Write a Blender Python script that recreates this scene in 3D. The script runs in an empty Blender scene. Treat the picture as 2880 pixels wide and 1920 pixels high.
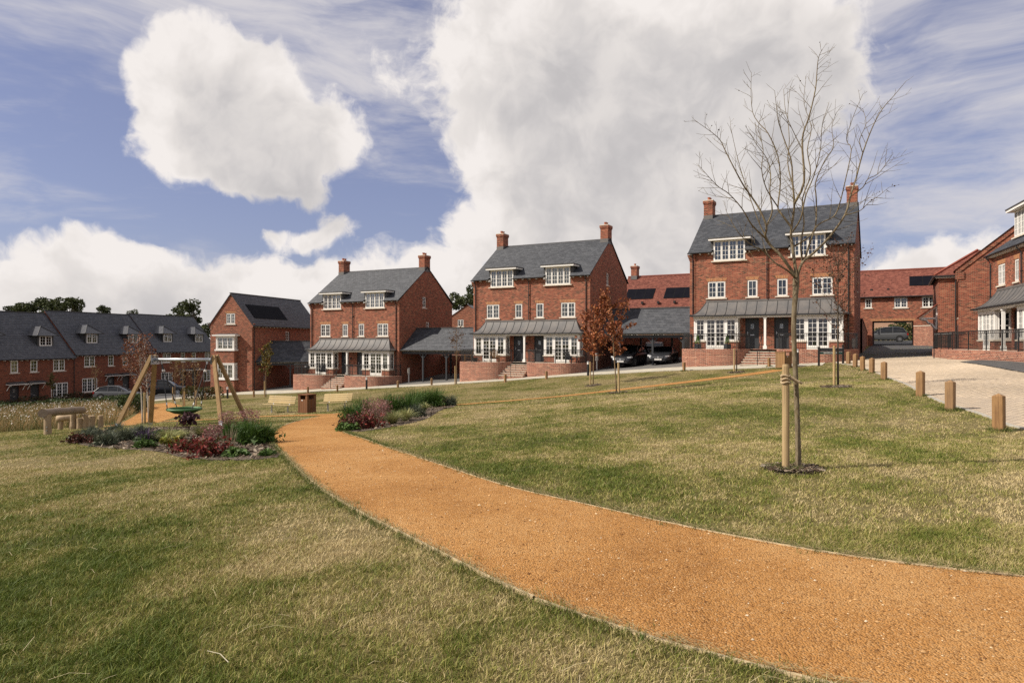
import bpy, math, random
import numpy as np
from mathutils import Vector, Matrix

rnd = random.Random(11)
rng = np.random.default_rng(5)
S = bpy.context.scene
COL = S.collection
R = math.radians

# ------------------------------------------------------------------ camera
F_PX, CX, CY = 1920.0, 1440.0, 962.0          # 24 mm lens, level camera
cam = bpy.data.cameras.new('camera')
cam.sensor_width = 36.0
cam.lens = 24.0
cam.shift_y = (CY - 960.0) / 2880.0
cam.clip_start = 0.05
cam.clip_end = 6000
camo = bpy.data.objects.new('camera', cam)
COL.objects.link(camo)
camo.location = (0, 0, 0)                      # eye level is z = 0
camo.rotation_euler = (R(90), 0, 0)
S.camera = camo

# ------------------------------------------------------------------ light
SUN_AZ = R(-102.0)       # compass angle from +y towards +x
SUN_EL = R(40.0)
sd = Vector((math.sin(SUN_AZ) * math.cos(SUN_EL), math.cos(SUN_AZ) * math.cos(SUN_EL), math.sin(SUN_EL)))
sun = bpy.data.lights.new('sun', 'SUN')
sun.energy = 5.0
sun.angle = R(0.53)
sun.color = (1.0, 0.92, 0.80)
suno = bpy.data.objects.new('sun', sun)
COL.objects.link(suno)
suno.rotation_euler = sd.to_track_quat('Z', 'Y').to_euler()
suno.location = sd * 200

S.view_settings.view_transform = 'Standard'
S.view_settings.look = 'None'
S.view_settings.exposure = 0.20
S.view_settings.gamma = 1.0
S.view_settings.use_curve_mapping = False
S.cycles.max_bounces = 5
S.cycles.diffuse_bounces = 2
S.cycles.glossy_bounces = 2
S.cycles.transparent_max_bounces = 12
S.cycles.caustics_reflective = False
S.cycles.caustics_refractive = False
S.cycles.use_denoising = False


class NT:
    """small helper round a node tree"""
    def __init__(self, tree):
        self.t = tree
        self.n = tree.nodes
        self.l = tree.links

    def new(self, typ, **k):
        nd = self.n.new(typ)
        for a, b in k.items():
            setattr(nd, a, b)
        return nd

    def put(self, sock, v):
        if v is None:
            return
        if hasattr(v, 'is_output') or isinstance(v, bpy.types.NodeSocket):
            self.l.new(v, sock)
        else:
            if hasattr(sock.default_value, '__len__') and not hasattr(v, '__len__'):
                v = (v,) * len(sock.default_value)
            if hasattr(v, '__len__') and hasattr(sock.default_value, '__len__') and len(v) == 3 and len(sock.default_value) == 4:
                v = tuple(v) + (1.0,)
            sock.default_value = v

    def math(self, op, a, b=None, c=None, clamp=False):
        nd = self.new('ShaderNodeMath', operation=op, use_clamp=clamp)
        for i, v in enumerate((a, b, c)):
            if v is not None:
                self.put(nd.inputs[i], v)
        return nd.outputs[0]

    def vmath(self, op, a, b=None, scale=None, out=0):
        nd = self.new('ShaderNodeVectorMath', operation=op)
        self.put(nd.inputs[0], a)
        if b is not None:
            self.put(nd.inputs[1], b)
        if scale is not None:
            self.put(nd.inputs['Scale'], scale)
        return nd.outputs[out]

    def rng(self, v, a, b, c=0.0, d=1.0, smooth=True):
        nd = self.new('ShaderNodeMapRange', interpolation_type='SMOOTHSTEP' if smooth else 'LINEAR')
        self.put(nd.inputs[0], v)
        for i, x in enumerate((a, b, c, d)):
            self.put(nd.inputs[i + 1], x)
        return nd.outputs[0]

    def mix(self, f, a, b, blend='MIX'):
        nd = self.new('ShaderNodeMix', data_type='RGBA', blend_type=blend)
        self.put(nd.inputs[0], f)
        self.put(nd.inputs[6], a)
        self.put(nd.inputs[7], b)
        return nd.outputs[2]

    def noise(self, vec, scale, detail=4, rough=0.5, dist=0.0, out=0, lac=2.0):
        nd = self.new('ShaderNodeTexNoise')
        self.put(nd.inputs['Vector'], vec)
        self.put(nd.inputs['Scale'], scale)
        nd.inputs['Detail'].default_value = detail
        nd.inputs['Roughness'].default_value = rough
        nd.inputs['Distortion'].default_value = dist
        nd.inputs['Lacunarity'].default_value = lac
        return nd.outputs[out]

    def ramp(self, f, stops, interp='LINEAR'):
        nd = self.new('ShaderNodeValToRGB')
        self.put(nd.inputs[0], f)
        cr = nd.color_ramp
        cr.interpolation = interp
        while len(cr.elements) < len(stops):
            cr.elements.new(0.5)
        for e, (p, c) in zip(cr.elements, stops):
            e.position = p
            e.color = tuple(c) + (1.0,) if len(c) == 3 else c
        return nd.outputs[0]


# ------------------------------------------------------------------ sky
def pxdir(px, py):
    az = math.atan2(px - CX, F_PX)
    el = math.atan2(CY - py, math.hypot(F_PX, px - CX))
    return az, el


def make_world():
    w = bpy.data.worlds.new('World')
    S.world = w
    w.use_nodes = True
    t = NT(w.node_tree)
    t.n.clear()
    out = t.new('ShaderNodeOutputWorld')
    bg = t.new('ShaderNodeBackground')
    bg.inputs['Strength'].default_value = 0.10
    sky = t.new('ShaderNodeTexSky', sky_type='NISHITA')
    sky.sun_disc = False
    sky.sun_elevation = SUN_EL
    sky.sun_rotation = SUN_AZ
    sky.altitude = 50
    sky.air_density = 1.0
    sky.dust_density = 0.8
    sky.ozone_density = 3.0
    tc = t.new('ShaderNodeTexCoord')
    d = t.vmath('NORMALIZE', tc.outputs['Generated'])
    sep = t.new('ShaderNodeSeparateXYZ')
    t.put(sep.inputs[0], d)
    az = t.math('ARCTAN2', sep.outputs[0], sep.outputs[1])
    el = t.math('ARCSINE', sep.outputs[2])
    cmb = t.new('ShaderNodeCombineXYZ')
    t.put(cmb.inputs[0], az)
    t.put(cmb.inputs[1], el)
    q = cmb.outputs[0]

    # cloud density as a group so that it can be sampled twice (once towards the sun)
    g = bpy.data.node_groups.new('cloud_density', 'ShaderNodeTree')
    g.interface.new_socket('Vector', in_out='INPUT', socket_type='NodeSocketVector')
    g.interface.new_socket('Density', in_out='OUTPUT', socket_type='NodeSocketFloat')
    gt = NT(g)
    g.interface.new_socket('Warped', in_out='OUTPUT', socket_type='NodeSocketVector')
    g.interface.new_socket('Body', in_out='OUTPUT', socket_type='NodeSocketFloat')
    gi = gt.new('NodeGroupInput')
    go = gt.new('NodeGroupOutput')
    v0 = gi.outputs[0]
    warp = gt.noise(v0, 3.2, 2, 0.5, out=1)
    warp = gt.vmath('SUBTRACT', warp, (0.5, 0.5, 0.5))
    v1 = gt.vmath('ADD', v0, gt.vmath('SCALE', warp, scale=0.10))
    warp2 = gt.noise(v0, 11.0, 3, 0.55, out=1)
    warp2 = gt.vmath('SUBTRACT', warp2, (0.5, 0.5, 0.5))
    v1 = gt.vmath('ADD', v1, gt.vmath('SCALE', warp2, scale=0.062))
    # ellipses: px, py, half width px, half height px, rotation deg, weight
    blobs = [
        (1440, 190, 215, 235, 0, 1.1), (1480, 380, 190, 200, 20, 0.95), (1750, 140, 420, 260, 0, 1.25), (2130, 150, 260, 200, 0, 1.15),
        (1760, 400, 330, 180, 0, 1.05), (2100, 330, 240, 170, 10, 1.1), (1640, 570, 330, 110, 5, 0.85), (2300, 560, 200, 110, 20, 0.55),
        (1330, 660, 140, 70, -5, 0.85), (1560, 720, 320, 110, 0, 0.95), (1880, 690, 200, 100, 0, 0.8),
        (450, 150, 90, 90, 0, 0.85), (470, 300, 110, 130, 0, 0.85), (610, 230, 170, 130, 30, 1.05), (760, 330, 220, 130, 25, 1.0), (600, 410, 190, 80, 15, 0.85), (960, 390, 130, 70, 10, 0.6), (890, 460, 110, 60, 10, 0.5), (1040, 120, 190, 130, 15, 0.08),
        (790, 490, 160, 50, 16, 0.9), (1000, 250, 160, 120, 10, 0.35),
        (985, 640, 80, 42, -8, 1.0), (830, 645, 110, 26, 3, 0.85),
        (60, 830, 220, 100, 5, 1.0), (330, 770, 190, 110, 8, 1.1), (560, 800, 220, 90, 8, 1.0), (800, 770, 180, 90, 4, 1.0), (400, 900, 600, 80, 0, 1.0), (1000, 930, 800, 90, 0, 0.8), (2300, 930, 700, 70, 0, 0.7),
        (1080, 800, 180, 75, 0, 0.9), (1280, 800, 150, 60, 0, 0.6),
        (2640, 740, 200, 75, -12, 0.95), (2760, 800, 260, 70, 0, 0.7), (1850, 800, 160, 60, 0, 0.7), (230, 160, 130, 50, 15, 0.50),
    ]
    tot = None
    for (px, py, hw, hh, rot, wt) in blobs:
        a, e = pxdir(px, py)
        ca = math.cos(a)
        mp = gt.new('ShaderNodeMapping', vector_type='TEXTURE')
        gt.put(mp.inputs['Vector'], v1)
        mp.inputs['Location'].default_value = (a, e, 0)
        mp.inputs['Rotation'].default_value = (0, 0, -R(rot))
        mp.inputs['Scale'].default_value = (hw / F_PX * ca * ca * 1.32, hh / F_PX * ca * 1.32, 1.0)
        ln = gt.vmath('LENGTH', mp.outputs[0], out=1)
        m = gt.rng(ln, 1.45, 0.05, 0.0, wt)
        tot = m if tot is None else gt.math('ADD', tot, m)
    tot = gt.math('MINIMUM', tot, 1.9)
    # outside the view the cover goes on with the same kind of clouds
    sepg = gt.new('ShaderNodeSeparateXYZ')
    gt.put(sepg.inputs[0], v0)
    outside = gt.math('MAXIMUM', gt.rng(gt.math('ABSOLUTE', sepg.outputs[0]), 0.66, 0.85),
                      gt.rng(sepg.outputs[1], 0.50, 0.66))
    cover = gt.rng(gt.noise(v1, 1.7, 2, 0.5), 0.36, 0.66, 0.0, 1.2)
    tot = gt.math('ADD', gt.math('MULTIPLY', tot, gt.math('SUBTRACT', 1.0, outside)), gt.math('MULTIPLY', cover, outside))
    fb = gt.noise(v1, 6.5, 5, 0.55, 0.0)
    fb3 = gt.noise(v1, 24.0, 5, 0.62, 0.0)
    fb2 = gt.noise(gt.vmath('MULTIPLY', v1, (1.0, 1.35, 1.0)), 2.6, 3, 0.5)
    dens = gt.math('ADD', tot, gt.math('MULTIPLY', gt.math('SUBTRACT', fb, 0.5), 2.3))
    dens = gt.math('ADD', dens, gt.math('MULTIPLY', gt.math('SUBTRACT', fb2, 0.5), 0.45))
    dens = gt.math('ADD', dens, gt.math('MULTIPLY', gt.math('SUBTRACT', fb3, 0.5), 1.25))
    gt.put(go.inputs[0], dens)
    gt.put(go.inputs[1], v1)
    gt.put(go.inputs[2], tot)

    nd = t.new('ShaderNodeGroup')
    nd.node_tree = g
    t.put(nd.inputs[0], q)
    d1 = nd.outputs[0]
    wv = nd.outputs[1]
    nd2 = t.new('ShaderNodeGroup')
    nd2.node_tree = g
    t.put(nd2.inputs[0], t.vmath('ADD', q, (-0.055, 0.050, 0.0)))
    body = t.math('ADD', t.math('MULTIPLY', nd2.outputs[2], 0.75), t.math('MULTIPLY', nd.outputs[2], 0.25))
    fa = t.noise(wv, 7.0, 5, 0.55)
    fs = t.noise(t.vmath('ADD', wv, (-0.025, 0.035, 0.0)), 7.0, 5, 0.55)
    alpha = t.rng(d1, 0.56, 1.06)
    lit = t.rng(t.math('SUBTRACT', fa, fs), -0.16, 0.16)            # bumps that face the sun are brighter
    core = t.rng(t.math('ADD', body, t.math('MULTIPLY', t.math('SUBTRACT', t.noise(q, 2.2, 3, 0.5), 0.5), 1.5)), 0.75, 2.1)   # thick parts are greyer from below
    br = t.math('ADD', 0.91, t.math('MULTIPLY', t.math('SUBTRACT', lit, 0.5), 0.20))
    edge = t.rng(d1, 0.7, 1.4, 0.06, 0.0)
    br = t.math('ADD', br, edge)
    br = t.math('SUBTRACT', br, t.math('MULTIPLY', core, 0.24))
    br = t.math('MINIMUM', t.math('MAXIMUM', br, 0.42), 0.95)
    ccol = t.mix(t.rng(br, 0.5, 0.86), (0.99, 0.955, 0.965), (1.0, 0.945, 0.91))
    ccol = t.vmath('SCALE', ccol, scale=t.math('MULTIPLY', br, 8.3))
    # thin streaky high cloud
    rot = t.new('ShaderNodeMapping', vector_type='POINT')
    t.put(rot.inputs['Vector'], q)
    rot.inputs['Rotation'].default_value = (0, 0, R(14))
    rot.inputs['Scale'].default_value = (1.0, 4.2, 1.0)
    cw = t.noise(q, 4.0, 2, 0.5, out=1)
    rv = t.vmath('ADD', rot.outputs[0], t.vmath('SCALE', t.vmath('SUBTRACT', cw, (0.5, 0.5, 0.5)), scale=0.25))
    ci = t.noise(rv, 2.6, 6, 0.62, 0.3)
    # more veil high on the left and over the right hand side, little in the low left
    veil = t.math('MAXIMUM', t.rng(az, 0.18, 0.48, 0.0, 0.20), t.rng(el, 0.22, 0.44, 0.0, 0.22))
    ci = t.rng(t.math('ADD', ci, veil), 0.50, 0.84, 0.0, 0.88)
    cicol = (6.2, 5.95, 6.05, 1.0)
    skyc = t.mix(0.36, t.mix(1.0, sky.outputs[0], (0.90, 0.80, 0.90, 1.0), 'MULTIPLY'), (3.15, 3.15, 4.5, 1.0))
    c = t.mix(ci, skyc, cicol)
    c = t.mix(alpha, c, ccol)
    t.put(bg.inputs['Color'], c)
    t.l.new(bg.outputs[0], out.inputs[0])
    w.cycles.sampling_method = 'MANUAL'
    w.cycles.sample_map_resolution = 512


make_world()


# ------------------------------------------------------------------ mesh helpers
class MB:
    """collects polygons and builds ONE mesh object"""
    def __init__(self):
        self.v = []
        self.f = []

    def poly(self, *pts):
        i = len(self.v)
        self.v += [tuple(p) for p in pts]
        self.f.append(tuple(range(i, i + len(pts))))
        return self

    def grid(self, rows, close=False):
        """rows: list of equal long point rows"""
        i = len(self.v)
        n = len(rows[0])
        for r in rows:
            self.v += [tuple(p) for p in r]
        for a in range(len(rows) - 1):
            for b in range(n - 1 + (1 if close else 0)):
                b2 = (b + 1) % n
                self.f.append((i + a * n + b, i + a * n + b2, i + (a + 1) * n + b2, i + (a + 1) * n + b))
        return self

    def box(self, x0, x1, y0, y1, z0, z1):
        i = len(self.v)
        self.v += [(x0, y0, z0), (x1, y0, z0), (x1, y1, z0), (x0, y1, z0), (x0, y0, z1), (x1, y0, z1), (x1, y1, z1), (x0, y1, z1)]
        for q in ((0, 3, 2, 1), (4, 5, 6, 7), (0, 1, 5, 4), (1, 2, 6, 5), (2, 3, 7, 6), (3, 0, 4, 7)):
            self.f.append(tuple(i + k for k in q))
        return self

    def bar(self, a, b, w, h, up=(0, 0, 1)):
        """box along a->b, w wide sideways, h along up"""
        a = Vector(a)
        b = Vector(b)
        d = (b - a).normalized()
        up = Vector(up)
        s = d.cross(up)
        if s.length < 1e-4:
            s = d.cross(Vector((1, 0, 0)))
        s.normalize()
        u = s.cross(d).normalized()
        i = len(self.v)
        for p in (a, b):
            for (x, y) in ((-1, -1), (1, -1), (1, 1), (-1, 1)):
                self.v.append(tuple(p + s * (x * w / 2) + u * (y * h / 2)))
        for q in ((3, 2, 1, 0), (4, 5, 6, 7), (0, 1, 5, 4), (1, 2, 6, 5), (2, 3, 7, 6), (3, 0, 4, 7)):
            self.f.append(tuple(i + k for k in q))
        return self

    def tube(self, pts, rad, n=6, cap=True):
        pts = [Vector(p) for p in pts]
        if not hasattr(rad, '__len__'):
            rad = [rad] * len(pts)
        i0 = len(self.v)
        ref = None
        for k, p in enumerate(pts):
            d = (pts[min(k + 1, len(pts) - 1)] - pts[max(k - 1, 0)])
            if d.length < 1e-9:
                d = Vector((0, 0, 1))
            d.normalize()
            if ref is None:
                ref = d.orthogonal().normalized()
            s = ref - d * ref.dot(d)
            if s.length < 1e-5:
                s = d.orthogonal()
            s.normalize()
            ref = s
            u = d.cross(s)
            for j in range(n):
                a = 2 * math.pi * j / n
                self.v.append(tuple(p + (s * math.cos(a) + u * math.sin(a)) * rad[k]))
        for k in range(len(pts) - 1):
            for j in range(n):
                j2 = (j + 1) % n
                self.f.append((i0 + k * n + j, i0 + k * n + j2, i0 + (k + 1) * n + j2, i0 + (k + 1) * n + j))
        if cap:
            self.f.append(tuple(i0 + j for j in range(n))[::-1])
            e = i0 + (len(pts) - 1) * n
            self.f.append(tuple(e + j for j in range(n)))
        return self

    def lathe(self, prof, n=16, c=(0, 0, 0), cap=True):
        """prof: list of (r, z)"""
        i0 = len(self.v)
        for (r, z) in prof:
            for j in range(n):
                a = 2 * math.pi * j / n
                self.v.append((c[0] + r * math.cos(a), c[1] + r * math.sin(a), c[2] + z))
        for k in range(len(prof) - 1):
            for j in range(n):
                j2 = (j + 1) % n
                self.f.append((i0 + k * n + j, i0 + k * n + j2, i0 + (k + 1) * n + j2, i0 + (k + 1) * n + j))
        if cap:
            self.f.append(tuple(i0 + j for j in range(n))[::-1])
            e = i0 + (len(prof) - 1) * n
            self.f.append(tuple(e + j for j in range(n)))
        return self

    def prism(self, pts, z0, z1):
        """pts: plan outline counter-clockwise"""
        n = len(pts)
        i = len(self.v)
        self.v += [(p[0], p[1], z0) for p in pts] + [(p[0], p[1], z1) for p in pts]
        self.f.append(tuple(i + k for k in range(n))[::-1])
        self.f.append(tuple(i + n + k for k in range(n)))
        for k in range(n):
            k2 = (k + 1) % n
            self.f.append((i + k, i + k2, i + n + k2, i + n + k))
        return self

    def mesh(self, name, mat, smooth=False):
        me = bpy.data.meshes.new(name)
        me.from_pydata(self.v, [], self.f)
        me.materials.append(M(mat))
        auto_uv(me)
        if smooth:
            me.polygons.foreach_set('use_smooth', [True] * len(me.polygons))
        return me

    def build(self, name, mat, parent=None, smooth=False, kind=None, loc=None, rz=0.0):
        return link(name, self.mesh(name, mat, smooth), parent, kind, loc, rz)


def auto_uv(me):
    n = len(me.loops)
    if n == 0:
        return
    uvl = me.uv_layers.new(name='UVMap')
    nf = len(me.polygons)
    nor = np.empty(nf * 3, np.float32)
    me.polygons.foreach_get('normal', nor)
    nor = nor.reshape(-1, 3)
    co = np.empty(len(me.vertices) * 3, np.float32)
    me.vertices.foreach_get('co', co)
    co = co.reshape(-1, 3)
    lv = np.empty(n, np.int32)
    me.loops.foreach_get('vertex_index', lv)
    lt = np.empty(nf, np.int32)
    me.polygons.foreach_get('loop_total', lt)
    fi = np.repeat(np.arange(nf), lt)
    N = nor[fi]
    P = co[lv]
    flat = np.abs(N[:, 2]) > 0.985
    T = np.stack([-N[:, 1], N[:, 0], np.zeros(n, np.float32)], 1)
    ln = np.linalg.norm(T, axis=1, keepdims=True)
    T = T / np.maximum(ln, 1e-6)
    B = np.cross(N, T)
    u = (P * T).sum(1)
    v = (P * B).sum(1)
    u[flat] = P[flat, 0]
    v[flat] = P[flat, 1]
    uvl.data.foreach_set('uv', np.stack([u, v], 1).astype(np.float32).ravel())


def link(name, me, parent=None, kind=None, loc=None, rz=0.0):
    o = bpy.data.objects.new(name, me)
    COL.objects.link(o)
    if parent is not None:
        o.parent = parent
    if loc is not None:
        o.location = loc
    if rz:
        o.rotation_euler = (0, 0, rz)
    if kind:
        o['kind'] = kind
    return o


def nmesh(name, V, Fc, mat, parent=None, col=None, kind=None, smooth=False, rv=None, uv=False, loc=None):
    """bulk mesh from numpy arrays; Fc is (n,3) or (n,4); col per vertex rgb; rv per face value"""
    V = np.asarray(V, np.float32)
    Fc = np.asarray(Fc, np.int32)
    k = Fc.shape[1]
    me = bpy.data.meshes.new(name)
    me.vertices.add(len(V))
    me.vertices.foreach_set('co', V.ravel())
    me.loops.add(Fc.size)
    me.loops.foreach_set('vertex_index', Fc.ravel())
    me.polygons.add(len(Fc))
    me.polygons.foreach_set('loop_start', np.arange(0, Fc.size, k, dtype=np.int32))
    me.update(calc_edges=True)
    if smooth:
        me.polygons.foreach_set('use_smooth', np.ones(len(Fc), bool))
    if col is not None:
        at = me.attributes.new('col', 'FLOAT_COLOR', 'POINT')
        c4 = np.ones((len(V), 4), np.float32)
        c4[:, :3] = col
        at.data.foreach_set('color', c4.ravel())
    if rv is not None:
        at = me.attributes.new('rnd', 'FLOAT', 'FACE')
        at.data.foreach_set('value', np.asarray(rv, np.float32))
    me.materials.append(M(mat))
    if uv:
        auto_uv(me)
    return link(name, me, parent, kind, loc)


def tag(o, label=None, cat=None, group=None, kind=None):
    if label:
        o['label'] = label
    if cat:
        o['category'] = cat
    if group:
        o['group'] = group
    if kind:
        o['kind'] = kind
    return o


def thing(name, label, cat, loc=(0, 0, 0), rz=0.0, group=None):
    o = bpy.data.objects.new(name, None)
    o.empty_display_size = 0.2
    COL.objects.link(o)
    o.location = loc
    o.rotation_euler = (0, 0, rz)
    return tag(o, label, cat, group)


def copy_tree(o, parent=None):
    c = o.copy()
    COL.objects.link(c)
    c.parent = parent
    for ch in list(o.children):
        copy_tree(ch, c)
    return c


def kids(o):
    r = []
    for c in o.children:
        r.append(c)
        r += kids(c)
    return r


# ------------------------------------------------------------------ materials
_M = {}
_MF = {}


def M(name):
    if not isinstance(name, str):
        return name
    if name not in _M:
        m = bpy.data.materials.new(name)
        m.use_nodes = True
        t = NT(m.node_tree)
        t.n.clear()
        out = t.new('ShaderNodeOutputMaterial')
        sh = _MF[name](t)
        t.l.new(sh, out.inputs[0])
        _M[name] = m
    return _M[name]


def bsdf(t, color, rough=0.6, metal=0.0, spec=0.5, bump=None, bstr=0.3, bdist=0.01, coat=0.0):
    p = t.new('ShaderNodeBsdfPrincipled')
    t.put(p.inputs['Base Color'], color)
    t.put(p.inputs['Roughness'], rough)
    t.put(p.inputs['Metallic'], metal)
    p.inputs['Specular IOR Level'].default_value = spec
    if coat:
        p.inputs['Coat Weight'].default_value = coat
        p.inputs['Coat Roughness'].default_value = 0.03
    if bump is not None:
        b = t.new('ShaderNodeBump')
        b.inputs['Strength'].default_value = bstr
        b.inputs['Distance'].default_value = bdist
        t.put(b.inputs['Height'], bump)
        t.l.new(b.outputs[0], p.inputs['Normal'])
    return p.outputs[0]


def simple(name, c1, c2=None, scale=3.0, rough=0.6, metal=0.0, spec=0.4, stretch=(1, 1, 1), detail=5, bstr=0.0, bdist=0.01, coat=0.0, lo=0.3, hi=0.7):
    def fn(t):
        c2_ = c2 or tuple(x * 0.8 for x in c1)
        tc = t.new('ShaderNodeTexCoord')
        v = t.vmath('MULTIPLY', tc.outputs['Object'], stretch)
        n = t.noise(v, scale, detail, 0.6)
        col = t.mix(t.rng(n, lo, hi), c1, c2_)
        return bsdf(t, col, rough, metal, spec, n if bstr else None, bstr, bdist, coat)
    _MF[name] = fn


def brick_mat(name, stops, mortar, size=(0.225, 0.075), soldier=False, dirt=0.22, mort=0.010):
    def fn(t):
        tc = t.new('ShaderNodeTexCoord')
        uv = tc.outputs['UV']
        if soldier:
            mp = t.new('ShaderNodeMapping')
            t.put(mp.inputs['Vector'], uv)
            mp.inputs['Rotation'].default_value = (0, 0, R(90))
            uv = mp.outputs[0]
        b = t.new('ShaderNodeTexBrick')
        b.offset = 0.5
        t.put(b.inputs['Vector'], uv)
        b.inputs['Color1'].default_value = (0, 0, 0, 1)
        b.inputs['Color2'].default_value = (1, 1, 1, 1)
        b.inputs['Mortar'].default_value = (0.5, 0.5, 0.5, 1)
        b.inputs['Scale'].default_value = 1.0
        b.inputs['Mortar Size'].default_value = mort
        b.inputs['Mortar Smooth'].default_value = 0.2
        b.inputs['Bias'].default_value = 0.0
        b.inputs['Brick Width'].default_value = size[0]
        b.inputs['Row Height'].default_value = size[1]
        col = t.ramp(b.outputs['Color'], stops)
        n1 = t.noise(tc.outputs['Object'], 0.55, 4, 0.6)
        n2 = t.noise(tc.outputs['Object'], 14.0, 3, 0.6)
        col = t.mix(t.rng(n1, 0.30, 0.72, 0, dirt), col, (stops[0][1][0] * 0.8, stops[0][1][1] * 0.8, stops[0][1][2] * 0.8))
        col = t.mix(t.rng(n2, 0.45, 0.8, 0, 0.25), col, stops[-1][1])
        col = t.mix(b.outputs['Fac'], col, mortar)
        h = t.math('SUBTRACT', 1.0, b.outputs['Fac'])
        h = t.math('ADD', h, t.math('MULTIPLY', n2, 0.3))
        return bsdf(t, col, 0.85, 0, 0.25, h, 0.6, 0.008)
    _MF[name] = fn


brick_mat('brick', [(0.0, (0.055, 0.020, 0.012)), (0.2, (0.15, 0.035, 0.022)), (0.5, (0.25, 0.053, 0.031)), (0.82, (0.32, 0.080, 0.044)), (1.0, (0.40, 0.15, 0.085))], (0.29, 0.19, 0.125))
brick_mat('brick_dark', [(0.0, (0.085, 0.022, 0.012)), (0.3, (0.15, 0.036, 0.018)), (0.7, (0.21, 0.050, 0.024)), (1.0, (0.27, 0.075, 0.035))], (0.19, 0.11, 0.075))
brick_mat('brick_pink', [(0.0, (0.10, 0.028, 0.018)), (0.25, (0.19, 0.050, 0.030)), (0.6, (0.28, 0.080, 0.046)), (0.85, (0.35, 0.12, 0.07)), (1.0, (0.44, 0.21, 0.13))], (0.42, 0.29, 0.215), dirt=0.25, mort=0.012)
brick_mat('brick_arch', [(0.0, (0.24, 0.075, 0.028)), (0.5, (0.36, 0.13, 0.045)), (1.0, (0.45, 0.20, 0.075))], (0.42, 0.27, 0.17), soldier=True, dirt=0.1)
brick_mat('brick_coping', [(0.0, (0.17, 0.05, 0.035)), (0.5, (0.28, 0.085, 0.052)), (1.0, (0.38, 0.15, 0.09))], (0.45, 0.33, 0.25), soldier=True, dirt=0.1)
simple('white_paint', (0.80, 0.78, 0.74), (0.74, 0.71, 0.66), 2.0, 0.45, spec=0.4)
simple('stone_sill', (0.66, 0.58, 0.47), (0.55, 0.48, 0.39), 5.0, 0.8)
simple('black_metal', (0.012, 0.012, 0.013), (0.02, 0.02, 0.02), 5.0, 0.45, spec=0.5)
simple('lead', (0.085, 0.082, 0.082), (0.135, 0.122, 0.112), 1.6, 0.62, metal=0.0, spec=0.5, bstr=0.25, bdist=0.02)
simple('lead_dark', (0.045, 0.045, 0.048), (0.065, 0.063, 0.062), 2.0, 0.6)
simple('door_grey', (0.030, 0.033, 0.037), (0.036, 0.038, 0.042), 2.0, 0.45)
simple('steel', (0.55, 0.56, 0.57), (0.45, 0.46, 0.47), 3.0, 0.35, metal=0.9)
simple('galvanised', (0.56, 0.58, 0.60), (0.46, 0.48, 0.50), 6.0, 0.42, metal=0.75)
simple('terracotta', (0.36, 0.12, 0.06), (0.28, 0.09, 0.05), 6.0, 0.8)
simple('solar', (0.006, 0.006, 0.009), (0.008, 0.008, 0.012), 2.0, 0.6, spec=0.03)
simple('solar_frame', (0.012, 0.012, 0.013), None, 2.0, 0.6, spec=0.1)
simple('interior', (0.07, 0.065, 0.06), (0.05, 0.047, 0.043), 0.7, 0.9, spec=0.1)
simple('curtain', (0.62, 0.58, 0.50), (0.44, 0.41, 0.36), 7.0, 0.9, spec=0.1, stretch=(6, 6, 0.2))
simple('underlay', (0.035, 0.035, 0.04), None, 2.0, 0.8)
simple('render_cream', (0.40, 0.25, 0.17), (0.33, 0.20, 0.14), 1.0, 0.9)


def f_glass(t):
    tr = t.new('ShaderNodeBsdfTransparent')
    tr.inputs[0].default_value = (0.80, 0.84, 0.84, 1)
    gl = t.new('ShaderNodeBsdfGlossy')
    gl.inputs['Roughness'].default_value = 0.015
    gl.inputs['Color'].default_value = (0.9, 0.93, 0.97, 1)
    tc = t.new('ShaderNodeTexCoord')
    n = t.noise(tc.outputs['Object'], 1.1, 2, 0.5)
    b = t.new('ShaderNodeBump')
    b.inputs['Strength'].default_value = 0.06
    b.inputs['Distance'].default_value = 0.05
    t.put(b.inputs['Height'], n)
    t.l.new(b.outputs[0], gl.inputs['Normal'])
    fr = t.new('ShaderNodeFresnel')
    fr.inputs['IOR'].default_value = 1.5
    f = t.math('MULTIPLY', fr.outputs[0], 1.9, clamp=True)
    mx = t.new('ShaderNodeMixShader')
    t.put(mx.inputs[0], f)
    t.l.new(tr.outputs[0], mx.inputs[1])
    t.l.new(gl.outputs[0], mx.inputs[2])
    return mx.outputs[0]


_MF['glass'] = f_glass


def tile_mat(name, stops, rough, spec=0.4):
    """colour of one slate or tile from the per-face value rnd, with a little weathering"""
    def fn(t):
        a = t.new('ShaderNodeAttribute')
        a.attribute_name = 'rnd'
        tc = t.new('ShaderNodeTexCoord')
        n = t.noise(tc.outputs['Object'], 0.5, 5, 0.6)
        n2 = t.noise(tc.outputs['Object'], 9.0, 4, 0.65)
        f = t.math('ADD', t.math('MULTIPLY', a.outputs['Fac'], 0.65), t.math('MULTIPLY', n, 0.35))
        col = t.ramp(f, stops)
        col = t.mix(t.rng(n2, 0.5, 0.8, 0, 0.35), col, tuple(min(1, x * 1.5 + 0.02) for x in stops[-1][1]))
        return bsdf(t, col, rough, 0, spec, n2, 0.3, 0.004)
    _MF[name] = fn


tile_mat('slate', [(0.05, (0.024, 0.027, 0.034)), (0.5, (0.042, 0.046, 0.056)), (0.9, (0.070, 0.074, 0.084))], 0.6, 0.3)
tile_mat('slate_dark', [(0.05, (0.050, 0.054, 0.066)), (0.5, (0.072, 0.077, 0.091)), (0.9, (0.100, 0.105, 0.120))], 0.5)
tile_mat('clay_tile', [(0.0, (0.095, 0.035, 0.027)), (0.4, (0.165, 0.055, 0.040)), (0.75, (0.23, 0.082, 0.058)), (1.0, (0.29, 0.12, 0.085))], 0.8, 0.2)


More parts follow.
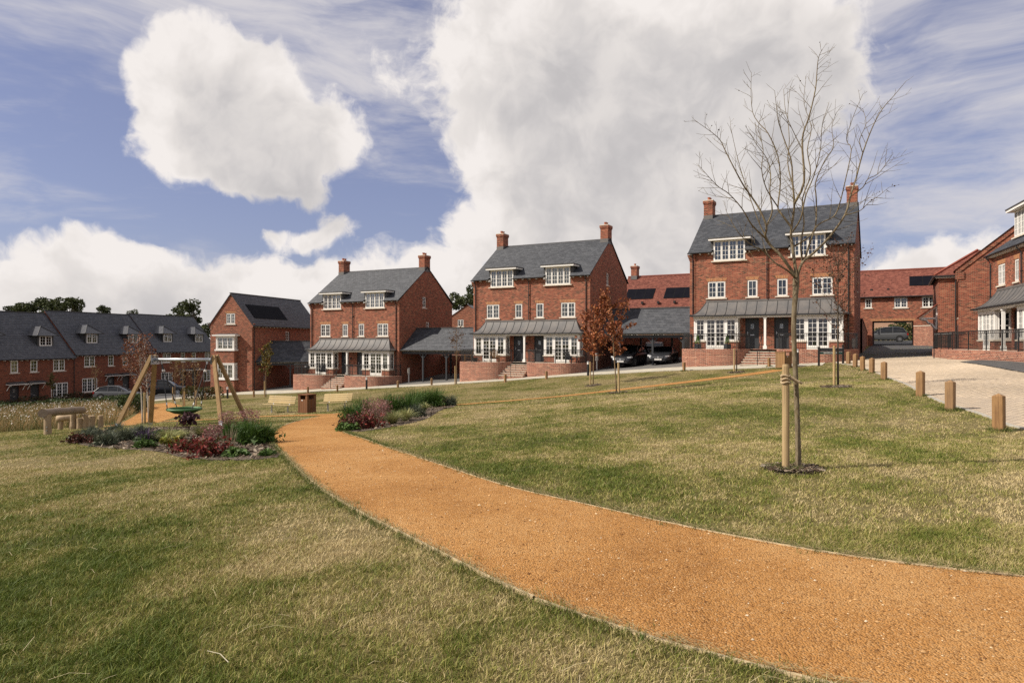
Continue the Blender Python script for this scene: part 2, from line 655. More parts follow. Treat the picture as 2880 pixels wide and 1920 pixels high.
def f_veg(t):
    a = t.new('ShaderNodeAttribute')
    a.attribute_name = 'col'
    p = t.new('ShaderNodeBsdfPrincipled')
    t.put(p.inputs['Base Color'], a.outputs['Color'])
    p.inputs['Roughness'].default_value = 0.6
    p.inputs['Specular IOR Level'].default_value = 0.25
    tl = t.new('ShaderNodeBsdfTranslucent')
    t.put(tl.inputs['Color'], a.outputs['Color'])
    mx = t.new('ShaderNodeMixShader')
    mx.inputs[0].default_value = 0.18
    t.l.new(p.outputs[0], mx.inputs[1])
    t.l.new(tl.outputs[0], mx.inputs[2])
    return mx.outputs[0]


_MF['veg'] = f_veg


def f_stone(t):
    a = t.new('ShaderNodeAttribute')
    a.attribute_name = 'col'
    return bsdf(t, a.outputs['Color'], 0.85, 0, 0.2)


_MF['vcol'] = f_stone
# ------------------------------------------------------------------ terrain
GP = np.array([
    (0, 0, -1.70), (0, -12, -1.72), (-14, 0, -1.98), (-12, -12, -1.9), (14, -4, -1.62), (28, -10, -1.6), (6, 4, -1.66),
    (3.75, 9.0, -1.66), (10.95, 22.9, -1.47),
    (9.92, 13.9, -1.80), (10.66, 16.6, -1.67), (12.2, 20.4, -1.60), (15.25, 28, -1.54), (17.4, 33, -1.50), (18.2, 35.5, -1.47), (18.85, 37.5, -1.37), (19.5, 39.5, -1.28),
    (-12.1, 35.5, -3.68), (-9.1, 35.5, -3.58),
    (-13.03, 22.4, -2.81), (-13.03, 24.6, -3.02), (-9.53, 22.4, -2.74), (-9.53, 24.6, -2.82),
    (-7.0, 13.9, -2.36), (-5.6, 22.4, -2.72), (-2.6, 31, -2.90), (5.4, 36, -2.55), (5.1, 42.5, -2.62), (13.8, 42, -1.82),
    (-21.9, 62.7, -4.75), (-12.4, 57.9, -3.95), (-5.5, 54.3, -3.38), (3.9, 49.3, -2.45), (10.7, 45.3, -1.86), (19.9, 40.1, -1.28),
    (-25.1, 66, -4.72), (-29.6, 67, -5.1), (-36, 66, -5.7), (-46, 68, -6.2), (-43, 85, -6.2), (-40, 97, -6.1),
    (-6.7, 63, -3.45), (9.5, 56, -1.95), (9.8, 60, -1.75), (-15, 70, -3.7), (2, 62, -2.5), (18, 55, -0.9), (-22, 80, -4.4),
    (28, 52, -0.85), (33, 60, -0.42), (36.5, 66, -0.30), (40, 80, 0.1), (24.5, 35.5, -0.92), (22.4, 29.9, -0.88), (27.5, 41.5, -0.95), (23, 22, -1.08), (26, 12, -1.25), (36, 30, -0.6), (34, 46, -0.6),
    (-24, 24, -3.6), (-22, 34, -4.2), (-26, 46, -4.9), (-14, 48, -4.15), (-34, 56, -5.6), (-40, 40, -5.3), (-2, 45, -3.2),
    (0, 100, -0.5), (-60, 110, -5.5), (55, 110, 1.0), (-70, 60, -6.8), (60, 40, 0.0), (-40, 5, -3.4), (60, -10, -1.2)], float)


def _tps_k(d2):
    return 0.5 * d2 * np.log(np.maximum(d2, 1e-12))


def _tps_fit():
    P = GP[:, :2] / 50.0
    n = len(P)
    d2 = ((P[:, None] - P[None]) ** 2).sum(2)
    K = _tps_k(d2) + np.eye(n) * 0.004
    Q = np.hstack([np.ones((n, 1)), P])
    A = np.block([[K, Q], [Q.T, np.zeros((3, 3))]])
    b = np.concatenate([GP[:, 2], np.zeros(3)])
    return P, np.linalg.solve(A, b)


_TP, _TW = _tps_fit()


def ground(x, y):
    """height of the terrain (arrays or scalars)"""
    x = np.asarray(x, float)
    y = np.asarray(y, float)
    xs = np.clip(x, -75, 75)
    ys = np.clip(y, -15, 120)
    sh = xs.shape
    q = np.stack([xs.ravel(), ys.ravel()], 1) / 50.0
    out = np.empty(len(q))
    for i in range(0, len(q), 20000):
        s = q[i:i + 20000]
        d2 = ((s[:, None] - _TP[None]) ** 2).sum(2)
        out[i:i + 20000] = _tps_k(d2) @ _TW[:len(_TP)] + _TW[len(_TP)] + s @ _TW[len(_TP) + 1:]
    out = out.reshape(sh)
    return out if sh else float(out)


def G(x, y):
    return float(ground(np.array([x]), np.array([y]))[0])


def hit(px, py):
    """where the line of sight through a photo pixel meets the terrain"""
    dx, dz = (px - CX) / F_PX, (CY - py) / F_PX
    Y = np.linspace(1.5, 110, 2200)
    dif = dz * Y - ground(dx * Y, Y)
    k = np.argmax(dif < 0)
    a, b = dif[k - 1], dif[k]
    y = Y[k - 1] + (Y[k] - Y[k - 1]) * a / (a - b)
    return (dx * y, y, G(dx * y, y))


def hits(pts):
    return [hit(*p)[:2] for p in pts]


def resample(pl, n):
    p = np.array(pl, float)
    s = np.concatenate([[0], np.cumsum(np.linalg.norm(np.diff(p, axis=0), axis=1))])
    t = np.linspace(0, s[-1], n)
    return np.stack([np.interp(t, s, p[:, 0]), np.interp(t, s, p[:, 1])], 1)


def smooth_pl(pl, n, it=2):
    """Chaikin smoothing, then even spacing"""
    p = [np.array(a, float) for a in pl]
    for _ in range(it):
        q = [p[0]]
        for a, b in zip(p[:-1], p[1:]):
            q += [a * 0.75 + b * 0.25, a * 0.25 + b * 0.75]
        q.append(p[-1])
        p = q
    return resample(p, n)


def inside(poly, x, y):
    poly = np.asarray(poly, float)
    r = np.zeros(np.shape(x), bool)
    x0, y0 = poly[-1]
    for x1, y1 in poly:
        c = ((y1 > y) != (y0 > y))
        with np.errstate(divide='ignore', invalid='ignore'):
            xi = (x0 - x1) * (y - y1) / (y0 - y1) + x1
        r ^= c & (x < xi)
        x0, y0 = x1, y1
    return r


def sheet(name, A, B, rows, dz, mat, parent=None, kind='structure', uvw=True):
    """sheet between two polylines that follows the terrain"""
    A = np.asarray(A, float)
    B = np.asarray(B, float)
    n = len(A)
    T = np.linspace(0, 1, rows)[:, None, None]
    P = A[None] * (1 - T) + B[None] * T
    Z = ground(P[..., 0], P[..., 1]) + dz
    V = np.concatenate([P, Z[..., None]], 2).reshape(-1, 3)
    i = np.arange(rows - 1)[:, None] * n + np.arange(n - 1)[None]
    Fc = np.stack([i, i + 1, i + n + 1, i + n], 2).reshape(-1, 4)
    # face up
    a, b, c = V[Fc[0, 0]], V[Fc[0, 1]], V[Fc[0, 2]]
    if np.cross(b - a, c - a)[2] < 0:
        Fc = Fc[:, ::-1]
    return nmesh(name, V, Fc, mat, parent, kind=kind, smooth=True, uv=True)


def lawn_col(x, y):
    """patchy colour of the sward, shared by soil sheet and blades: returns dryness 0..1"""
    v = np.zeros(np.shape(x))
    for (fx, fy, ph, am) in ((0.9, 0.35, 0.3, 0.10), (-0.42, 1.1, 1.7, 0.09), (1.9, 1.3, 4.1, 0.09), (0.21, -0.33, 2.2, 0.10), (3.1, -2.2, 0.9, 0.08), (-5.2, 3.7, 2.9, 0.07), (6.9, 5.1, 5.2, 0.06), (11.3, -8.1, 1.2, 0.05)):
        v = v + am * np.sin(fx * x + fy * y + ph + 1.3 * np.sin(0.5 * fy * x - 0.6 * fx * y + ph * 2))
    # dry scar left of the path, greener towards the lower left corner and along the path edge
    x = np.asarray(x, float)
    y = np.asarray(y, float)
    v = v * 1.45
    v = v + 0.42 * np.exp(-(((x + 1.35) / 1.1) ** 2 + ((y - 6.6) / 1.9) ** 2)) + 0.24 * np.exp(-(((x + .5) / .55) ** 2 + ((y - 4.6) / 1.0) ** 2))
    v = v - 0.20 * np.exp(-(((x + 2.6) / 1.6) ** 2 + ((y - 4.2) / 1.3) ** 2)) + 0.10 * np.clip((y - 9) / 20, 0, 1)
    return v


def f_lawn(t):
    tc = t.new('ShaderNodeTexCoord')
    o = tc.outputs['Object']
    a = t.new('ShaderNodeAttribute')
    a.attribute_name = 'col'
    n1 = t.noise(o, 0.8, 5, 0.6)
    n3 = t.noise(t.vmath('MULTIPLY', o, (1, 1, 0.2)), 22.0, 5, 0.7)
    n4 = t.noise(t.vmath('MULTIPLY', o, (1, 1, 0.2)), 90.0, 3, 0.7)
    f = t.math('ADD', a.outputs['Fac'], t.math('MULTIPLY', t.math('SUBTRACT', n3, 0.5), 1.1))
    f = t.math('ADD', f, t.math('MULTIPLY', t.math('SUBTRACT', n1, 0.5), 0.5))
    col = t.ramp(f, [(0.05, (0.085, 0.095, 0.022)), (0.35, (0.165, 0.155, 0.045)), (0.65, (0.26, 0.215, 0.085)), (0.95, (0.35, 0.27, 0.135))])
    col = t.mix(t.rng(n4, 0.34, 0.70, 0.85, 0.0), col, (0.045, 0.042, 0.014))
    h = t.math('ADD', n3, t.math('MULTIPLY', n4, 0.6))
    return bsdf(t, col, 0.9, 0, 0.1, h, 0.8, 0.03)


_MF['lawn'] = f_lawn


def graded(lo, hi, d0, d1, step, far):
    core = np.arange(d0, d1 + 1e-6, step)
    l, r = [], []
    s, x = step, d0
    while x > lo:
        s *= 1.35
        x -= s
        l.append(max(x, lo))
    s, x = step, d1
    while x < hi:
        s *= 1.35
        x += s
        r.append(min(x, hi))
    return np.concatenate([l[::-1], core, r])


def make_ground():
    X = graded(-3000, 3000, -62, 62, 0.75, 0)
    Y = graded(-600, 4000, -12, 104, 0.75, 0)
    XX, YY = np.meshgrid(X, Y)
    Z = ground(XX, YY)
    V = np.stack([XX, YY, Z], 2).reshape(-1, 3)
    n = len(X)
    i = np.arange(len(Y) - 1)[:, None] * n + np.arange(n - 1)[None]
    Fc = np.stack([i, i + 1, i + n + 1, i + n], 2).reshape(-1, 4)
    d = 0.60 + lawn_col(XX, YY).ravel()
    nmesh('ground', V, Fc, 'lawn', col=np.repeat(d[:, None], 3, 1), kind='structure', smooth=True)


make_ground()


# ------------------------------------------------------------------ paths of hoggin
def f_path(t):
    tc = t.new('ShaderNodeTexCoord')
    o = tc.outputs['Object']
    n1 = t.noise(o, 0.55, 6, 0.62)
    n2 = t.noise(o, 60.0, 4, 0.7)
    n3 = t.noise(o, 9.0, 5, 0.7)
    vo = t.new('ShaderNodeTexVoronoi')
    t.put(vo.inputs['Vector'], o)
    vo.inputs['Scale'].default_value = 75.0
    col = t.ramp(t.math('ADD', t.math('MULTIPLY', n3, 0.35), t.math('MULTIPLY', n1, 0.65)),
                 [(0.32, (0.28, 0.125, 0.036)), (0.5, (0.43, 0.212, 0.068)), (0.68, (0.54, 0.305, 0.120))])
    sp = t.new('ShaderNodeSeparateColor')
    t.put(sp.inputs[0], vo.outputs['Color'])
    col = t.mix(t.rng(sp.outputs[0], 0.72, 0.95, 0, 0.55), col, (0.47, 0.29, 0.14))
    col = t.mix(t.rng(sp.outputs[1], 0.75, 0.95, 0, 0.6), col, (0.13, 0.055, 0.018))
    h = t.math('ADD', n2, t.math('MULTIPLY', vo.outputs['Distance'], -1.2))
    return bsdf(t, col, 0.95, 0, 0.1, h, 0.9, 0.012)


_MF['hoggin'] = f_path
simple('edging_wood', (0.46, 0.35, 0.20), (0.56, 0.44, 0.27), 4.0, 0.85, stretch=(1, 1, 4), bstr=0.3)

P1L = [(926, 1165), (890, 1173), (828, 1186), (777, 1205), (767, 1220), (763, 1238), (804, 1283), (848, 1330), (900, 1376), (1000, 1438), (1140, 1508), (1272, 1574), (1361, 1623), (1493, 1685),
       (1608, 1723), (1723, 1763), (1850, 1804), (2000, 1845), (2150, 1880), (2267, 1917)]
P1R = [(990, 1158), (966, 1188), (952, 1207), (974, 1220), (1027, 1235), (1087, 1259), (1176, 1287), (1213, 1300), (1374, 1355), (1468, 1381), (1616, 1413), (1765, 1447), (1900, 1479),
       (2133, 1525), (2342, 1562), (2525, 1587), (2733, 1612), (2880, 1629)]
p1l = hits(P1L)
p1r = hits(P1R)
# carry the path on to the right, outside the picture
ex, ey = p1l[-1]
p1l += [(ex + 0.6, ey - 0.32), (ex + 1.8, ey - 0.75), (ex + 4.0, ey - 1.3), (ex + 8.0, ey - 2.0), (ex + 14, ey - 3.0)]
fx, fy = p1r[-1]
p1r += [(fx + 1.0, fy - 0.22), (fx + 3.0, fy - 0.7), (fx + 6.0, fy - 1.3), (fx + 12, fy - 2.4)]
p1l = smooth_pl(p1l, 140)
p1r = smooth_pl(p1r, 140)
PATHS = []


def path_sheet(label_name, A, B, rows=7):
    o = sheet(label_name, A, B, rows, 0.014, 'hoggin')
    PATHS.append(np.concatenate([A, B[::-1]]))
    return o


main_path = path_sheet('path', p1l, p1r, 9)
# cross path: from the bench corner to the left behind the swing, and to the right up to the street
ctr = hits([(975, 1166), (900, 1167), (800, 1169), (690, 1173), (580, 1181), (500, 1183), (430, 1186), (340, 1198)])
hw = [0.9, 0.9, 0.8, 0.8, 0.75, 0.75, 0.75, 0.75]


def offset_pl(c, w, n=60):
    c = np.array(c)
    w = np.array(w)
    t = np.gradient(c, axis=0)
    t /= np.linalg.norm(t, axis=1, keepdims=True)
    nn = np.stack([-t[:, 1], t[:, 0]], 1)
    return smooth_pl(c + nn * w[:, None], n), smooth_pl(c - nn * w[:, None], n)


a, b = offset_pl(ctr, hw)
cross_path = path_sheet('path', a, b, 5)
ctr = hits([(436, 1136), (455, 1146), (462, 1158), (440, 1172), (400, 1186), (350, 1197)])
a, b = offset_pl(ctr, [1.2, 1.5, 1.6, 1.4, 1.0, 0.9])
branch_path = path_sheet('path', a, b, 5)
ctr = hits([(975, 1162), (1060, 1155), (1180, 1147), (1290, 1138), (1420, 1128), (1555, 1117), (1730, 1097), (1850, 1084), (1960, 1071), (2060, 1059), (2129, 1050), (2195, 1040)])
a, b = offset_pl(ctr, [0.9] + [0.58] * 11, 110)
street_path = path_sheet('path', a, b, 5)


def edging(A, parent, skip=()):
    """timber boards along one side of a path, 2.4 m each"""
    A = np.asarray(A)
    s = np.concatenate([[0], np.cumsum(np.linalg.norm(np.diff(A, axis=0), axis=1))])
    k = 0.0
    while k < s[-1] - 0.6:
        t = np.linspace(k, min(k + 2.38, s[-1]), 6)
        X = np.interp(t, s, A[:, 0])
        Y = np.interp(t, s, A[:, 1])
        jit = rnd.uniform(-0.004, 0.006)
        m = MB()
        lo, hi = [], []
        rows = [[], [], [], []]
        for j in range(6):
            j2 = min(j + 1, 5)
            j1 = max(j - 1, 0)
            d = np.array([X[j2] - X[j1], Y[j2] - Y[j1]])
            d /= np.linalg.norm(d)
            nx, ny = -d[1] * 0.011, d[0] * 0.011
            z = G(X[j], Y[j]) + 0.022 + jit
            rows[0].append((X[j] - nx, Y[j] - ny, z - 0.10))
            rows[1].append((X[j] - nx, Y[j] - ny, z))
            rows[2].append((X[j] + nx, Y[j] + ny, z))
            rows[3].append((X[j] + nx, Y[j] + ny, z - 0.10))
        m.grid(rows)
        m.build('edging_board', 'edging_wood', parent)
        k += 2.4


edging(p1l[8:], main_path)
edging(p1r[10:], main_path)

# ------------------------------------------------------------------ street surfaces
simple('pavement_conc', (0.47, 0.43, 0.34), (0.40, 0.365, 0.29), 1.2, 0.9, bstr=0.2)


def block_mat(name, c1, c2, mortar, w, h):
    def fn(t):
        tc = t.new('ShaderNodeTexCoord')
        b = t.new('ShaderNodeTexBrick')
        t.put(b.inputs['Vector'], tc.outputs['UV'])
        b.inputs['Color1'].default_value = c1 + (1,)
        b.inputs['Color2'].default_value = c2 + (1,)
        b.inputs['Mortar'].default_value = mortar + (1,)
        b.inputs['Scale'].default_value = 1.0
        b.inputs['Mortar Size'].default_value = 0.006
        b.inputs['Brick Width'].default_value = w
        b.inputs['Row Height'].default_value = h
        n = t.noise(tc.outputs['Object'], 0.7, 5, 0.6)
        col = t.mix(t.rng(n, 0.35, 0.7, 0, 0.3), b.outputs['Color'], tuple(x * 0.7 for x in c1))
        return bsdf(t, col, 0.85, 0, 0.2, t.math('SUBTRACT', 1, b.outputs['Fac']), 0.5, 0.006)
    _MF[name] = fn


block_mat('drive_block', (0.15, 0.145, 0.135), (0.20, 0.19, 0.175), (0.10, 0.095, 0.085), 0.2, 0.1)
block_mat('pad_block', (0.085, 0.083, 0.082), (0.12, 0.115, 0.11), (0.05, 0.05, 0.048), 0.2, 0.1)
block_mat('bed_joint', (0.33, 0.27, 0.20), (0.35, 0.29, 0.21), (0.28, 0.235, 0.175), 0.2, 0.1)
simple('tarmac', (0.060, 0.060, 0.064), (0.078, 0.077, 0.078), 3.0, 0.9, bstr=0.4)
simple('kerb_conc', (0.40, 0.37, 0.31), (0.33, 0.31, 0.26), 3.0, 0.9)

# edge of the green along the row of houses, left to right
KERB = [(-47, 62.5), (-40, 62.8), (-33.5, 63.8), (-27.5, 64.2), (-21.9, 62.7), (-12.4, 57.9), (-5.5, 54.3), (3.9, 49.3), (10.7, 45.3), (16.2, 42.25), (18.6, 40.9)]
kerb = smooth_pl(KERB, 120, 2)
tg = np.gradient(kerb, axis=0)
tg /= np.linalg.norm(tg, axis=1, keepdims=True)
kn = np.stack([-tg[:, 1], tg[:, 0]], 1)
kn[:, 1] = np.abs(kn[:, 1])
kb = kerb + kn * 2.3
kc = kerb + kn * 17.0
pavement = sheet('pavement', kerb, kb, 6, 0.020, 'pavement_conc')
driveway = sheet('driveway', kb, kc, 20, 0.010, 'drive_block')

# pale block paving on the right, its left side along the timber bollards
EDGE = [(13.5, -12), (11.8, 0), (10.9, 8)] + hits([(2880, 1212), (2786, 1175), (2730, 1155.6), (2657, 1136), (2574, 1096), (2494, 1059), (2462, 1047), (2440, 1038), (2418, 1029)]) + [(19.6, 41.2), (20.6, 43.3)]
edge = smooth_pl(EDGE, 90, 2)
RIGHT = [(36, -12), (34, 0), (31, 10), (28.5, 22), (26.0, 30), (25.2, 36), (26.2, 39.5), (26.6, 42.0), (27.6, 44.3)]
right = smooth_pl(RIGHT, 90, 2)
paving = sheet('paving', edge, right, 30, 0.006, 'bed_joint')
PAV_POLY = np.concatenate([edge, right[::-1]])
road = sheet('road', smooth_pl([(20.6, 43.3), (24.2, 48), (30.5, 58.5), (34.8, 66), (38, 74), (30, 84)], 40), smooth_pl([(27.6, 44.3), (31, 49.5), (35.6, 57.5), (38.2, 62.3), (44, 70), (56, 78)], 40), 14, 0.016, 'tarmac')
PAD_A = smooth_pl(hits([(2700, 1019), (2790, 1033), (2870, 1047), (2990, 1068), (3200, 1110)]), 20)
PAD_B = smooth_pl(hits([(2765, 1013), (2880, 1016), (3000, 1019), (3150, 1024), (3500, 1036)]), 20)
tarmac_pad = sheet('road', PAD_A, PAD_B, 8, 0.040, 'pad_block')
PAD = np.concatenate([PAD_A, PAD_B[::-1]])
street = sheet('road', smooth_pl([(-62, 58), (-47.2, 62.5), (-38.5, 62.9)], 30), smooth_pl([(-58, 68), (-43.0, 72), (-35.5, 68)], 30), 8, 0.018, 'pavement_conc')
tl = sheet('road', smooth_pl([(-43.0, 71.5), (-38, 88), (-35, 102)], 20), smooth_pl([(-35.6, 67), (-32, 80), (-29, 100)], 20), 8, 0.024, 'tarmac')


def make_blocks():
    th = R(-8)
    c, s = math.cos(th), math.sin(th)
    W, H = 0.205, 0.105
    U, Vv = np.meshgrid(np.arange(-40, 60), np.arange(-150, 700))
    # wide net in the block frame
    us = np.arange(-4, 42, W)
    vs = np.arange(4, 50, H)
    UU, VV = np.meshgrid(us, vs)
    UU = UU + (np.arange(len(vs)) % 2)[:, None] * W / 2
    X = (c * UU - s * VV).ravel()
    Y = (s * UU + c * VV).ravel()
    ok = inside(PAV_POLY, X, Y) & (X < 0.80 * Y + 1.0) & (Y > 8)
    ok &= ~inside(PAD, X, Y)
    X, Y = X[ok], Y[ok]
    Z = ground(X, Y) + 0.006
    n = len(X)
    h = 0.016 + rng.normal(0, 0.0016, n)
    g = 0.004
    w2, h2 = W / 2 - g, H / 2 - g
    cor = np.array([(-w2, -h2), (w2, -h2), (w2, h2), (-w2, h2)])
    cor = np.stack([cor[:, 0] * c - cor[:, 1] * s, cor[:, 0] * s + cor[:, 1] * c], 1)
    d = np.hypot(X, Y)
    order = np.argsort(d)
    base = np.array([(0.50, 0.40, 0.29), (0.475, 0.385, 0.285), (0.525, 0.425, 0.315), (0.45, 0.365, 0.275)])
    tintn = 0.9 + 0.12 * np.sin(X * 0.7 + 1.1 * np.sin(Y * 0.31)) * np.sin(Y * 0.53 + X * 0.2)
    # the 300 that show largest are objects of their own
    in_view = order[(X[order] < 0.745 * Y[order])]
    near = in_view[:300]
    m = MB()
    m.prism([tuple(p) for p in cor], 0.0, 0.016)
    mes = []
    for kk in range(4):
        nm = 'paving_block_mat_%d' % kk
        cc = tuple(base[kk])
        simple(nm, cc, tuple(x * 0.88 for x in cc), 20.0, 0.9)
        mes.append(m.mesh('paving_block', nm))
    for i in near:
        o = link('paving_block', mes[rng.integers(4)], paving)
        o.location = (X[i], Y[i], Z[i])
    rest = np.setdiff1d(np.arange(n), near)
    X, Y, Z, h, tintn = X[rest], Y[rest], Z[rest], h[rest], tintn[rest]
    n = len(X)
    P = np.stack([X, Y], 1)[:, None] + cor[None]
    zt = (Z + h)[:, None] + np.zeros((1, 4))
    top = np.concatenate([P, zt[..., None]], 2)
    bot = np.concatenate([P, np.broadcast_to(Z[:, None], (n, 4))[..., None]], 2)
    V = np.concatenate([top, bot], 1).reshape(-1, 3)
    i = np.arange(n)[:, None] * 8
    faces = np.concatenate([i + np.array([q]) for q in ((0, 1, 2, 3), (4, 5, 1, 0), (5, 6, 2, 1), (6, 7, 3, 2), (7, 4, 0, 3))], 0)
    col = base[rng.integers(0, 4, n)] * tintn[:, None] * rng.uniform(0.9, 1.08, (n, 1))
    nmesh('paving_block', V, faces, 'vcol', paving, col=np.repeat(col, 8, 0), kind='stuff')
    # row of pale setts where the paving meets the road
    m = MB()
    for k in range(34):
        t = k / 33.0
        x, y = 20.75 + t * 6.6, 43.35 + t * 0.95
        z = G(x, y)
        m.box(x - 0.085, x + 0.085, y - 0.09, y + 0.09, z - 0.02, z + 0.035 + rnd.uniform(0, 0.01))
    m.build('sett_row', 'kerb_conc', paving, kind='stuff')


make_blocks()
# concrete edging between green and paving
for A in (edge[14:], kerb):
    s = np.concatenate([[0], np.cumsum(np.linalg.norm(np.diff(A, axis=0), axis=1))])
    m = MB()
    for k in range(len(A) - 1):
        a, b = A[k], A[k + 1]
        m.bar((a[0], a[1], G(*a) - 0.02), (b[0], b[1], G(*b) - 0.02), 0.09, 0.10)
    m.build('kerb', 'kerb_conc', kind='structure')
# ------------------------------------------------------------------ building kit
def wall_holes(m, u0, u1, z0, z1, holes, y=0.0, depth=0.11):
    """flat wall in the plane y (faces -y) with rectangular openings and their reveals"""
    us = sorted({u0, u1, *[h[0] for h in holes], *[h[1] for h in holes]})
    zs = sorted({z0, z1, *[h[2] for h in holes], *[h[3] for h in holes]})
    us = [u for u in us if u0 - 1e-6 <= u <= u1 + 1e-6]
    zs = [z for z in zs if z0 - 1e-6 <= z <= z1 + 1e-6]
    for a, b in zip(us[:-1], us[1:]):
        for c, d in zip(zs[:-1], zs[1:]):
            mu, mz = (a + b) / 2, (c + d) / 2
            if any(h[0] < mu < h[1] and h[2] < mz < h[3] for h in holes):
                continue
            m.poly((a, y, c), (b, y, c), (b, y, d), (a, y, d))
    for (a, b, c, d) in holes:
        d2 = min(d, z1)
        m.poly((a, y, c), (a, y, d2), (a, y + depth, d2), (a, y + depth, c))
        m.poly((b, y, d2), (b, y, c), (b, y + depth, c), (b, y + depth, d2))
        if d < z1:
            m.poly((a, y, d), (b, y, d), (b, y + depth, d), (a, y + depth, d))
        m.poly((b, y, c), (a, y, c), (a, y + depth, c), (b, y + depth, c))
    return m


_wc = {}


def win_mesh(w, h, ncas, nx, ny, bottom=0.0, fr=0.055, cas=0.045, bar=0.022, openc=None):
    """frame with casements and glazing bars; returns mesh and pane rectangles"""
    key = (round(w, 3), round(h, 3), ncas, nx, ny, bottom)
    if key in _wc:
        return _wc[key]
    m = MB()
    D0, D1 = 0.0, 0.07
    m.box(0, w, D0, D1, 0, fr)
    m.box(0, w, D0, D1, h - fr, h)
    m.box(0, fr, D0, D1, fr, h - fr)
    m.box(w - fr, w, D0, D1, fr, h - fr)
    mul = 0.035
    cw = (w - 2 * fr - (ncas - 1) * mul) / ncas
    panes = []
    for k in range(ncas):
        x0 = fr + k * (cw + mul)
        x1 = x0 + cw
        if k < ncas - 1:
            m.box(x1, x1 + mul, D0 + 0.004, D1, fr, h - fr)
        z0, z1 = fr, h - fr
        e = -0.012
        m.box(x0, x1, D0 + e, D1 - 0.02, z0, z0 + cas + bottom)
        m.box(x0, x1, D0 + e, D1 - 0.02, z1 - cas, z1)
        m.box(x0, x0 + cas, D0 + e, D1 - 0.02, z0 + cas + bottom, z1 - cas)
        m.box(x1 - cas, x1, D0 + e, D1 - 0.02, z0 + cas + bottom, z1 - cas)
        gx0, gx1, gz0, gz1 = x0 + cas, x1 - cas, z0 + cas + bottom, z1 - cas
        pw = (gx1 - gx0 - (nx - 1) * bar) / nx
        ph = (gz1 - gz0 - (ny - 1) * bar) / ny
        for i in range(1, nx):
            xx = gx0 + i * pw + (i - 1) * bar
            m.box(xx, xx + bar, D0 + 0.002, D1 - 0.03, gz0, gz1)
        for j in range(1, ny):
            zz = gz0 + j * ph + (j - 1) * bar
            m.box(gx0, gx1, D0 + 0.005, D1 - 0.033, zz, zz + bar)
        for i in range(nx):
            for j in range(ny):
                panes.append((gx0 + i * (pw + bar), gz0 + j * (ph + bar), pw, ph))
    me = m.mesh('window', 'white_paint')
    pm = {}
    for p in panes:
        k2 = (round(p[2], 3), round(p[3], 3))
        if k2 not in pm:
            q = MB()
            q.box(-0.004, p[2] + 0.004, 0, 0.005, -0.004, p[3] + 0.004)
            pm[k2] = q.mesh('pane', 'glass')
    q = MB()
    for p in panes:
        q.box(p[0] - 0.004, p[0] + p[2] + 0.004, 0, 0.005, p[1] - 0.004, p[1] + p[3] + 0.004)
    joined = q.mesh('pane', 'glass')
    _wc[key] = (me, panes, pm, joined)
    return _wc[key]


_sc = {}


def window(parent, loc, w, h, ncas=2, nx=2, ny=3, rz=0.0, sill=True, single=True, bottom=0.0, name='window', curtain=None, sill_out=0.06, sill_w=0.12, sill_mat='stone_sill'):
    me, panes, pm, joined = win_mesh(w, h, ncas, nx, ny, bottom)
    o = link(name, me, parent, None, loc, rz)
    if single:
        for p in panes:
            c = link('pane', pm[(round(p[2], 3), round(p[3], 3))], o)
            c.location = (p[0], 0.030 + rnd.uniform(-0.0015, 0.0015), p[1])
            c.rotation_euler = (rnd.uniform(-0.006, 0.006), 0, rnd.uniform(-0.006, 0.006))
    else:
        c = link('pane', joined, o)
        c.location = (0, 0.030, 0)
    if sill:
        k = round(w, 3), sill_out, sill_w
        if k not in _sc:
            _sc[k] = MB().box(-sill_w, w + sill_w, -sill_out - 0.05, 0.06, -0.075, -0.001).mesh('sill', sill_mat)
        link('sill', _sc[k], o)
    if curtain:
        m = MB()
        if curtain == 'sides':
            for (x0, x1) in ((0.03, 0.22 * w), (0.78 * w, w - 0.03)):
                n = 9
                r0 = [(x0 + (x1 - x0) * i / n, 0.13 + 0.02 * (i % 2), 0.04) for i in range(n + 1)]
                r1 = [(x, y, h - 0.03) for (x, y, z) in r0]
                m.grid([r0, r1])
                if x0 < 0.1:
                    m.build('curtain', 'curtain', o)
                    m = MB()
        elif curtain == 'blind':
            n = int((h - 0.1) / 0.065)
            for i in range(n):
                z = 0.06 + i * 0.065
                m.poly((0.05, 0.105, z), (w - 0.05, 0.105, z), (w - 0.05, 0.135, z + 0.052), (0.05, 0.135, z + 0.052))
        elif curtain == 'half':
            m.poly((0.05, 0.12, h * 0.55), (w - 0.05, 0.12, h * 0.55), (w - 0.05, 0.12, h - 0.05), (0.05, 0.12, h - 0.05))
        m.build('curtain' if curtain != 'blind' else 'blind', 'curtain', o, kind='stuff' if curtain == 'blind' else None)
    return o


def arch_lintel(parent, u0, u1, z, y=-0.004, hgt=0.23):
    m = MB()
    m.poly((u0 - 0.02, y, z), (u1 + 0.02, y, z), (u1 + 0.13, y, z + hgt), (u0 - 0.13, y, z + hgt))
    m.poly((u0 - 0.13, y, z + hgt), (u1 + 0.13, y, z + hgt), (u1 + 0.13, 0.0, z + hgt), (u0 - 0.13, 0.0, z + hgt))
    m.poly((u0 - 0.02, y, z), (u0 - 0.13, y, z + hgt), (u0 - 0.13, 0, z + hgt), (u0 - 0.02, 0, z))
    m.poly((u1 + 0.13, y, z + hgt), (u1 + 0.02, y, z), (u1 + 0.02, 0, z), (u1 + 0.13, 0, z + hgt))
    m.build('lintel', 'brick_arch', parent)


